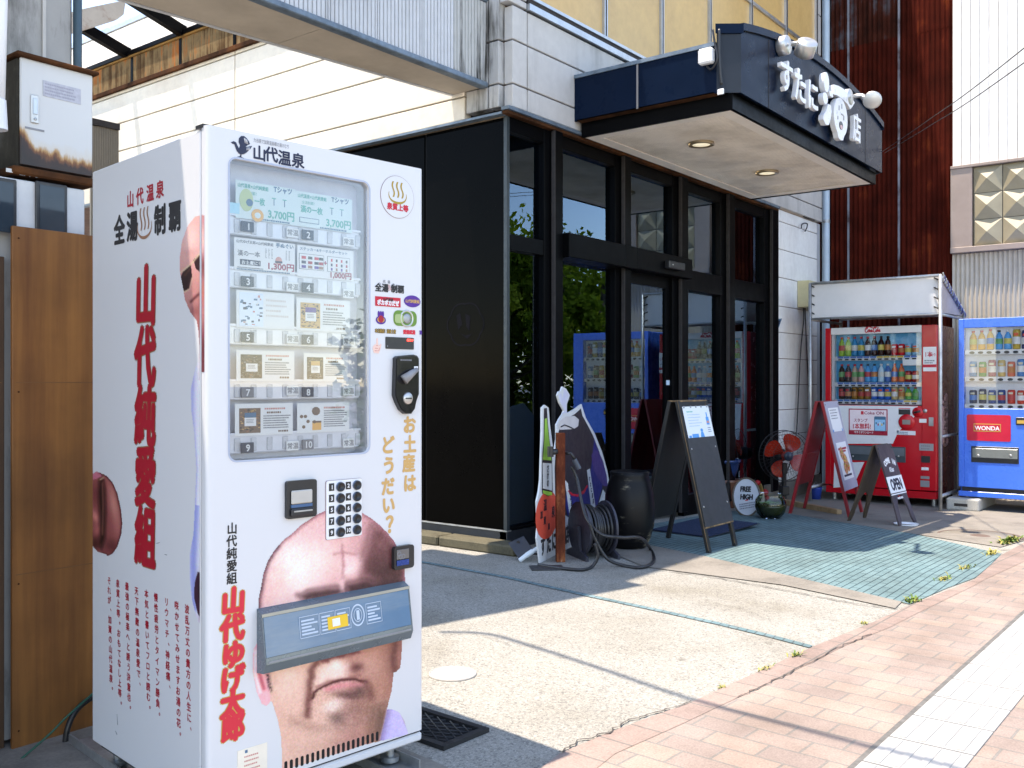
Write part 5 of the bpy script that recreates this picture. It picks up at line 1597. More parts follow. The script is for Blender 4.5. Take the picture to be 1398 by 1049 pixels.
# steel channel the machine is bolted to
ch_ = thing('base_channel', 'grey steel channel bolted under the white vending machine', 'steel base', (FL.x, FL.y, 0), vm.rotation_euler.z)
for x in (VW - 0.14, 0.02):
    b = MB(); b.box(x, x + 0.12, -0.01, VD + 0.25, 0.001, 0.008, m_steel); b.box(x, x + 0.006, -0.01, VD + 0.25, 0.008, 0.035, m_steel); b.box(x + 0.114, x + 0.12, -0.01, VD + 0.25, 0.008, 0.035, m_steel); b.build('rail', ch_)
sl_ = thing('concrete_slab', 'thin concrete plinth slab poured under the white vending machine', 'slab', (FL.x, FL.y, 0), vm.rotation_euler.z)
b = MB(); b.box(-0.35, VW + 0.05, -0.06, VD + 0.45, -0.02, 0.0055, m_conc); b.build('slab', sl_)

# ================================================================== CARPORT
cp = thing('carport', 'carport beside the shop with ribbed metal front beam and glazed roof', 'carport', (0, 0, 0))
m_rib = mat_streak('ribbed_white_metal', (0.55, 0.56, 0.57), (0.40, 0.40, 0.40), 6, 0.5, 0.5, 0.8, 0.45)
m_ribd = mat_streak('mouldy_ribbed_metal', (0.46, 0.46, 0.44), (0.03, 0.03, 0.025), 16, 0.8, 0.46, 0.60, 0.7)
m_und = M('beige_underside', (0.46, 0.39, 0.31, 1), 0.6, 0, 0.15, 3)
# front beam: face at y = 0.165, bottom at z = 3.38, tapering away to the left
XL = -3.2
b = MB()
x = XL
rb = random.Random(2)
while x < -0.07:
    wd = 0.034 if (round((x - XL) / 0.034) % 12) else 0.02
    mm = m_ribd if x > -0.50 and rb.random() < .9 else m_rib
    b.box(x + 0.004, x + wd - 0.002, 0.150, 0.168, 3.42, 3.985 + 0.02, mm, 0.004); x += wd
b.box(XL, -0.052, 0.168, 0.20, 3.40, 3.99, m_rib)
b.build('beam_face', cp)
b = MB(); b.box(XL, -0.052, 0.130, 0.20, 3.378, 3.418, m_alu_blue, 0.006); b.box(XL, -0.052, 0.140, 0.24, 4.006, 4.035, m_alu_blue, 0.004); b.build('beam_flashing', cp)
b = MB()
for (x0, x1) in ((-1.55, -0.052), (XL, -1.556)):
    b.prism([(x0, 0.202), (x1, 0.202), (x1, 0.46 + 0.12 * -x1), (x0, 0.46 + 0.12 * -x0)], 3.39, 3.40, m_und, axis='z')
b.build('beam_soffit', cp)
b = MB()
b.prism([(XL, 0.462 + 0.12 * 3.2), (-0.052, 0.47), (-0.052, 0.50), (XL, 0.492 + 0.12 * 3.2)], 3.385, 3.99, m_rib, axis='z'); b.build('beam_back', cp)
# rusty gutter board along the wall
b = MB()
y = 1.4; first = True
while y < 7.2:
    b.box(-0.066, -0.048, y + 0.03, min(y + 0.86, 7.2), 4.345, 4.60, m_rust_gut, 0.003)
    b.box(-0.070, -0.048, y - 0.012, y + 0.03, 4.345, 4.60, m_black)
    y += 0.872
b.build('gutter_board', cp)
b = MB(); b.box(-0.080, -0.046, 1.2, 7.3, 4.30, 4.343, m_rust_dark, 0.004); b.box(-0.085, -0.046, 1.2, 7.3, 4.601, 4.618, mat_rust('ochre_rust', [(0.35, (0.10, 0.06, 0.03)), (0.5, (0.30, 0.17, 0.06)), (0.65, (0.42, 0.22, 0.07))], 9, 3)); b.build('gutter_edge', cp)
RS = (4.76 - 4.60) / 0.61
def rz_(x): return 4.63 + (-x) * RS
for y in (3.97, 4.97, 7.17):
    b = MB(); b.prism([(-0.10, 4.605), (-0.05, 4.70), (-2.6, rz_(-2.6) + 0.08), (-2.6, rz_(-2.6) - 0.02)], y - 0.035, y + 0.035, m_black); b.build('rafter', cp)
m_roofglass = GLASS('carport_glass', (0.93, 0.96, 0.98, 1), 0.8)
for y, y2 in ((1.45, 3.93), (4.006, 4.934), (5.006, 7.13)):
    b = MB(); b.add([(-0.08, y, rz_(-.08) + .04), (-2.6, y, rz_(-2.6) + .04), (-2.6, y2, rz_(-2.6) + .04), (-0.08, y2, rz_(-.08) + .04)], [(0, 1, 2, 3)], m_roofglass); b.build('roof_pane', cp)
b = MB(); b.box(-0.10, -0.06, 1.4, 7.2, 4.619, 4.66, m_black); b.build('roof_rail', cp)
# pale rusty box gutter end seen through the roof
eb = thing('eave_panel', 'pale eave panel with rusted top edge under the carport roof', 'eave', (0, 0, 0))
P_ = [onY(*q, 3.9) for q in [(60, 28), (110, 13), (172, 0), (169, 20), (160, 27), (112, 42), (60, 56)]]
b = MB(); b.prism([(p.x, p.z) for p in P_], 3.9, 3.96, mat_streak('pale_rusty_panel', (0.52, 0.47, 0.41), (0.25, 0.10, 0.05), 4, 4, 0.5, 0.68)); b.build('panel', eb)
# shaft added to throw the dark band on the cream wall
pp = thing('shadow_shaft', 'grey shaft added to shade a band of the cream carport wall', 'shadow caster', (-0.62, 5.62, 0))
b = MB(); b.box(-0.1, 0.1, -0.32, 0.32, 0.0, 4.2, m_panel_dirty, 0.01); b.build('shaft', pp)
sp_ = thing('corrugated_screen', 'small brown corrugated screen behind the white vending machine', 'screen', (0, 0, 0))
b = MB()
for k in range(16):
    p0 = onY(124 + k * 2.4, 171 + k * .25, 3.2)
    b.box(p0.x, p0.x + .016, 3.2, 3.22, 0.0, p0.z, M('screen_brown', (0.20, 0.17, 0.13, 1), .6), .004)
p0, p1 = onY(122, 169, 3.19), onY(163, 174, 3.19); b.box(p0.x, p1.x, 3.18, 3.23, p0.z, p0.z + .05, m_gap); b.build('sheet', sp_)

# ================================================================== LEFT EDGE
lw = thing('utility_wall', 'stained grey concrete wall behind the meter boxes', 'wall', (0, 0, 0))
m_lw = mat_streak('stained_concrete_wall', (0.36, 0.355, 0.34), (0.07, 0.068, 0.06), 5, 1.2, 0.52, 0.72, 0.85)
b = MB(); b.box(-9.5, -3.612, -0.75, -0.45, 0.0, 3.3, m_lw, 0.01); b.build('wall', lw)
b = MB(); b.box(-3.73, -3.718, -0.758, -0.751, 1.9, 3.3, m_panel); b.build('joint_strip', lw)
bp = thing('drain_pipe', 'blue painted pipe on the end of the grey wall', 'pipe', (-3.60, -0.76, 0))
b = MB(); b.cyl((0, 0, 0), (0, 0, 3.3), 0.016, M('blue_paint', (0.03, 0.07, 0.10, 1), 0.4), n=12); b.build('tube', bp)
b = MB(); b.box(-.02, .02, .0, .02, 2.2, 2.23, m_steel); b.build('clip', bp)
# slabs added overhead, out of view, to shade the machine's flank and the forecourt
le = thing('shade_slab', 'unseen slab added above the plywood to shade the white machine side', 'eave', (0, 0, 0))
b = MB(); b.prism([(-8.5, -1.72), (-3.98, -1.72), (-3.98, 0.9), (-8.5, 0.9)], 3.30, 3.36, m_panel, axis='z'); b.build('slab', le)
b = MB(); b.prism([(-8.5, 1.1), (-2.97, -0.18), (-1.43, -0.55), (-1.40, -0.40), (-1.3, 0.2), (-1.3, 1.3), (-8.5, 2.6)], 5.0, 5.06, m_rib, axis='z')  # added caster, front edge shaped to the forecourt shadow outline
ue = b.build('upper_shade_slab', None); tag(ue, 'unseen ribbed slab added overhead to shade the forecourt', 'roof')
# meter cabinet
mb = thing('meter_cabinet', 'white steel meter cabinet with a rusted bottom, upper of the two at left', 'electrical cabinet', (-3.922, -1.0, 1.955))
def m_cab():
    k = NT('rust_bottomed_white')
    tc = k.n('ShaderNodeTexCoord'); sp = k.n('ShaderNodeSeparateXYZ'); k.l(tc.outputs['Object'], sp.inputs[0])
    n1 = k.noise(9, 6, .6, k.co((3.0, 3.0, 1.0)))
    a = k.n('ShaderNodeMath', operation='MULTIPLY_ADD'); k.l(n1, a.inputs[0]); a.inputs[1].default_value = -0.10; k.l(sp.outputs[2], a.inputs[2])
    xx = k.n('ShaderNodeMath', operation='MULTIPLY'); k.l(sp.outputs[0], xx.inputs[0]); xx.inputs[1].default_value = 6.0
    x2 = k.n('ShaderNodeMath', operation='MINIMUM'); k.l(xx.outputs[0], x2.inputs[0]); x2.inputs[1].default_value = 0.35
    x3 = k.n('ShaderNodeMath', operation='MULTIPLY_ADD'); k.l(x2.outputs[0], x3.inputs[0]); x3.inputs[1].default_value = 0.20; k.l(a.outputs[0], x3.inputs[2])
    m = k.n('ShaderNodeMapRange'); k.l(x3.outputs[0], m.inputs[0]); m.inputs[1].default_value = 0.005; m.inputs[2].default_value = 0.115
    q = k.ramp(m.outputs[0], [(0.0, (0.02, 0.012, 0.01)), (0.38, (0.035, 0.016, 0.012)), (0.52, (0.20, 0.07, 0.02)), (0.62, (0.45, 0.26, 0.10)), (0.76, (0.60, 0.56, 0.5)), (1, (0.60, 0.60, 0.585))])
    return k.done(q, .45)
m_cabm = m_cab()
b = MB(); b.box(0.0, 0.253, 0.0, 0.012, 0.0, 0.365, m_cabm, .004); b.build('door', mb)
b = MB(); b.box(-0.006, 0.257, 0.014, 0.22, -0.004, 0.36, mat_rust('dark_mottled_box', [(0.35, (0.02, 0.018, 0.015)), (0.5, (0.06, 0.055, 0.045)), (0.68, (0.20, 0.19, 0.17))], 5, 3)); b.build('body', mb)  # body darker than the door, in uneven tones
b = MB(); b.box(-0.02, 0.268, -0.02, 0.24, 0.364, 0.378, m_rust_dark, .004); b.build('lid', mb)
b = MB(); b.box(-0.03, 0.262, -0.012, 0.22, -0.034, -0.006, m_rust_dark, .006); b.build('rusted_foot', mb)
L_ = lambda px, py: local(mb, px, py)
x0, z1 = L_(41.5, 129); x1, z0 = L_(52.5, 170)
b = MB(); b.box(x0, x1, -.006, -.0005, z0, z1, m_chrome, .003); h_ = b.build('handle', mb); b = MB(); b.box(x0 + .006, x1 - .006, -.009, -.006, z0 + .03, z1 - .012, m_alu, .002); b.lathe([(0, .002), (.005, .002), (.005, 0)], m_steel, ((x0 + x1) / 2, -.006, z0 + .014), 12, axis=(0, -1, 0)); b.build('lever', h_)
b = MB(); p = [L_(*q) for q in [(58.5, 109), (110, 123), (110, 143), (58.5, 131)]]
b.box(p[0][0], p[1][0], -.002, -.0004, (p[2][1] + p[3][1]) / 2, (p[0][1] + p[1][1]) / 2, M('faded_plate', (0.45, 0.45, 0.50, 1), .5, 0, .2, 60))
lines(b, p[0][0] + .006, p[1][0] - .01, (p[0][1] + p[1][1]) / 2 - .008, 4, .011, .005, M('faded_ink', (0.32, 0.32, 0.38, 1), .6), -.0024); b.build('warning_plate', mb)
x0, z0 = L_(34, 173); b = MB(); b.box(x0, x0 + .065, -.0015, -.0004, z0 - .006, z0 + .001, m_grey); b.build('strip', mb)
# lower meter panel
mp = thing('meter_board', 'white panel with two dark meter windows and a small letter plate', 'meter panel', (-4.05, -1.0, 1.72))
b = MB(); b.box(-.4, 0.352, 0.0, 0.15, 0.02, 0.185, m_cab() if False else M('panel_white', (0.62, 0.62, 0.61, 1), .5, 0, .1, 8), .004)
b.box(-.4, 0.40, 0.03, 0.2, -1.7, 0.018, m_lw); b.build('body', mp)
Lm = lambda px, py: local(mp, px, py)
for (px0, px1, py0, py1) in ((-20, 21, 240, 322), (47, 90, 247, 322)):
    x0, z1 = Lm(px0, py0); x1, z0 = Lm(px1, py1); z0 = max(z0, .0)
    b = MB(); b.box(x0, x1, -.012, -.0005, z0, z1, m_dark, .003); wf = b.build('meter_window', mp)
    b = MB(); b.box(x0 + .012, x1 - .012, -.0135, -.0122, z0, z1 - .012, M('meter_glass', (0.02, 0.035, 0.05, 1), .08)); b.build('pane', wf)
x0, z1 = Lm(8, 230); x1, z0 = Lm(60, 244)
b = MB(); b.box(x0, x1, -.003, -.0004, z0 + .001, z1 + .001, M('plate_pale', (0.6, 0.6, 0.58, 1), .5)); b.text('LM-0', (x0 + x1) / 2 + .01, (z0 + z1) / 2, .024, INK['grey'], -.0034, .0004, 1.35, 1, 'C'); b.build('letter_plate', mp)
# plywood boards
m_ply = mat_wood('weathered_plywood', (0.17, 0.058, 0.015), (0.42, 0.175, 0.042), 9, 0.45, .55, .85)
def ply(x0, x1, y, z1, label, mat):
    t = thing('plywood_board', label, 'board', ((x0 + x1) / 2, y, 0))
    b = MB(); h = (x1 - x0) / 2
    b.box(-h, h, 0, .015, 0.0, z1, mat, .002); 
    for z in (.58, 1.22): b.box(-h + .01, h - .01, -.0008, -.0002, z, z + .0025, M('ply_seam', (0.17, 0.075, 0.025, 1), .7))
    for z in (.06, .55, 1.19, z1 - .04):
        for xx in (-h + .02, h - .03):
            b.lathe([(0, .0012), (.003, .0012), (.0035, 0)], m_rust_dark, (xx, -.0002, z), 8, axis=(0, -1, 0))
    b.build('sheet', t)
ply(-3.962, -3.62, -1.03, 1.742, 'tall reddish plywood board leaning upright beside the white vending machine', m_ply)
ply(-4.5, -3.972, -0.995, 1.64, 'darker plywood board at the very left behind the tall plywood board', mat_wood('dark_plywood', (0.06, 0.03, 0.015), (0.12, 0.065, 0.035), 5, .6))
wp = thing('white_pipe', 'white pipe running down the extreme left edge', 'pipe', (0, 0, 0))
p0 = onY(-4, 0, -1.22); p1 = onY(-8, 150, -1.22)
b = MB(); b.tube([(p0.x, p0.y, p0.z + .7), p0, p1], 0.030, m_white, 14); p2 = onY(-2, 165, -1.22); b.cyl((p1.x, p1.y, p1.z + .03), (p2.x - .008, p2.y, p2.z - .03), .034, m_white, n=14); b.build('tube', wp)
gw = thing('stone_post', 'rough stone post at the lower left edge', 'post', (-4.28, -1.32, 0))
b = MB(); b.box(-.08, .065, 0, .2, 0, 1.0, mat_concrete('rough_stone', (0.16, 0.13, 0.11), .5, 6), .01); b.build('shaft', gw)
hs = thing('garden_hose', 'dark hose and green cord hanging by the plywood board', 'hose', (0, 0, 0))
hp = [onY(*q, -1.10) for q in [(128, 951), (112, 962), (99, 978), (91, 1000), (88, 1030), (86, 1060)]]
b = MB(); b.tube(spline(hp), .010, m_dark, 10); b.build('hose', hs)
hp = [onY(*q, -1.13) for q in [(128, 946), (92, 978), (65, 1005), (14, 1049)]]
b = MB(); b.tube(spline(hp), .0035, M('green_cord', (0.01, 0.10, 0.06, 1), .5), 6); b.build('cord', hs)

# ================================================================== NEIGHBOUR BUILDINGS
XN = 6.6
rw = thing('rusty_wall', 'tall wall of rusted corrugated iron sheets beside the shop', 'wall', (0, 0, 0))
def corr(b, y0, y1, z0, z1, x, mat, pitch=.058, amp=.012):
    n = int((y1 - y0) / pitch * 8)
    vs = []
    for k in range(n + 1):
        y = y0 + (y1 - y0) * k / n
        xx = x - amp * math.cos(2 * math.pi * y / pitch)
        vs += [(xx, y, z0), (xx, y, z1)]
    b.add(vs, [(2 * k, 2 * k + 1, 2 * k + 3, 2 * k + 2) for k in range(n)], mat, True)
ysm = [-1.50, -0.886, -0.274, 0.34, 0.95]
ri = 0
for i in range(4):
    for (z0, z1) in ((-.12, 1.78), (1.77, 3.61), (3.60, 5.45), (5.44, 7.3), (7.29, 10.5)):
        b = MB(); corr(b, ysm[i], ysm[i + 1], z0, z1, XN + .03 - (.004 if ri % 2 else 0), m_rust_gal if (z0 > 5 and i > 0) else m_rust_wall); b.build('iron_sheet', rw); ri += 1
b = MB(); b.box(XN + .06, XN + .2, -1.5, .95, -.12, 10.5, m_gap); b.build('backing', rw)
b = MB()
for y in ysm[1:3]:
    b.box(XN + .0, XN + .012, y - .012, y + .012, -.1, 10.4, mat_rust('seam_strip', [(0.4, (0.05, 0.02, 0.015)), (0.5, (0.2, 0.2, 0.22)), (0.65, (0.30, 0.32, 0.36))], 4, 1.4))
b.build('seam_strip', rw)
nb = thing('neighbour_house', 'white clad house with a pyramid pattern window band, right of the rusty wall', 'house', (0, 0, 0))
b = MB()
y = -1.5
k = 0
while y > -2.86:
    wd = 0.098
    b.box(XN - .02, XN + .02, y - wd + .003, y - .002, 3.76, 10.0, m_wsiding, .004); y -= wd
b.box(XN + .021, XN + 4, -2.85, -1.5, -.12, 10, m_panel); b.build('siding', nb)
b = MB()
yl, yr = -1.493, -2.80
b.box(XN - .10, XN + .02, yr, yl, 3.72, 3.755, m_taupe, .004); b.box(XN - .10, XN + .02, yr, yl, 2.735, 2.80, m_taupe, .004)
b.box(XN - .085, XN + .02, -1.725, yl, 2.80, 3.72, m_taupe, .003); b.box(XN - .085, XN + .02, yr, -2.66, 2.80, 3.72, m_taupe, .003); b.build('window_frame', nb)
m_pyr = M('pyramid_block', (0.34, 0.29, 0.19, 1), .4, 0, .15, 4)
b = MB()
for i in range(3):
    for j in range(3):
        y0 = -1.735 - i * .308; z0 = 2.805 + j * .305; s_ = .30
        A = [(XN - .045, y0, z0), (XN - .045, y0 - s_, z0), (XN - .045, y0 - s_, z0 + s_), (XN - .045, y0, z0 + s_)]
        b.add(A + [(XN - .115, y0 - s_ / 2, z0 + s_ / 2)], [(0, 1, 4), (1, 2, 4), (2, 3, 4), (3, 0, 4)], m_pyr)
b.box(XN - .03, XN + .02, -2.66, -1.73, 2.8, 3.72, m_gap); b.build('pyramid_window', nb)
b = MB(); corr(b, -2.86, -1.5, -.12, 2.73, XN - .01, mat_streak('beige_corrugated', (0.50, 0.44, 0.35), (0.36, 0.30, 0.23), 5, .5), .05, .012); b.build('lower_sheet', nb)
# downpipe in the gap
dp = thing('down_pipe', 'pale blue downpipe in the gap right of the shop', 'downpipe', (0, 0, 0))
p = onX(1127.5, 300, 6.47)
b = MB(); b.cyl((p.x, p.y, gz(p.x)), (p.x, p.y, 11), .047, M('pipe_pale_blue', (0.44, 0.54, 0.62, 1), .4, 0, .1, 5), n=18); b.build('tube', dp)
b = MB()
for py in (100, 305, 389): q = onX(1127.5, py, 6.47); b.cyl((q.x, q.y, q.z), (q.x, q.y, q.z + .04), .051, m_steel, n=18); b.box(q.x - .15, q.x - .04, q.y - .012, q.y + .012, q.z + .01, q.z + .03, m_steel)
b.build('bracket', dp)
# yellow service box, cables, hook and pennant on the tiled wall
yb = thing('junction_box', 'aged yellow junction box on the white tiled wall', 'junction box', onY(1087, 420, 0))
q = yb.location; p1 = onY(1106, 388, 0)
b = MB(); b.box(0, p1.x - q.x, -.16, -.013, 0, p1.z - q.z, M('aged_yellow', (0.62, 0.55, 0.32, 1), .5), .006); b.build('housing', yb)
b = MB(); b.box(.1, p1.x - q.x + .02, -.166, -.161, .02, p1.z - q.z - .02, M('aged_yellow2', (0.66, 0.60, 0.40, 1), .5), .003); b.build('cover', yb)
cb = thing('service_cable', 'black cables hanging down from the yellow junction box', 'cable', (0, 0, 0))
for pts in ([(1097, 420), (1097, 440), (1093, 480), (1089, 560), (1086, 600), (1076, 640), (1062, 668)], [(1099, 420), (1101, 470), (1105, 560), (1106, 640)]):
    b = MB(); b.tube(spline([onY(px, py, -.05) for px, py in pts]), .008, m_dark, 6); b.build('strand', cb)
hk = thing('wall_hook', 'small bent wire hook high on the white tiled wall', 'hook', (0, 0, 0))
b = MB(); b.tube(spline([onY(px, py, -.05) for px, py in [(1094, 312), (1094.5, 307), (1098, 305), (1102, 306), (1101.5, 311), (1099, 316)]]), .008, m_dark, 6)
b.tube([onY(1097, 296, -.03), onY(1112, 302, -.03)], .007, m_dark, 6); b.build('wire', hk)
pn = thing('pennant_sticker', 'blue triangular pennant sticker on the white tiled wall', 'sticker', (0, 0, 0))
P_ = [onY(px, py, -.016) for px, py in [(1060, 436), (1067.5, 435), (1061, 453)]]
b = MB(); b.prism([(p.x, p.z) for p in P_], -.018, -.0125, INK['blue']); b.build('triangle', pn)
b = MB(); P_ = [onY(px, py, -.016) for px, py in [(1061.8, 438), (1065.5, 437.5), (1062.2, 446)]]; b.prism([(p.x, p.z) for p in P_], -.0195, -.0181, INK['navy']); b.build('print', pn)

# ================================================================== OVERHEAD CABLES
def cable(label, pts, r, group=None):
    b = MB(); b.tube(spline(pts, 10), r, m_dark, 8)
    o = b.build('overhead_cable'); tag(o, label, 'cable', group); return o
sh = [(-1.972, -1.139), (-1.86, -1.34), (-1.902, -1.65), (-1.989, -2.055), (-2.12, -2.6), (-2.174, -3.168), (-2.3, -4.4), (-2.6, -7.5)]
cable('thick overhead cable whose shadow crosses the sunlit forecourt', [(x - .20 * z, y + .165 * z, z) for (x, y), z in zip(sh, (5.06, 4.95, 4.9, 4.9, 5.0, 5.1, 5.4, 6.5))], .016)
for lab, s_, e_ in (('upper of two thin wires passing in front of the white clad house', (1205, 207), (1398, 66)), ('lower of two thin wires passing in front of the white clad house', (1208, 209), (1398, 86))):
    p0 = onY(*s_, -1.30); p1 = onY(*e_, -3.4)
    d = p1 - p0
    cable(lab, [p0, p0 + d * .5 - Vector((0, 0, .015)), p1, p1 + d * 1.5 + Vector((0, 0, .2))], .003)

# ================================================================== DRINK VENDING MACHINES (they face the shop corner, -x)
LBC = [(0.72, 0.72, 0.68, 1), (0.50, 0.05, 0.05, 1), (0.08, 0.22, 0.55, 1), (0.65, 0.55, 0.12, 1), (0.12, 0.35, 0.12, 1), (0.75, 0.75, 0.75, 1), (0.55, 0.2, 0.05, 1)]
LBN = [0]
LBR = random.Random(21)
def LBL():
    LBN[0] = LBR.randrange(7)
    return LBN[0]
def drink_set(t, kind, x, z, w_, h, col, cap, mat_glass=None):
    """one dummy bottle or can; its label is a band of its own"""
    b = MB()
    mc = M('drink_%d_%d_%d' % tuple(int(v * 255) for v in col[:3]), (*col[:3], 1), .25, 0, .05, 20)
    mk = M('cap_%d_%d_%d' % tuple(int(v * 255) for v in cap[:3]), (*cap[:3], 1), .3, 0, .05, 20)
    r = w_ / 2
    if kind == 'can':
        b.lathe([(r * .9, 0), (r, h * .05), (r, h * .9), (r * .82, h), (0, h)], mc, (x, .075, z), 12)
        b.lathe([(r * 1.01, h * .25), (r * 1.01, h * .62)], M('drink_label_%d' % LBL(), LBC[LBN[0]], .4), (x, .075, z), 12, cap=False); b.box(x - r * .55, x + r * .55, .075 - r * 1.06, .075 - r * .95, z + h * .68, z + h * .82, mk)
    else:
        b.lathe([(r * .9, 0), (r, h * .06), (r * .94, h * .3), (r, h * .55), (r * .8, h * .72), (r * .36, h * .86), (r * .34, h * .9)], mc, (x, .075, z), 12)
        b.lathe([(r * .42, h * .9), (r * .42, h)], mk, (x, .075, z), 10)
        b.lathe([(r * 1.01, h * .28), (r * 1.0, h * .56)], M('drink_label_%d' % LBL(), LBC[LBN[0]], .4), (x, .075, z), 12, cap=False)
    return b.build('drink_can' if kind == 'can' else 'drink_bottle', t)
m_red = M('red_enamel', (0.54, 0.006, 0.014, 1), .22, 0, .06, 3, .5)
m_redd = M('dark_red_enamel', (0.16, 0.008, 0.010, 1), .25, 0, .1, 3)
m_blue = M('blue_enamel', (0.05, 0.18, 0.74, 1), .28, 0, .06, 3)
m_wpan = M('white_enamel', (0.74, 0.75, 0.77, 1), .3, 0, .04, 3)
m_sky = mat_streak('sky_backdrop_print', (0.06, 0.36, 0.62), (0.35, 0.62, 0.78), 3, 3, .45, .65, .4)
m_price = M('price_strip', (0.72, 0.72, 0.72, 1), .4); m_pb = M('price_blue', (0.05, 0.18, 0.55, 1), .4); m_py = M('price_yellow', (0.75, 0.5, 0.03, 1), .4)
m_mglass = GLASS('machine_glass', (0.96, 0.97, 0.98, 1), .8)
# ---- red one
XR = 5.35
pl = onX(1126.5, 600, XR); pr = onX(1278.4, 600, XR)
rv = thing('vending_machine', 'red soft drink vending machine under the white tarpaulin shelter', 'vending machine', (XR, pl.y, gz(XR)), -math.pi / 2)
RL = lambda px, py, y=0.0: local(rv, px, py, y)
RW = pl.y - pr.y; zb = RL(1278, 682.6)[1]; zt = RL(1278, 443.2)[1]
wx0 = RL(1134.5, 520)[0]; wx1 = RL(1258, 520)[0]; wzt = RL(1196, 457)[1]; wzb = RL(1196, 552)[1]
b = MB(); b.box(0, RW, .10, .76, zb, zt, m_redd, .008); b.box(0, RW, .0, .098, wzb - .03 - .9, wzb - .03, m_red) if False else None
b.build('cabinet', rv)
b = MB()
b.box(0, wx0 - .002, 0, .098, zb + .09, zt, m_red, .006); b.box(wx1 + .002, RW, 0, .098, zb + .09, zt, m_red, .006)
b.box(wx0 - .002, wx1 + .002, 0, .098, zb + .09, wzb - .012, m_red)
b.build('door', rv)
b = MB(); b.box(0.004, RW - .004, .012, .098, zb, zb + .078, m_red, .004); b.build('kick_panel', rv)
hz0 = RL(1196, 455.5)[1]
b = MB(); b.box(wx0, wx1, -.004, .098, hz0, zt, m_wpan, .004); hd = b.build('header', rv)
xc_, zc_ = RL(1193, 451)
b = MB()
# flowing script built from tubes
def script(bb, x, z, s, mat, y):
    strokes = [[(-.95, .15), (-.75, .45), (-.95, .5), (-1.15, .1), (-1.1, -.3), (-.85, -.35), (-.7, -.1)], [(-.6, .1), (-.7, -.15), (-.55, -.3), (-.42, -.1), (-.55, .1), (-.35, .12)], [(-.25, .05), (-.35, -.2), (-.18, -.3), (-.1, -.05)], [(0.02, .08), (-.12, .0), (-.12, -.25), (.0, -.28), (.05, .05), (.06, -.25), (.2, -.22)],
               [(.55, .2), (.65, .5), (.45, .5), (.25, .1), (.32, -.3), (.55, -.35), (.7, -.1)], [(.8, .1), (.68, -.15), (.8, -.3), (.92, -.1), (.8, .1)], [(1.0, -.3), (1.02, .2), (1.12, .5), (1.0, .0), (1.1, -.28)], [(1.35, .08), (1.2, .0), (1.22, -.26), (1.34, -.2), (1.38, .06), (1.4, -.25), (1.5, -.2)], [(-1.0, .5), (-.4, .62), (.2, .40), (.9, .55)]]
    for st in strokes:
        bb.tube(spline([(x + a * s, y, z + d * s) for a, d in st], 5), s * .085, mat, 5)
script(b, xc_ - .02, zc_ + .0, .062, INK['red'], -.006); b.build('script_logo', hd)
b = MB(); b.box(wx0, wx1, .094, .097, wzb - .012, hz0, m_sky); b.box(wx0, wx0 + .03, .03, .094, wzb, hz0, m_wpan); b.box(wx1 - .008, wx1, .03, .094, wzb, hz0, m_wpan); b.build('display_back', rv)
G_ = lambda r, g, b_: (s2l(r), s2l(g), s2l(b_))
rows = [(RL(1196, 487)[1], .205, ['b'] * 8 + ['c'] * 4, [G_(150, 190, 60)] * 2 + [G_(40, 140, 190)] * 2 + [G_(50, 18, 15)] * 4 + [G_(215, 25, 40)] * 2 + [G_(130, 190, 220)] * 2),
        (RL(1196, 523)[1], .20, ['b'] * 8 + ['b', 'b', 'c', 'c'], [G_(50, 30, 20)] * 2 + [G_(190, 160, 140), G_(225, 170, 165)] + [G_(60, 160, 220)] * 2 + [G_(190, 220, 235), G_(60, 110, 180)] + [G_(230, 120, 70)] * 2 + [G_(150, 40, 40)] * 2),
        (RL(1196, 547)[1], .135, ['c'] * 10 + ['b'] * 2, [G_(60, 45, 35)] * 2 + [G_(150, 110, 40)] * 3 + [G_(40, 100, 190)] * 3 + [G_(200, 180, 130)] * 2 + [G_(80, 170, 70)] * 2)]
CAPS = [G_(235, 90, 40), G_(215, 60, 60), G_(210, 30, 40), G_(20, 20, 25), G_(235, 235, 235)]
rr = random.Random(11)
for ri, (zr, h, kinds, cols_) in enumerate(rows):
    n = len(kinds); x0_, x1_ = RL(1142, 520)[0], RL(1252, 520)[0]
    for k in range(n):
        x = x0_ + (x1_ - x0_) * (k + .5) / n
        hh = h * (.60 if kinds[k] == 'c' and ri < 2 else 1.0) * (1.05 if kinds[k] == 'b' and ri == 0 else 1)
        drink_set(rv, 'can' if kinds[k] == 'c' else 'bottle', x, zr + .012, .070, hh, cols_[k], CAPS[(k // 2 + ri) % 5])
    b = MB(); b.box(wx0 + .02, wx1 - .01, .022, .09, zr - .042, zr + .006, m_price, .003)
    for k in range(n):
        x = x0_ + (x1_ - x0_) * (k + .5) / n
        b.box(x - .032, x + .032, .0205, .0218, zr - .014, zr + .004, m_py if (ri == 0 and 6 <= k <= 9) or (ri == 2 and k > 9) else m_pb)
        b.box(x - .022, x + .022, .0175, .0218, zr - .037, zr - .020, m_dark, .002)
    b.build('price_shelf', rv)
x0_, z1_ = RL(1232, 491); x1_, z0_ = RL(1257, 499)
b = MB(); b.box(x0_, x1_, .012, .014, z0_, z1_, m_card); b.build('notice', rv)
b = MB(); b.box(wx0 + .001, wx1 - .001, .004, .007, wzb, hz0 - .001, m_mglass); b.build('display_window', rv)
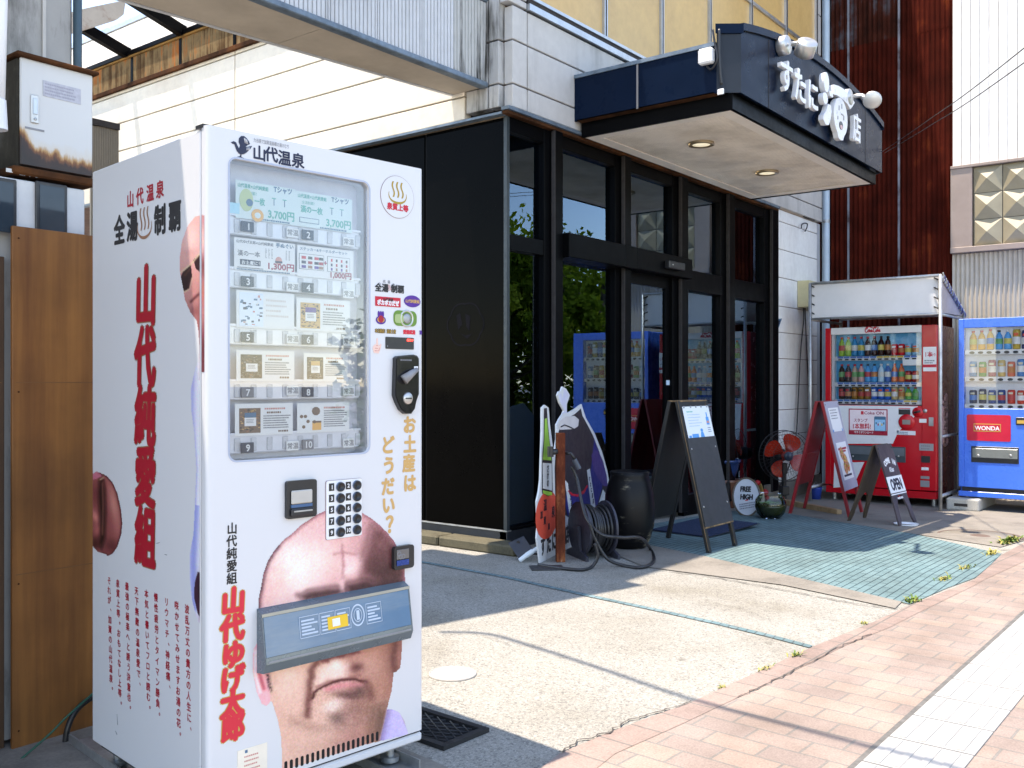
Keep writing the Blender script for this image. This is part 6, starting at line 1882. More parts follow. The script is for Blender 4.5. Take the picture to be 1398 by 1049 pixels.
# white lower panel with a poster
b = MB()
P = lambda *q: RL(*q)
b.prism([P(*q) for q in [(1136, 553.5), (1253, 555), (1252, 566), (1226, 590), (1219, 606), (1139, 606)]], -.004, -.0003, m_wpan)
b.prism([P(*q) for q in [(1139, 632), (1180, 631), (1165, 664), (1138, 666)]], -.004, -.0003, m_wpan); b.build('white_panel', rv)
x0_, z1_ = P(1159, 558); x1_, z0_ = P(1212, 595)
b = MB(); b.box(x0_, x1_, -.0075, -.0045, z0_, z1_, M('poster_border', c(170, 40, 60), .3)); b.box(x0_ + .012, x1_ - .012, -.0085, -.0078, z0_ + .05, z1_ - .012, M('poster_pink', c(244, 226, 230), .3))
W_, H_ = x1_ - x0_, z1_ - z0_
b.text('Coke ON', x0_ + W_ * .40, z1_ - H_ * .21, H_ * .16, INK['wine'], -.0092, .001, fit=W_ * .5); b.box(x0_ + W_ * .32, x0_ + W_ * .39, -.0092, -.0088, z1_ - H_ * .22, z1_ - H_ * .09, INK['red'])
b.text('スタンプ', x0_ + W_ * .13, z0_ + H_ * .50, H_ * .15, INK['wine'], -.0092, .001, fit=W_ * .36); b.text('1本無料!', x0_ + W_ * .09, z0_ + H_ * .24, H_ * .24, INK['red'], -.0092, .0014, fit=W_ * .48)
b.text('今すぐダウンロード', x0_ + W_ * .14, z0_ + H_ * .06, H_ * .10, INK['white'], -.0082, .0006, fit=W_ * .5)
b.prism(rounded(x0_ + W_ * .66, x0_ + W_ * .96, z0_ + H_ * .16, z0_ + H_ * .72, .012), -.0096, -.0088, INK['blue']); b.box(x0_ + W_ * .68, x0_ + W_ * .94, -.0104, -.0098, z0_ + H_ * .18, z0_ + H_ * .60, M('screen_sky', c(150, 205, 240), .3))
for k in range(5): b.box(x0_ + W_ * (.70 + .048 * k), x0_ + W_ * (.73 + .048 * k), -.011, -.0106, z0_ + H_ * (.42 - .05 * (k % 2)), z0_ + H_ * (.50 - .05 * (k % 2)), INK[['blue', 'red', 'white', 'yellow', 'blue'][k]])
b.build('poster', rv)
b = MB(); x0_, z1_ = P(1157, 607.5); x1_, z0_ = P(1236.5, 632); b.box(x0_, x1_, -.006, -.0003, z0_, z1_, M('hatch_dark', (0.06, 0.075, 0.085, 1), .2), .004); b.box(x0_ + .012, x1_ - .012, -.010, -.0062, z1_ - .10, z1_ - .012, M('hatch_smoke', (0.13, 0.15, 0.165, 1), .15), .003)
for px in (1165, 1227): x, z = P(px, 623); b.lathe([(0, .003), (.008, .003), (.01, 0)], m_chrome, (x, -.0102, z), 12, axis=(0, -1, 0))
b.build('delivery_hatch', rv)
b = MB(); x, z = P(1238, 576.5); b.lathe([(.085, 0), (.085, .012), (.06, .018), (0, .018)], m_red, (x, -.0005, z), 28, axis=(0, -1, 0)); b.box(x - .042, x + .042, -.024, -.0187, z - .026, z + .026, M('slot_taupe', (0.28, 0.25, 0.23, 1), .35, .3), .003); b.build('bill_slot', rv)
b = MB(); x, z = P(1253, 563); b.lathe([(.055, 0), (.055, .01), (0, .014)], m_red, (x, -.0005, z), 24, axis=(0, -1, 0)); b.tube([(x - .035, -.022, z - .006), (x + .03, -.022, z + .012)], .012, m_dark, 8); b.lathe([(0, .01), (.02, .01), (.022, 0)], m_chrome, (x + .075, -.0005, z + .015), 16, axis=(0, -1, 0)); b.build('coin_lever', rv)
b = MB(); x0_, z1_ = P(1227, 559); x1_, z0_ = P(1243, 566.5); b.box(x0_, x1_, -.006, -.0003, z0_, z1_, m_dark); b.box(x0_ + .0, x1_ + .0, -.005, -.0003, z1_ + .006, z1_ + .014, INK['scarlet']); b.build('price_display', rv)
def stick(px0, py0, px1, py1, mat, nm='plate', yy=-.004):
    b = MB(); x0_, z1_ = P(px0, py0); x1_, z0_ = P(px1, py1); b.box(x0_, x1_, yy, -.0003, z0_, z1_, mat, .001); return b, x0_, x1_, z0_, z1_
b, *q = stick(1224.5, 588, 1250, 594.5, m_wpan); lines(b, q[0] + .01, q[1] - .05, q[3] - .012, 2, .018, .01, INK['blue'], -.0046); b.build('sticker', rv)
b, *q = stick(1255, 572, 1265, 577.5, m_card); b.build('sticker', rv)
b, *q = stick(1268.5, 570, 1274.5, 582, m_steel, yy=-.015); b.build('lock', rv)
b, *q = stick(1255, 605.5, 1274.5, 616, M('silver_plate', (0.36, 0.36, 0.38, 1), .4, .4)); lines(b, q[0] + .02, q[1] - .02, q[3] - .02, 2, .03, .012, INK['grey'], -.0046); b.build('plate', rv)
b, *q = stick(1258, 622.5, 1270, 632, m_dark, yy=-.012); b.build('return_cup', rv)
b, *q = stick(1258, 638, 1268, 642.5, m_card); b.build('sticker', rv)
b, *q = stick(1257, 650, 1269, 654.5, m_grey); b.build('plate', rv)
b, *q = stick(1256.5, 656, 1269, 665.5, m_grey); b.build('plate', rv)
x0_, z1_ = P(1260.5, 474); x1_, z0_ = P(1278.5, 507)
b = MB(); b.box(x0_, x1_, -.005, -.0003, z0_, z1_, m_card); W_, H_ = x1_ - x0_, z1_ - z0_
b.text('1本', x0_ + W_ * .1, z0_ + H_ * .60, H_ * .26, INK['red'], -.0056, .001, .8); b.text('当たり', x0_ + W_ * .42, z0_ + H_ * .62, H_ * .14, INK['red'], -.0056, .0008, fit=W_ * .5); b.box(x0_, x1_, -.0054, -.0051, z0_ + H_ * .16, z0_ + H_ * .28, INK['red']); lines(b, x0_ + W_ * .1, x1_ - W_ * .1, z0_ + H_ * .46, 2, H_ * .09, H_ * .05, INK['grey'], -.0056); b.build('prize_notice', rv)
# side: hinge line and flowing script painted down the flank
b = MB()
TXS = Matrix(((0, -1, 0, RW + .0012), (1, 0, 0, 0), (0, 0, 1, 0), (0, 0, 0, 1)))
tmp = MB(); script(tmp, 0, 0, .21, INK['rose'], 0)
rotm = Matrix.Translation((RW + .002, .34, .90)) @ Matrix(((0, -1, 0, 0), (1, 0, 0, 0), (0, 0, 1, 0), (0, 0, 0, 1))) @ Matrix.Rotation(math.radians(-90), 4, 'Y')
b.add(tmp.v, tmp.f, M('pale_script', (0.50, 0.30, 0.28, 1), .4), False, rotm); b.build('side_script', rv)
for x in (.06, RW - .06):
    for y in (.14, .68):
        b = MB(); b.cyl((x, y, 0), (x, y, zb + .005), .025, m_steel, n=12); b.build('foot', rv)
# ---- blue one
XB = 5.42
pl = onX(1308.5, 600, XB)
bv = thing('vending_machine', 'blue canned coffee vending machine cut off by the right edge', 'vending machine', (XB, pl.y, gz(XB)), -math.pi / 2)
P = lambda *q: local(bv, *q)
BW = 1.18
zb = P(1309, 677)[1]; zt = P(1309, 436)[1]
b = MB(); b.box(0, BW, .09, .74, zb, zt - .004, m_blue, .008); b.build('cabinet', bv)
wx0 = P(1316, 500)[0]; wx1 = BW - .16; wzt = P(1350, 447)[1]; wzb = P(1350, 558)[1]
b = MB()
b.box(0, wx0, 0, .088, zb + .10, zt, m_blue, .006); b.box(wx1, BW, 0, .088, zb + .10, zt, m_blue, .006); b.box(wx0, wx1, 0, .088, wzt, zt, m_blue, .004); b.box(wx0, wx1, 0, .088, zb + .10, wzb, m_blue, .004); b.build('door', bv)
b = MB(); b.box(0, BW, .0, .088, zb, zb + .055, m_blue, .004); b.box(.03, BW - .03, .03, .088, zb + .055, zb + .10, m_dark); b.build('kick_panel', bv)
b = MB(); b.box(wx0, wx1, .083, .0875, wzb, wzt, m_wpan); b.build('display_back', bv)
rows = [(P(1350, 479)[1], .20, [G_(235, 175, 70)] * 3 + [G_(70, 160, 220)] * 2 + [G_(190, 160, 60), G_(40, 60, 120)] * 3, 'b'),
        (P(1350, 516)[1], .165, [G_(90, 150, 190), G_(60, 150, 80), G_(150, 60, 100), G_(220, 190, 120), G_(220, 120, 90), G_(70, 130, 190), G_(190, 60, 60), G_(220, 190, 90), G_(120, 80, 60), G_(70, 130, 190)], 'c'),
        (P(1350, 553)[1], .15, [G_(40, 45, 70)] * 2 + [G_(40, 70, 130)] * 2 + [G_(200, 60, 40)] * 2 + [G_(190, 140, 60)] * 2 + [G_(60, 40, 30)] * 2, 'c')]
for ri, (zr, h, cols_, kd) in enumerate(rows):
    n = len(cols_)
    for k in range(n):
        x = wx0 + .045 + (wx1 - wx0 - .06) * k / n + .03
        drink_set(bv, 'bottle' if kd == 'b' and k < 5 else 'can', x, zr + .014, .074, h * rr.uniform(.92, 1.08), cols_[k], CAPS[(k + ri) % 5] if kd == 'b' else (.6, .55, .4))
    b = MB(); b.box(wx0 + .004, wx1 - .004, .018, .08, zr - .040, zr + .008, m_price, .003)
    for k in range(n):
        x = wx0 + .045 + (wx1 - wx0 - .06) * k / n + .03
        b.prism(ell(x, zr - .018, .026, .014, 14), .0135, .0179, m_dark)
    b.build('price_shelf', bv)
b = MB(); b.box(wx0 + .001, wx1 - .001, .004, .007, wzb + .001, wzt - .001, m_mglass); b.build('display_window', bv)
x0_, z1_ = P(1320, 566); x1_, z0_ = P(1380, 603.5)
b = MB(); b.prism(rounded(x0_, x1_, z0_, z1_, .02), -.004, -.0003, M('panel_red', c(200, 30, 60), .2)); W_, H_ = x1_ - x0_, z1_ - z0_; xm = (x0_ + x1_) / 2 - W_ * .03; zm = (z0_ + z1_) / 2
b.box(xm - W_ * .31, xm + W_ * .31, -.0052, -.0042, zm - H_ * .14, zm + H_ * .16, INK['goldline']); b.box(xm - W_ * .295, xm + W_ * .295, -.006, -.0053, zm - H_ * .11, zm + H_ * .13, M('panel_red', c(200, 30, 60), .2))
b.text('WONDA', xm - W_ * .28, zm - H_ * .085, H_ * .22, m_white, -.0066, .0018, fit=W_ * .56); b.build('brand_panel', bv)
x0_, z1_ = P(1326, 609); x1_, z0_ = P(1391, 634)
b = MB(); b.box(x0_, x1_, -.006, -.0003, z0_, z1_, m_dark, .004); b.box(x0_ + .012, x1_ - .01, -.016, -.0062, z0_ + .05, z1_ - .02, M('hatch_cover', (0.22, 0.235, 0.22, 1), .2, .2), .004)
for px in (1336, 1380): x, z = P(px, 622); b.lathe([(0, .003), (.012, .003), (.014, 0)], m_chrome, (x, -.0162, z), 12, axis=(0, -1, 0))
b.build('delivery_hatch', bv)
b = MB(); x0_, z1_ = P(1387, 570); x1_, z0_ = P(1408, 581); b.box(x0_, x1_, -.010, -.0003, z0_, z1_, m_dark, .003); b.box(x0_ + .012, x1_ - .01, -.0125, -.0102, z0_ + .016, z0_ + .05, INK['goldline']); b.build('bill_slot', bv)
for x in (.06, BW - .06):
    for y in (.12, .68):
        b = MB(); b.cyl((x, y, .128), (x, y, zb + .005), .025, m_steel, n=12); b.build('foot', bv)
# concrete blocks carrying the blue machine
mcb = mat_concrete('cast_concrete', (0.46, 0.44, 0.39), .7, 5)
for y, lab in ((pl.y - .06, 'cast concrete block under the left end of the blue vending machine'), (pl.y - 1.05, 'cast concrete block under the right end of the blue vending machine')):
    t = thing('concrete_block', lab, 'concrete block', (XB - .10, y, gz(XB)))
    b = MB(); b.box(0, .85, -.16, .16, 0, .128, mcb, .018, seg=2); b.box(-.002, .0, -.05, .08, .045, .075, m_gap); b.build('block', t)
# ---- shelter over the red machine
XT = 5.12
st_ = thing('tarpaulin_shelter', 'white tarpaulin shelter on a pipe frame over the red vending machine', 'shelter', (XT, 0, gz(XT)))
yl, yr = -.355, -1.714
g0 = gz(XT)
zf1, zf0 = 2.34 - g0, 1.955 - g0
m_tarp = M('white_tarpaulin', (0.74, 0.74, 0.75, 1), .55, 0, .06, 4)
b = MB(); b.box(.002, .008, yr, yl, zf0, zf1, m_tarp); b.add([(.008, yr, zf1), (.008, yl, zf1), (1.0, yl, zf0 + .02), (1.0, yr, zf0 + .02)], [(0, 1, 2, 3)], m_tarp); b.build('tarpaulin', st_)
b = MB(); b.add([(.01, yr + .002, zf0), (.01, yr + .002, zf1 - .01), (.98, yr + .002, zf0 + .02)], [(0, 1, 2)], M('side_tarpaulin', (0.40, 0.33, 0.30, 1), .6)); b.build('side_flap', st_)
b = MB()
rp = .019
for (x, y, z1) in ((-.02, yl + .01, zf1), (-.02, yr - .01, zf1), (1.0, yl + .01, zf0 + .02), (1.0, yr - .01, zf0 + .02)):
    b.tube([(x, y, 0), (x, y, z1)], rp, m_steel, 10)
for y in (yl + .01, yr - .01):
    b.tube([(-.02, y, zf0 - .02), (1.0, y, zf0 - .02)], rp * .8, m_steel, 8); b.tube([(-.02, y, zf1), (1.0, y, zf0 + .04)], rp * .8, m_steel, 8)
    b.tube([(-.02, y, .16), (1.0, y, .16)], rp, m_steel, 8); b.tube([(-.02, y, .78), (1.0, y, .78)], rp * .8, m_steel, 8)
b.tube([(-.02, yl, zf1), (-.02, yr, zf1)], rp * .8, m_steel, 8); b.tube([(-.02, yl, zf0 - .015), (-.02, yr, zf0 - .015)], rp * .7, m_steel, 8)
b.build('pipe_frame', st_)
m_rope = M('lacing_cord', (0.10, 0.10, 0.22, 1), .7)
for k in range(16):
    t = k / 15; x = .02 + .96 * t; z = zf1 + (zf0 + .03 - zf1) * t
    b = MB(); b.tube(spline([(x, yr - .025, z + .03), (x + .02, yr - .032, z - .01), (x + .035, yr - .012, z - .04), (x + .05, yr - .025, z + .01)], 3), .007, m_rope if k % 2 else m_steel, 5); b.build('lacing_loop', st_)
for y in (yl - .02, yr + .03):
    for k in range(4):
        z = zf0 + .05 + k * .10; b = MB(); b.tube([(-.03, y - .02, z - .01), (-.004, y + .025, z + .012)], .008, m_dark, 5); b.build('hook', st_)

# ================================================================== SANDWICH BOARDS
def aboard(front, back, top_px, H, name, label, build):
    """two leaning panels: the front legs stand on f0-f1, the back legs on b0-b1, meeting at height H"""
    f0, f1, b0, b1 = [G(*q) for q in front + back]
    z0 = gz((f0.x + f1.x) / 2)
    mid = (f0 + f1 + b0 + b1) / 4
    ex = ((f1 - f0) + (b1 - b0)); ex.z = 0
    rz = math.atan2(ex.y, ex.x)
    t = thing(name, label, 'sandwich board', (mid.x, mid.y, z0), rz)
    inv = frame(t).inverted()
    F0, F1, B0, B1 = [inv @ q for q in (f0, f1, b0, b1)]
    wd = ((F1.x - F0.x) + (B1.x - B0.x)) / 2
    yf = (F0.y + F1.y) / 2; yb = (B0.y + B1.y) / 2
    return t, wd, yf, yb
def lean(w_, y_foot, y_top, H):
    """matrix: local panel space (x across, y depth inward, z up the slope) -> thing space"""
    d = Vector((0, y_top - y_foot, H)); L = d.length; d.normalize()
    n = Vector((1, 0, 0)).cross(d)      # points to -y (outwards for the front)
    n = -n if n.y < 0 and False else n
    m = Matrix(((1, 0, 0, 0), (0, -n.y if False else d.cross(Vector((1, 0, 0))).y, d.y, y_foot), (0, d.cross(Vector((1, 0, 0))).z, d.z, 0), (0, 0, 0, 1)))
    return m, L
m_bboard = mat_wood('black_painted_wood', (0.008, 0.008, 0.008), (0.016, 0.016, 0.016), 10, 1, .55, .4)
m_edge = mat_wood('worn_edge_wood', (0.02, 0.016, 0.012), (0.36, 0.22, 0.10), 25, 3, .7, .5)
m_slate = M('slate_panel', (0.030, 0.031, 0.034, 1), .5, 0, .15, 3)
# --- black menu board
H1 = CAM.z - (549 - PY) * 6.75 / FOC
t, W1, yf, yb = aboard([(958.6, 759), (995, 748)], [(881, 742), (924, 733.6)], None, H1, 'sandwich_board', 'tall black sandwich board with a white menu sheet clipped on top', None)
def leg_frame(t, W, y0, y1, H, mat, tw, th, zpan, mat_edge=None, flip=1):
    """one leaf: two stiles as legs, panel between"""
    m, L = lean(W, y0, y1, H)
    for x in (-W / 2, W / 2 - tw):
        b = MB(); b.box(x, x + tw, -th / 2, th / 2, 0, L, mat, .003, m)
        if mat_edge:
            b.box(x - .0012, x - .0002, -th / 2 + .002, -th / 2 + .008, .02, L, mat_edge, 0, m)
        b.build('leg', t)
    b = MB(); b.box(-W / 2 + tw + .0005, W / 2 - tw - .0005, -th / 2 + .004, th / 2 - .004, zpan, L - .002, mat, .001, m); b.build('panel', t)
    return m, L
yt = (yf + yb) / 2
m, L = leg_frame(t, W1, yf, yt - .03, H1, m_bboard, .035, .03, .17, m_edge)
b = MB(); b.box(-W1 / 2 + .01, W1 / 2 - .004, -.022, -.0155, .185, L - .28, m_slate, .001, m)
for x in (-W1 / 2 + .04, W1 / 2 - .04):
    for z in (.33, L - .36):
        b.lathe([(0, .003), (.006, .003), (.007, 0)], m_chrome, m @ Vector((x, -.022, z)), 10, axis=(0, -1, .3))
b.box(-W1 / 2 + .004, W1 / 2 - .002, -.0225, -.0155, .176, .185, m_edge, 0, m); b.build('slate', t)
b = MB(); x0, x1, z0, z1 = -W1 / 2 + .035, W1 / 2 - .012, L - .295, L - .045
b.box(x0, x1, -.0185, -.017, z0, z1, M('menu_sheet', (0.76, 0.80, 0.83, 1), .4, 0, .03, 4), 0, m)
W_, H_ = x1 - x0, z1 - z0
def ml(px, pz, n, w_, p, h, mat): 
    tmp = MB(); lines(tmp, x0 + W_ * px, x0 + W_ * (px + w_), z0 + H_ * pz, n, H_ * p, H_ * h, mat, -.0192); b.add(tmp.v, tmp.f, mat, False, m)
ml(.12, .86, 1, .3, .1, .04, INK['teal']); ml(.12, .76, 5, .5, .085, .022, M('ink_pale', c(170, 195, 215), .5)); ml(.8, .34, 3, .16, .06, .02, INK['blue'])
m_cy = M('print_cyan', c(70, 150, 215), .5)
b.box(x0 + W_ * .80, x0 + W_ * .91, -.0195, -.0188, z0 + H_ * .42, z0 + H_ * .66, m_cy, 0, m); b.box(x0 + W_ * .835, x0 + W_ * .875, -.0195, -.0188, z0 + H_ * .66, z0 + H_ * .80, m_cy, 0, m); b.box(x0 + W_ * .81, x0 + W_ * .90, -.020, -.0196, z0 + H_ * .47, z0 + H_ * .54, INK['rose'], 0, m)
b.box(x0 + W_ * .16, x0 + W_ * .40, -.0195, -.0188, z0 + H_ * .04, z0 + H_ * .17, m_cy, 0, m); b.box(x0 + W_ * .04, x0 + W_ * .13, -.0195, -.0188, z0 + H_ * .04, z0 + H_ * .13, m_cy, 0, m)
tmp = MB(); tmp.prism(ell(x0 + W_ * .55, z0 + H_ * .27, W_ * .05, H_ * .05, 12), -.0195, -.0188, m_cy); tmp.prism([(x0 + W_ * .47, z0 + H_ * .05), (x0 + W_ * .63, z0 + H_ * .05), (x0 + W_ * .59, z0 + H_ * .22), (x0 + W_ * .51, z0 + H_ * .22)], -.0195, -.0188, INK['white']); b.add(tmp.v[:len(tmp.v)], tmp.f, m_cy, False, m)
for u in (.05, .3, .5, .7, .93): b.box(x0 + W_ * u - .006, x0 + W_ * u + .006, -.024, -.0186, z1 - .012, z1 + .004, m_steel, 0, m)
b.build('menu_sheet', t)
leg_frame(t, W1, yb, yt + .03, H1, m_bboard, .035, .03, .20)
b = MB(); b.box(-W1 / 2 + .004, W1 / 2 - .004, yt - .045, yt + .045, H1 - .004, H1 + .006, m_edge); b.build('top_rail', t)
# --- red framed board
m_redw = mat_wood('red_painted_wood', (0.20, 0.008, 0.012), (0.33, 0.016, 0.022), 8, .8, .45, .4)
fr, bk = [(1148, 710), (1173, 705)], [(1086, 701), (1108, 691)]
f0 = G(*fr[0]); dep = (f0 - CAM).dot(FWD)
H2 = CAM.z - (548 - PY) * (dep + .25) / FOC - gz(f0.x)
t, W2, yf, yb = aboard(fr, bk, None, H2, 'sandwich_board', 'red wooden sandwich board with a lavender poster panel, right of the fan', None)
W2 = min(W2, .56)
yt = (yf + yb) / 2
m, L = leg_frame(t, W2, yf, yt - .025, H2, m_redw, .04, .028, .32)
b = MB(); b.box(-W2 / 2 + .012, W2 / 2 - .002, -.021, -.0145, .26, L - .004, M('lavender_panel', (0.38, 0.37, 0.45, 1), .5, 0, .05, 3), .001, m)
for x in (-W2 / 2 + .035, W2 / 2 - .03): b.lathe([(0, .002), (.006, .002), (.007, 0)], m_dark, m @ Vector((x, -.021, L - .035)), 10, axis=(0, -1, .3))
b.build('poster_panel', t)
def paper(x0, x1, z0, z1): 
    bb = MB(); bb.box(x0, x1, -.0225, -.0213, z0, z1, m_card, 0, m); return bb
b = paper(-W2 * .33, W2 * .36, L - .31, L - .07)
tmp = MB(); lines(tmp, -W2 * .26, W2 * .28, L - .09, 4, .028, .008, INK['grey'], -.0232); b.add(tmp.v, tmp.f, INK['grey'], False, m)
for q in (-W2 * .32, W2 * .31): b.lathe([(0, .001), (.016, .001), (.016, 0)], m_cy, m @ Vector((q, -.0235, L - .30)), 14, axis=(0, -1, .3))
b.build('notice', t)
b = paper(-W2 * .36, W2 * .34, .36, L - .42)
z0, z1 = .36, L - .42
tmp = MB()
b.box(-W2 * .30, W2 * .28, -.0234, -.0227, z1 - .075, z1 - .055, INK['crimson'], 0, m); b.box(-W2 * .24, W2 * .20, -.0234, -.0227, z1 - .10, z1 - .083, INK['crimson'], 0, m)
rp_ = random.Random(4)
for (u, v, r_) in ((-.12, .70, .075), (.02, .48, .085), (-.08, .30, .07), (.12, .33, .06)):
    cxp, czp = W2 * u, z0 + (z1 - z0) * v
    tmp = MB(); tmp.prism(ell(cxp, czp, r_, r_ * .9, 18), -.0234, -.0227, m_card); b.add(tmp.v, tmp.f, M('bowl_tan', c(205, 150, 110), .4), False, m)
    for k in range(26):
        a, q = rp_.uniform(0, 6.28), r_ * .8 * math.sqrt(rp_.random())
        tmp = MB(); s_ = rp_.uniform(.008, .018); tmp.prism(ell(cxp + q * math.cos(a), czp + q * .85 * math.sin(a), s_, s_ * .7, 8), -.0238 - k * .00002, -.0235, m_card); b.add(tmp.v, tmp.f, INK[rp_.choice(['orange', 'bronze', 'red', 'yellow', 'green', 'rose', 'gold'])], False, m)
b.box(-W2 * .30, W2 * .24, -.0234, -.0227, z0 + .03, z0 + .05, INK['navy'], 0, m)
b.build('food_poster', t)
leg_frame(t, W2, yb, yt + .025, H2, m_redw, .04, .028, .30)
b = MB(); mm, LL = lean(W2, yb, yt + .025, H2); b.box(-W2 / 2 + .041, W2 / 2 - .041, -.02, .02, LL * .50, LL * .50 + .05, m_redw, .002, mm); b.build('cross_rail', t)
b = MB(); b.box(-W2 / 2 + .003, W2 / 2 - .003, yt - .04, yt + .04, H2 - .004, H2 + .005, m_redw, .001); b.build('top_rail', t)
# --- small OPEN board
m_dwood = mat_wood('dark_grey_brown_wood', (0.045, 0.032, 0.032), (0.10, 0.075, 0.075), 14, .9, .55, .5)
fr, bk = [(1221, 721), (1246.5, 715)], [(1163, 711), (1187, 707)]
f0 = G(*fr[0]); dep = (f0 - CAM).dot(FWD)
H3 = CAM.z - (608 - PY) * (dep + .2) / FOC - gz(f0.x)
t, W3, yf, yb = aboard(fr, bk, None, H3, 'sandwich_board', 'low dark wooden sandwich board reading COME IN and OPEN', None)
W3 = .42
yt = (yf + yb) / 2
for side, (y0, ya) in enumerate(((yf, yt - .012), (yb, yt + .012))):
    m, L = lean(W3, y0, ya, H3)
    o = [(-W3 / 2, 0), (-W3 / 2 + .05, 0)] + [(-.115 + .115 - .125 * math.cos(R(a)), .06 + .22 * math.sin(R(a))) for a in range(0, 181, 15)] + [(W3 / 2 - .05, 0), (W3 / 2, 0), (W3 / 2 - .03, L * .35), (W3 / 2 - .035, L), (-W3 / 2 + .035, L), (-W3 / 2 + .03, L * .35)]
    b = MB(); b.prism(o, -.007, .007, m_dwood if side == 0 else mat_wood('bare_brown_wood', (0.05, 0.033, 0.018), (0.10, 0.07, 0.04), 12, .8, .6), m); b.build('leaf', t)
    if side == 0:
        b = MB(); zt_ = L
        zc = .47 * L
        b.box(-W3 / 2 + .028, W3 / 2 - .028, -.0085, -.0073, L * .40, L * .60, m_card, 0, m); b.box(-W3 / 2 + .028, W3 / 2 - .028, -.0084, -.0073, L * .375, L * .388, m_card, 0, m)
        b.text('OPEN', 0, L * .502, L * .165, INK['black'], -.009, .006, .80, 1.15, 'C', xf=m)
        word = 'COME IN'
        for k, ch in enumerate(word):
            a = (k - 3) / 3.2
            b.text(ch, .115 * a * 1.05, L * .80 - .032 * a * a + .0, .066, m_card, -.0078, .0042, .78, 1, 'C', xf=m, rot=-.35 * a)
        b.text('Kiss', 0, L * .685, .062, m_card, -.0078, .002, 1.0, 1, 'C', xf=m, shear=.25)
        b.text('welcome', 0, L * .335, .036, m_card, -.0078, .0016, 1.0, 1, 'C', xf=m); b.build('lettering', t)
        for x in (-W3 / 2 + .055, W3 / 2 - .055):
            b = MB(); b.lathe([(0, .004), (.009, .004), (.010, 0)], m_dark, m @ Vector((x, -.007, L - .035)), 12, axis=(0, -1, .3)); b.build('bolt', t)
p = G(1237, 717.5)
t = thing('water_dish', 'white oval dish lying under the low dark OPEN board', 'dish', (p.x, p.y, gz(p.x)))
b = MB(); b.lathe([(0, .004), (.09, .004), (.105, .018), (.11, .018), (.095, .0)], m_white, n=24); b.build('dish', t)
# plank under the red board
p0, p1 = G(1072, 690), G(1146, 703)
t = thing('timber_plank', 'bare timber plank lying on the ground between the legs of the red board', 'plank', (p0.x, p0.y, gz(p0.x)), math.atan2(p1.y - p0.y, p1.x - p0.x))
b = MB(); b.box(0, (p1 - p0).length, -.03, .03, 0.004, .065, mat_wood('bare_pine', (0.28, 0.17, 0.08), (0.45, 0.30, 0.16), 10, 3, .7), .004); b.build('plank', t)

# ================================================================== THINGS BY THE SHOP FRONT
# cut-out standee (a plain dark stand-in shape, with the bottle, the red disc and the shop name)
a0, a1 = G(737.5, 769), G(800, 738)
t = thing('cutout_sign', 'cut out standee of a dark round figure with a sake bottle and shop name', 'sign', (a0.x, a0.y, 0), math.atan2(a1.y - a0.y, a1.x - a0.x))
P = lambda px, py: local(t, px, py)
m_so = M('standee_white', (0.66, 0.67, 0.68, 1), .45, 0, .06, 5); m_sb = M('standee_black', (0.022, 0.02, 0.026, 1), .4, 0, .2, 5)
OUT = [(737.5, 769), (733, 735), (734, 722), (738, 714), (733.5, 700), (733, 685), (736, 672), (738, 655), (739, 620), (740, 590), (740, 557), (744, 553), (749, 557), (751, 580), (754, 605), (757, 620), (760, 600), (760, 580), (764, 572), (768, 566), (770, 561), (764, 550), (761, 540), (763, 535), (766, 534), (768, 528), (773, 531), (778, 540), (774, 552), (774, 565), (786, 558), (794, 552), (797, 562), (800, 571), (812, 592), (822, 617), (829, 642), (832, 660), (835, 660), (831, 675), (838, 675), (838, 697), (812, 723), (794, 739.5)]
b = MB(); b.prism([P(*q) for q in OUT], 0, .012, m_so); b.build('board', t)
def flat(name, pts, mat, lay):
    b = MB(); b.prism([P(*q) for q in pts], -.0006 * lay - .0005, -.0006 * lay - .0001, mat); return b
FIG = [(763, 588), (766, 579), (772, 572), (784, 566), (793, 558), (795, 568), (798, 573), (809, 594), (818, 617), (824, 642), (826, 658), (832, 662), (828, 676), (823, 668), (817, 688), (806, 703), (790, 709), (775, 706), (764, 697), (758, 676), (757, 640), (759, 610)]
b = flat('figure', FIG, m_sb, 1); b.build('dark_figure', t)
b = flat('coat', [(773, 668), (777, 672), (784, 675), (795, 672), (802, 664), (806, 645), (811, 600), (819, 622), (824, 645), (822, 665), (815, 690), (804, 703), (789, 708), (775, 705), (772, 690)], M('standee_indigo', c(30, 38, 120), .4), 2)
b.build('coat', t)
b = flat('sash', [(770.5, 655), (775, 660), (783, 704), (777, 703)], m_so, 3)
b2 = flat('sash', [(801, 642), (805, 640), (813, 695), (807, 697)], m_so, 3); b.add(b2.v, b2.f, m_so)
b2 = flat('collar', [(776, 669), (781, 674), (788, 675), (796, 670), (801, 662), (802.5, 664), (797, 674), (788, 678.5), (780, 677), (775, 671)], INK['red'], 4); b.add(b2.v, b2.f, INK['red'])
x, z = P(793.5, 692); b.prism(ell(x, z, .048, .062, 24), -.003, -.0026, m_so); b.text('酒', x, z, .075, INK['navy'], -.0036, .002, .8, 1, 'C')
for (px, py), s_ in (((776, 665), 'すたに酒店'), ((804.5, 654), 'すたに酒店')):
    for k, ch in enumerate(s_):
        x, z = P(px + k * 1.25, py + k * 7.6); b.text(ch, x, z, .040, INK['navy'], -.0030, .002, .8, 1, 'C')
b.build('coat_print', t)
b = flat('wing', [(807, 622), (811, 614), (817, 617), (823, 630), (828, 650), (829, 664), (824, 664), (818, 656), (810, 642)], M('standee_violet', c(70, 55, 120), .4), 3); b.build('sleeve', t)
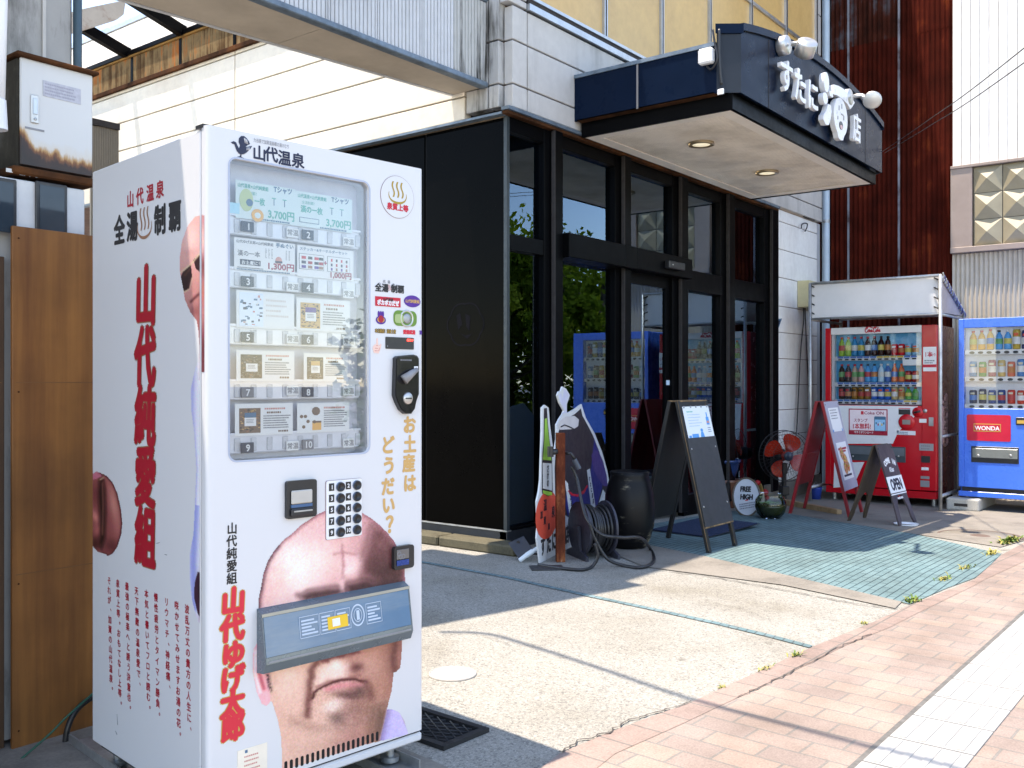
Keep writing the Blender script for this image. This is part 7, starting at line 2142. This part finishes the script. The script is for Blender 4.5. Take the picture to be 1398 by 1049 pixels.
b = flat('towel', [(762.5, 583), (764, 575), (772, 569), (784, 568), (790, 573), (789, 582), (783, 586), (764, 587)], M('standee_pale', c(205, 200, 200), .5), 3)
st = [P(*q) for q in [(765, 583), (770, 580.5), (777, 583), (783, 586)]]; b.tube([(q[0], -.0028, q[1]) for q in st], .005, m_sb, 5); b.build('towel', t)
b = flat('steam', [(768, 565), (771, 560), (765, 549), (763, 540), (766, 537), (768, 544), (770, 532), (774, 535), (776, 541), (772, 552), (774, 564)], M('standee_steam', c(205, 205, 225), .5), 1); b.build('steam', t)
b = flat('bottle', [(739.5, 667), (740, 630), (742, 600), (742.5, 558), (746.5, 557), (748, 580), (750, 600), (753.5, 625), (754.5, 675), (748, 678), (740, 674)], m_sb, 1)
b2 = flat('g', [(741, 628), (743, 602), (743.5, 572), (746.3, 571), (747.5, 585), (750, 606), (752.5, 629)], M('standee_green', c(150, 200, 75), .35), 2); b.add(b2.v, b2.f, M('standee_green', c(150, 200, 75), .35))
b2 = flat('l', [(740.8, 632), (752.8, 633), (753.2, 670), (740.8, 667)], m_so, 2); b.add(b2.v, b2.f, m_so)
b2 = flat('g', [(741, 669.5), (753.4, 672), (753.5, 676), (748, 677), (741, 673.5)], M('standee_green', c(150, 200, 75), .35), 2); b.add(b2.v, b2.f, M('standee_green', c(150, 200, 75), .35))
for k, ch in enumerate('さけの'): x, z = P(747.5, 640 + k * 10); b.text(ch, x, z, .055, m_sb, -.0022, .003, .75, 1, 'C')
b.build('sake_bottle', t)
xc, zc = P(747, 703); rr0 = P(762, 703)[0] - xc
b = MB(); b.prism(ell(xc, zc, rr0, .165, 36), -.0011, -.0006, M('standee_red', c(222, 85, 65), .4))
for ch, px, py, s_ in (('温', 744, 690, .085), ('泉', 755, 699, .085), ('加', 739, 703, .06), ('賀', 743.5, 711, .06), ('湯', 749, 719, .045)): x, z = P(px, py); b.text(ch, x, z, s_, m_sb, -.0016, .0025, .8, 1, 'C')
b.build('red_disc', t)
b = MB()
for ch, px, py in (('す', 741, 746), ('た', 749, 742.5), ('に', 756, 739), ('酒', 765.5, 735.5), ('店', 774, 730)): x, z = P(px, py); b.text(ch, x, z, .125, m_sb, -.0008, .006, .72, 1.15, 'C')
b.build('shop_name', t)
b = MB(); b.tube([(.2, .02, .02), (.2, .30, 0.02), (.2, .02, .6)], .01, m_dark, 6); b.build('prop', t)
# rusty standpipe with a tap
p = G(765, 767)
t = thing('standpipe', 'rusted square standpipe with a black tap in front of the cut out standee', 'standpipe', (p.x, p.y, 0), YAW - math.pi / 2 + .1)
m_post = mat_rust('scabby_rust', [(0.36, (0.05, 0.012, 0.008)), (0.5, (0.13, 0.035, 0.018)), (0.58, (0.30, 0.10, 0.04)), (0.64, (0.60, 0.42, 0.32)), (0.72, (0.10, 0.03, 0.02))], 14, 5)
b = MB(); b.box(-.03, .03, -.03, .03, 0, .88, m_post, .004, seg=2); b.build('post', t)
zt_ = .88
b = MB(); b.tube([(.03, 0, .74), (.07, -.02, .74), (.095, -.03, .70)], .012, m_dark, 8); b.build('spout', t); b = MB(); b.tube([(-.07, -.05, .75), (-.03, -.035, .755)], .02, m_dark, 8); b.cyl((-.075, -.05, .72), (-.075, -.05, .79), .022, m_dark, n=10); b.build('tap', t)
b = MB(); b.cyl((.09, -.03, .70), (.125, -.03, .635), .019, M('hose_joint', (0.05, 0.06, 0.08, 1), .4), n=10); b.build('connector', t)
# hose reel
p = G(822, 766)
t = thing('hose_reel', 'dark hose reel with coiled hose beside the cut out standee', 'hose reel', (p.x + .10, p.y + .14, 0), YAW - math.pi / 2 + .35)
m_reel = M('reel_plastic', (0.03, 0.03, 0.045, 1), .45, 0, .2, 10)
b = MB()
for x in (-.13, .11):
    b.prism([(-.17, 0), (.17, 0), (.17, .03), (.06, .06), (.03, .22), (-.03, .22), (-.06, .06), (-.17, .03)], x, x + .02, m_reel, axis='x')
b.build('stand', t)
b = MB()
for x in (-.10, .10): b.cyl((x - .008, 0, .20), (x + .008, 0, .20), .19, m_reel, n=32)
b.cyl((-.1, 0, .20), (.1, 0, .20), .06, m_reel, n=18); b.build('drum', t)
b = MB(); pts = []
for k in range(0, 24 * 9):
    a = 2 * math.pi * k / 24; lay = int(k / 24)
    pts.append((-.078 + .0205 * (lay % 8) + .0205 * (k % 24) / 24 * (1 if lay < 8 else 0), (.145 + .018 * math.sin(lay)) * math.cos(a), .20 + (.145 + .018 * math.sin(lay)) * math.sin(a)))
b.tube(pts, .0105, m_dark, 8); b.build('coiled_hose', t)
b = MB(); b.cyl((.118, 0, .20), (.15, 0, .20), .02, m_steel, n=10); b.build('crank', t)
# loose hose from the tap to the reel
def fr2(px, py, h=0.0, pull=0):
    q = onZ(px, py, h); return q
hp = [onPlane(780, 637, G(765, 767), FWD), onPlane(788, 655, G(772, 767), FWD), onPlane(795, 690, G(778, 770), FWD), onPlane(803, 712, G(790, 772), FWD), onPlane(822, 730, G(815, 775), FWD), onPlane(848, 734, G(850, 778), FWD), onPlane(875, 735, G(880, 772), FWD)] + [onZ(q[0], q[1], .012) for q in [(888, 750), (893, 762), (888, 771), (872, 775), (850, 772)]] + [onPlane(828, 762, G(828, 774), FWD), onPlane(812, 735, G(812, 774), FWD), onPlane(805, 715, G(812, 774), FWD)]
t = thing('loose_hose', 'black garden hose looping over the ground from the standpipe tap', 'hose', (0, 0, 0))
b = MB(); b.tube(spline(hp, 8), .0115, m_dark, 8); b.build('loop', t)
hp = [onZ(q[0], q[1], .012) for q in [(735, 771), (752, 774), (775, 777), (795, 778), (808, 774)]] + [onPlane(816, 760, G(816, 776), FWD), onPlane(812, 742, G(816, 776), FWD)]
b = MB(); b.tube(spline(hp, 8), .011, m_dark, 8); b.build('tail', t)
p = G(745, 777)
t = thing('drain_cover', 'small black iron drain cover on the ground by the standee', 'drain cover', (p.x, p.y, 0), YAW - math.pi / 2 + .1)
b = MB(); b.box(-.10, .12, -.06, .09, 0.001, .009, M('cover_iron', (0.03, 0.03, 0.03, 1), .6), .003); b.build('plate', t)
# dustpan
t = thing('dustpan', 'black metal dustpan with a white handle lying by the corner of the shop', 'dustpan', G(725, 765), YAW - math.pi / 2)
Q = lambda px, py, d=0.0: frame(t).inverted() @ onPlane(px, py, G(722, 767) + FWD * d, FWD)
b = MB(); q = [Q(694, 742, .10), Q(715, 733, .16), Q(729, 754, .05), Q(709, 764, .0)]
b.add([*q, *[v + Vector((0, .012, .004)) for v in q]], [(3, 2, 1, 0), (4, 5, 6, 7), (0, 1, 5, 4), (1, 2, 6, 5), (2, 3, 7, 6), (3, 0, 4, 7)], M('pan_metal', (0.045, 0.05, 0.06, 1), .35, .3))
q2 = Q(707.5, 740.5, .115); b.cyl(q2 + Vector((0, -.006, 0)), q2 + Vector((0, .0, 0)), .012, m_gap, n=10); b.build('pan', t)
b = MB(); b.tube(spline([Q(709, 766, -.03), Q(718, 759, -.02), Q(727, 753, .0), Q(735, 748, .02)]), [.008] + [.016] * 8 + [.018] * 8 + [.014] * 8, M('handle_white', (0.62, 0.68, 0.72, 1), .35), 10); b.build('handle', t)
# big dark jar
p = G(868, 752)
t = thing('ceramic_jar', 'dark chipped ceramic jar behind the hose reel', 'jar', (p.x + .08, p.y + .10, 0))
def jar_mat():
    k = NT('scraped_black_glaze'); n = k.noise(5, 8, .7, k.co((2.0, 2.0, 6.0), (.5, .4, 0)))
    n2 = k.noise(3, 3); mm_ = k.n('ShaderNodeMath', operation='MULTIPLY'); k.l(n, mm_.inputs[0]); k.l(k.ramp(n2, [(.4, GREY(.6)), (.65, GREY(1.3))]), mm_.inputs[1])
    return k.done(k.ramp(mm_.outputs[0], [(.50, (.005, .005, .006)), (.58, (.05, .045, .035)), (.66, (.24, .21, .15))]), .4, 0, .2)
b = MB(); prof = [(.0, 0), (.14, 0), (.19, .07), (.225, .17), (.235, .28), (.225, .40), (.195, .50), (.175, .545), (.185, .575), (.17, .58), (.15, .53), (.14, .4), (0, .35)]
prof = [(r_ * .80, z_ * .98) for r_, z_ in prof]
b.lathe(prof, jar_mat(), n=36); b.build('body', t)
# door mat
pts = [G(*q) for q in [(892, 724), (965, 735), (1031, 717), (958, 706)]]
t = thing('door_mat', 'dark navy mat on the tiles in front of the sliding door', 'mat', (pts[1].x, pts[1].y, gz(pts[1].x)), 0)
b = MB(); b.prism([(0, 0), (.93, -.02), (.98, .52), (.05, .53)], .0075, .016, M('mat_navy', (0.022, 0.035, 0.075, 1), .9, 0, .3, 40, .2, .5, 300), axis='z'); b.build('pile', t)
b = MB(); b.prism([(-.02, -.02), (.95, -.04), (1.0, .54), (.03, .55)], .0055, .0074, m_dark, axis='z'); b.build('backing', t)
# round board leaning on pots
p = G(1022, 705)
t = thing('round_board', 'round white board with a rim and black print leaning on the plant pots', 'sign board', (p.x, p.y, gz(p.x) + .004), YAW - math.pi / 2 + R(-35))
m = Matrix.Rotation(R(-20), 4, 'X') @ Matrix.Rotation(R(-14), 4, 'Y')
m = Matrix.Translation((0, 0, 0)) @ m
b = MB(); tmp = MB(); tmp.prism(ell(0, .19, .135, .19, 36), 0, .012, m_card); b.add(tmp.v, tmp.f, M('board_white', (0.55, 0.57, 0.60, 1), .4), False, m); b.build('disc', t)
b = MB(); tmp = MB(); tmp.tube([(x, 0, z) for x, z in ell(0, .19, .135, .19, 36)], .009, m_steel, 8, closed=True); b.add(tmp.v, tmp.f, M('rim_wood', (0.10, 0.075, 0.05, 1), .5), False, m); b.build('rim', t)
b = MB(); b.text('FREE', 0, .27, .065, INK['black'], -.002, .004, .8, 1.1, 'C', xf=m, rot=-.2); b.text('HIGH', .0, .19, .065, INK['black'], -.002, .004, .8, 1.1, 'C', xf=m, rot=-.2)
tmp = MB(); lines(tmp, -.08, .08, .13, 3, .022, .012, INK['grey'], -.002); b.add(tmp.v, tmp.f, INK['grey'], False, m); b.box(-.015, .015, -.003, -.002, .15, .16, INK['red'], 0, m); b.build('print', t)
# glass bowl
p = G(1052, 708)
t = thing('glass_bowl', 'round glass bowl of green water standing on the tiles', 'bowl', (p.x, p.y + .0, gz(p.x) + .004))
b = MB(); prof = [(.0, .004), (.09, .004), (.13, .05), (.148, .11), (.14, .175), (.105, .225), (.11, .232)]
b.lathe(prof, GLASS('bowl_glass', (.93, .96, .95, 1), 1.0), n=32, cap=False); b.build('glass', t)
b = MB(); b.lathe([(.0, .008), (.086, .008), (.126, .05), (.144, .11), (.141, .135), (0, .135)], M('green_water', (0.035, 0.045, 0.008, 1), .1, 0, .3, 9), n=32); b.build('water', t)
b = MB(); rg = random.Random(8)
for k in range(26):
    a, r_ = rg.uniform(0, 6.28), rg.uniform(0, .1); c0 = Vector((r_ * math.cos(a), r_ * math.sin(a), .137 + rg.uniform(0, .012))); s_ = rg.uniform(.012, .03)
    b.add([c0 + Vector((s_ * math.cos(q), s_ * math.sin(q), rg.uniform(-.002, .008))) for q in (0, 1.3, 2.6, 3.9, 5.2)], [(0, 1, 2, 3, 4)], M('floating_leaf', (0.09, 0.20, 0.04, 1), .4))
b.build('floating_plants', t)
# pots, plants
def pot(label, px, py, dy, prof, mat, soil=True, cat='plant pot', z0=0.0):
    p = G(px, py)
    t = thing('plant_pot', label, cat, (p.x + dy * .6, p.y + dy, gz(p.x) + z0))
    b = MB(); b.lathe(prof, mat, n=28); b.build('pot', t)
    if soil: b = MB(); b.lathe([(0, prof[-2][1] - .03), (prof[-2][0] * .85, prof[-2][1] - .03)], M('soil', (0.03, 0.022, 0.015, 1), .95), n=20, cap=False); b.build('soil', t)
    return t
m_terra = M('glazed_terracotta', (0.17, 0.07, 0.04, 1), .35, 0, .3, 6)
t0 = pot('brown terracotta pot under the blue pot, right of the black sandwich board', 993, 694, .03, [(0, 0), (.10, 0), (.135, .12), (.15, .27), (.165, .30), (.15, .30), (.13, .25), (0, .25)], m_terra, False)
t1 = pot('blue glazed pot set on top of the brown terracotta pot', 993, 694, .03, [(0, 0), (.095, 0), (.13, .10), (.145, .165), (.16, .18), (.16, .20), (.145, .20), (.13, .14), (0, .14)], M('blue_glaze', (0.012, 0.035, 0.12, 1), .2, 0, .3, 6), False, 'plant pot', .303)
t2 = pot('tall pale celadon pot with green leaves painted low on it', 1009, 684, .10, [(0, 0), (.10, 0), (.11, .15), (.125, .45), (.135, .50), (.125, .50), (.115, .46), (0, .46)], M('celadon', (0.30, 0.38, 0.38, 1), .3, 0, .12, 6))
b = MB(); rg = random.Random(5)
for k in range(26):
    a = rg.uniform(-2.6, .4); z = rg.uniform(.08, .28); r_ = .113 + z * .03
    c0 = Vector((r_ * math.cos(a), r_ * math.sin(a), z)); tng = Vector((-math.sin(a), math.cos(a), 0)); s_ = rg.uniform(.015, .03); d = (tng * rg.uniform(-1, 1) + Vector((0, 0, 1)) * rg.uniform(.2, 1)).normalized(); e = d.cross(Vector((math.cos(a), math.sin(a), 0)))
    b.add([c0 - d * s_ * 1.6, c0 + e * s_ * .4, c0 + d * s_ * 1.6, c0 - e * s_ * .4], [(0, 1, 2, 3)], M('leaf_print', (0.035, 0.10, 0.03, 1), .5))
b.build('leaf_print', t2)
def rubber_plant():
    t = thing('potted_plant', 'variegated rubber plant growing from the tall pale pot', 'plant', (t2.location.x, t2.location.y, t2.location.z + .44))
    b = MB(); b.tube(spline([(0, 0, 0), (.01, 0, .25), (-.02, .01, .55), (.02, .0, .85)]), .010, M('plant_stem', (0.10, 0.08, 0.04, 1), .7), 8); b.build('stem', t)
    md, me_ = M('leaf_dark', (0.045, 0.10, 0.05, 1), .3, 0, .3, 12), M('leaf_rim', (0.46, 0.52, 0.36, 1), .4)
    rg = random.Random(12)
    for k in range(15):
        a = k * 2.4; z = .08 + .8 * k / 15; L = rg.uniform(.18, .27); wd = L * .27
        d = Vector((math.cos(a), math.sin(a), rg.uniform(-.4, .7))).normalized(); e = d.cross(Vector((0, 0, 1))).normalized(); n_ = e.cross(d)
        o = Vector((0, 0, z))
        b = MB()
        rings = []
        for s_ in (1.0, .84):
            pts = []
            for i in range(14):
                q = 2 * math.pi * i / 14; u = .5 - .5 * math.cos(q); v = math.sin(q)
                bend = -.18 * u * u
                pts.append(o + d * L * (.12 + .88 * ((u - .5) * s_ + .5)) + e * wd * v * s_ + n_ * (L * bend + (.002 if s_ < 1 else 0)))
            rings.append(pts)
        b.add(rings[0] + rings[1], [(i, (i + 1) % 14, (i + 1) % 14 + 14, i + 14) for i in range(14)], me_); b.add(rings[1], [tuple(range(14))], md); b.tube([o, o + d * L * .15], .004, md, 5)
        b.build('leaf', t)
rubber_plant()
# red and gold ornament on the ground behind the round board
p = G(1037, 690)
t = thing('straw_ornament', 'red and gold new year straw ornament behind the round board', 'ornament', (p.x, p.y, gz(p.x)))
b = MB(); b.tube(spline([(-.11, 0, .19), (-.06, 0, .24), (0, .0, .22), (.06, 0, .14), (.09, 0, .05)]), .022, M('straw_gold', (0.35, 0.22, 0.06, 1), .6, 0, .4, 40), 8); b.build('rope', t)
b = MB()
for q in ((-.10, .25, .035), (.10, .13, .04), (.14, .07, .03)): b.lathe([(0, -q[2]), (q[2] * .8, -q[2] * .5), (q[2], 0), (q[2] * .8, q[2] * .5), (0, q[2])], M('ornament_red', (0.40, 0.01, 0.01, 1), .5), (q[0], -.02, q[1]), 10)
b.build('ribbon', t)
b = MB(); b.prism([(-.05, .0), (.07, .0), (.05, .14), (-.03, .15)], -.03, -.02, M('ornament_pale', (0.5, 0.47, 0.38, 1), .6)); b.build('paper', t)
# blue pail and oddments behind the red board
p = G(1121, 684)
t = thing('blue_pail', 'small blue plastic pail behind the red sandwich board', 'pail', (p.x + .1, p.y + .1, gz(p.x)))
b = MB(); b.lathe([(0, 0), (.055, 0), (.07, .13), (.075, .14), (.066, .14), (.05, .02), (0, .02)], M('pail_blue', (0.02, 0.06, 0.35, 1), .4), n=20); b.build('pail', t)
b = MB(); b.tube([( .07 * math.cos(a), 0, .13 + .07 * math.sin(a)) for a in [R(q) for q in range(0, 181, 20)]], .003, m_steel, 6); b.build('handle', t)
# floor fan
p = G(1072, 689)
fc = onPlane(1072, 622.5, p, FWD)
t = thing('floor_fan', 'black floor fan with red blades against the white tiled wall', 'fan', (p.x, p.y, gz(p.x)), YAW - math.pi / 2 + R(8))
hz = fc.z - gz(p.x); RF = 34.5 / FOC * (p - CAM).dot(FWD)
m_fr = M('fan_red', (0.42, 0.025, 0.008, 1), .25, 0, .05, 5, .6)
b = MB(); b.lathe([(0, 0), (.17, 0), (.17, .018), (.05, .035), (0, .035)], m_dark, n=28); b.build('base', t)
b = MB(); b.cyl((0, .03, .03), (0, .03, hz - .1), .028, m_dark, n=14); b.box(-.045, .045, -.02, .08, .10, .20, m_dark, .01); b.box(-.03, .03, 0, .07, hz - .2, hz - .08, m_dark, .008); b.build('stand', t)
b = MB(); b.lathe([(0, 0), (.06, .0), (.075, .05), (.06, .14), (0, .16)], m_dark, (0, .06, hz), 18, axis=(0, 1, 0)); b.build('motor', t)
b = MB()
for yy, rad in ((-.06, (.99, .62)), (.06, (1.0, .66))):
    for q in rad: b.tube([(x, yy * (1 if q > .9 else 1.35), z + hz) for x, z in ell(0, 0, RF * q, RF * q, 40)], .0045 if q > .9 else .002, m_dark, 6, closed=True)
    for k in range(40):
        a = 2 * math.pi * k / 40
        b.tube([(RF * .16 * math.cos(a), yy * 1.5, hz + RF * .16 * math.sin(a)), (RF * .62 * math.cos(a), yy * 1.35, hz + RF * .62 * math.sin(a)), (RF * math.cos(a), yy, hz + RF * math.sin(a))], .0014, m_dark, 4, caps=False)
b.build('guard', t)
b = MB(); b.lathe([(0, .012), (.045, .008), (.052, 0), (.052, -.004)], M('fan_cap', (0.02, 0.035, 0.06, 1), .35), (0, -.088, hz), 20, axis=(0, -1, 0)); b.build('cap', t)
b = MB(); b.lathe([(.045, -.03), (.05, .03), (0, .035)], m_fr, (0, 0, hz), 20, axis=(0, -1, 0)); rot_ = b.build('hub', t)
for k in range(4):
    a0 = 2 * math.pi * k / 4 + .95
    b = MB(); vs = []
    nr, na = 8, 9
    for i in range(nr + 1):
        r_ = .045 + (RF * .88 - .045) * i / nr
        half = .28 + .30 * math.sin(math.pi * min(1, i / nr * .9)) 
        if i == nr: half *= .75
        for j in range(na + 1):
            s_ = -1 + 2 * j / na; a = a0 + half * s_ + .20 * i / nr
            vs.append((r_ * math.cos(a), .028 * s_ * (1 - .3 * i / nr), hz + r_ * math.sin(a)))
    b.add(vs, [(i * (na + 1) + j, i * (na + 1) + j + 1, (i + 1) * (na + 1) + j + 1, (i + 1) * (na + 1) + j) for i in range(nr) for j in range(na)], m_fr, True); b.build('blade', t)

# ================================================================== ACROSS THE STREET (seen in the shop windows)
def LEAF(name, col):
    if name not in MATS:
        k = NT(name)
        n = k.noise(2.0, 4)
        cc = k.ramp(n, [(.3, tuple(v * .7 for v in col[:3])), (.7, tuple(v * 1.2 for v in col[:3]))])
        k.t.nodes.remove(k.b)
        d = k.n('ShaderNodeBsdfDiffuse'); t = k.n('ShaderNodeBsdfTranslucent'); mx = k.n('ShaderNodeMixShader')
        mx.inputs[0].default_value = .45
        k.l(cc, d.inputs[0]); k.l(k.mix(1.0, cc, (1.5, 1.5, .8, 1), 'MULTIPLY'), t.inputs[0])
        k.l(d.outputs[0], mx.inputs[1]); k.l(t.outputs[0], mx.inputs[2]); k.l(mx.outputs[0], k.t.nodes['Material Output'].inputs[0])
        MATS[name] = k.m
    return MATS[name]
def tree(x, y, h, cr, n, seed, label):
    rg = random.Random(seed)
    t = thing('street_tree', label, 'tree', (x, y, -.05), 0, 'trees across the street')
    b = MB()
    mt = M('bark', (0.06, 0.05, 0.035, 1), .9, 0, .4, 12)
    b.tube(spline([(0, 0, 0), (.05, .03, h * .3), (-.04, .0, h * .6), (0, 0, h * .85)]), [.16 * (1 - .8 * k / 24) for k in range(25)], mt, 8)
    tips = []
    for k in range(11):
        a = k * 2.4 + rg.random(); z = h * rg.uniform(.28, .7); L = cr * rg.uniform(.6, 1.0)
        e = Vector((math.cos(a) * L, math.sin(a) * L, z + L * rg.uniform(.2, .8))); tips.append(e)
        b.tube(spline([(0, 0, z), e * .5 + Vector((0, 0, z * .5 - .05)), e], 4), [.06, .05, .045, .04, .035, .03, .02, .015, .01], mt, 6)
    b.build('trunk', t)
    b = MB()
    ml_ = [LEAF('foliage_a', (0.11, 0.17, 0.02, 1)), LEAF('foliage_b', (0.16, 0.22, 0.028, 1)), LEAF('foliage_c', (0.075, 0.125, 0.015, 1))]
    cl = tips + [Vector((rg.gauss(0, cr * .5), rg.gauss(0, cr * .5), h * rg.uniform(.5, 1.0))) for _ in range(16)]
    per = n // len(cl)
    for ci, q in enumerate(cl):
        rad = cr * rg.uniform(.22, .42); mm_ = ml_[ci % 3]
        for _ in range(per):
            d = Vector((rg.gauss(0, 1), rg.gauss(0, 1), rg.gauss(0, .8))).normalized() * rad * rg.uniform(.3, 1.1); o = q + d
            s_ = rg.uniform(.06, .13); u_ = Vector((rg.gauss(0, 1), rg.gauss(0, 1), rg.gauss(0, 1))).normalized(); v_ = u_.cross(Vector((rg.gauss(0, 1), rg.gauss(0, 1), rg.gauss(0, 1)))).normalized()
            b.add([o - u_ * s_, o + v_ * s_ * .5, o + u_ * s_, o - v_ * s_ * .5], [(0, 1, 2, 3)], mm_)
    b.build('crown', t)
for i, (x, y, h, cr, lab) in enumerate([(12.5, -7.0, 4.3, 1.7, 'leafy green tree reflected beside the blue vending machine in the shop glass'), (10.0, -8.0, 4.0, 1.6, 'leafy green tree reflected in the pane left of the sliding door'), (13.5, -10.5, 5.2, 2.1, 'taller green tree reflected at the middle of the big pane'), (9.6, -10.8, 4.0, 1.7, 'low green tree reflected at the left of the big pane'), (12.0, -14.0, 4.6, 2.2, 'broad green tree reflected in the narrow corner pane'), (17, -9.0, 5.0, 2.2, 'distant green tree reflected above the notice board')]):
    tree(x, y, h, cr, 5200, i + 3, lab)
def grass_bank():
    b = MB(); rg = random.Random(9); mg = [M('bank_grass', (0.11, 0.17, 0.025, 1), .8, 0, .4, 3), M('bank_grass_dark', (0.05, 0.10, 0.015, 1), .8, 0, .4, 3)]
    for _ in range(9000):
        s = rg.random(); x = 5.5 + 12 * s + rg.uniform(-1, 1); y = -14.5 + 7.5 * s + rg.gauss(0, .5); z = -.1
        hh = rg.uniform(.15, .75); a = rg.uniform(0, 6.28); w_ = .03
        d = Vector((math.cos(a), math.sin(a), 0))
        o = Vector((x, y, z)); b.add([o - d * w_, o + d * w_, o + Vector((d.y * .2 * hh, -d.x * .2 * hh, hh))], [(0, 1, 2)], mg[rg.random() < .5])
    return struct(b.build('grass_bank'), 'stuff')
grass_bank()
def hedge():
    rg = random.Random(31)
    t = thing('hedge', 'long leafy green hedge reflected behind the timber fence', 'hedge', (0, 0, -.1))
    b = MB(); ms = [MATS['foliage_a'], MATS['foliage_b'], MATS['foliage_c']]
    for i in range(150):
        s_ = i / 149; q = Vector((4.0 + 14 * s_ + rg.gauss(0, .2), -15.5 + 7.5 * s_ + rg.gauss(0, .3), rg.uniform(.3, 2.1))); rad = rg.uniform(.4, .7); mm_ = ms[rg.randrange(3)]
        for _ in range(110):
            o = q + Vector((rg.gauss(0, 1), rg.gauss(0, 1), rg.gauss(0, 1))).normalized() * rad * rg.uniform(.5, 1.1)
            if o.z < .02: continue
            z_ = rg.uniform(.07, .14); u_ = Vector((rg.gauss(0, 1), rg.gauss(0, 1), rg.gauss(0, .5))).normalized(); v_ = u_.cross(Vector((rg.gauss(0, 1), rg.gauss(0, 1), rg.gauss(0, 1)))).normalized()
            b.add([o - u_ * z_, o + v_ * z_ * .55, o + u_ * z_, o - v_ * z_ * .55], [(0, 1, 2, 3)], mm_)
    b.build('foliage', t)
hedge()
t = thing('notice_board', 'black framed notice board reflected in the pane left of the sliding door', 'notice board', (8.6, -7.6, -.1), R(-125))
b = MB()
for x in (-.75, .75): b.box(x - .04, x + .04, -.03, .03, 0, 1.85, m_black)
b.build('post', t)
b = MB(); b.box(-.8, .8, -.05, .05, 1.05, 1.9, m_black, .01); fb = b.build('frame', t)
b = MB(); b.box(-.73, .73, .0505, .056, 1.12, 1.83, M('board_grey', (0.42, 0.45, 0.42, 1), .6)); b.build('panel', fb)
b = MB(); b.box(-.6, -.1, .0565, .06, 1.18, 1.78, m_card); b.box(-.55, -.15, .0605, .062, 1.24, 1.74, M('violet_poster', (0.10, 0.02, 0.12, 1), .5)); b.build('poster', fb)
t = thing('timber_fence', 'low fence of upright timber stakes reflected in the shop glass', 'fence', (0, 0, 0))
mf = mat_wood('fence_timber', (0.24, 0.17, 0.09), (0.40, 0.30, 0.17), 8, 1, .7)
for k in range(60):
    s = k / 59; b = MB(); b.cyl((4.6 + 7.5 * s, -9.6 + 4.0 * s, -.1), (4.6 + 7.5 * s, -9.6 + 4.0 * s, .55 + .03 * math.sin(k * 5.1)), .055, mf, n=8); b.build('stake', t)
t = thing('brick_pier', 'red brown brick pier reflected above the cut out standee', 'brick pier', (7.0, -6.9, -.1), R(28))
b = MB(); b.box(-.3, .3, -.25, .25, 0, .95, mat_brick('pier_brick', .2, .07, (.12, .03, .02), (.16, .045, .03), (.08, .05, .04), 0, .004)); b.build('pier', t)
b = MB(); b.box(-.33, .33, -.28, .28, .951, 1.0, m_redd, .01); b.build('cap', t)
t = thing('utility_pole', 'dark utility pole reflected in the narrow corner pane of the shop', 'utility pole', (8.2, -5.6, -.1))
b = MB(); b.cyl((0, 0, 0), (0, 0, 9), .15, M('pole_dark', (0.06, 0.055, 0.05, 1), .8), r1=.11, n=14); b.build('shaft', t)
b = MB(); b.box(-.8, .8, -.05, .05, 8.2, 8.3, m_steel); b.build('crossarm', t)
for k, (z, dx) in enumerate(((5.2, 0), (5.5, .1), (6.1, -.1))):
    cable(['lowest', 'middle', 'highest'][k] + ' street wire running from the utility pole past the upper panes', [(8.2 + dx, -5.6, z + 1.6), (2, -6.2, z + .9), (-6, -7.0, z + 1.3), (-16, -8, z + 2)], .022)
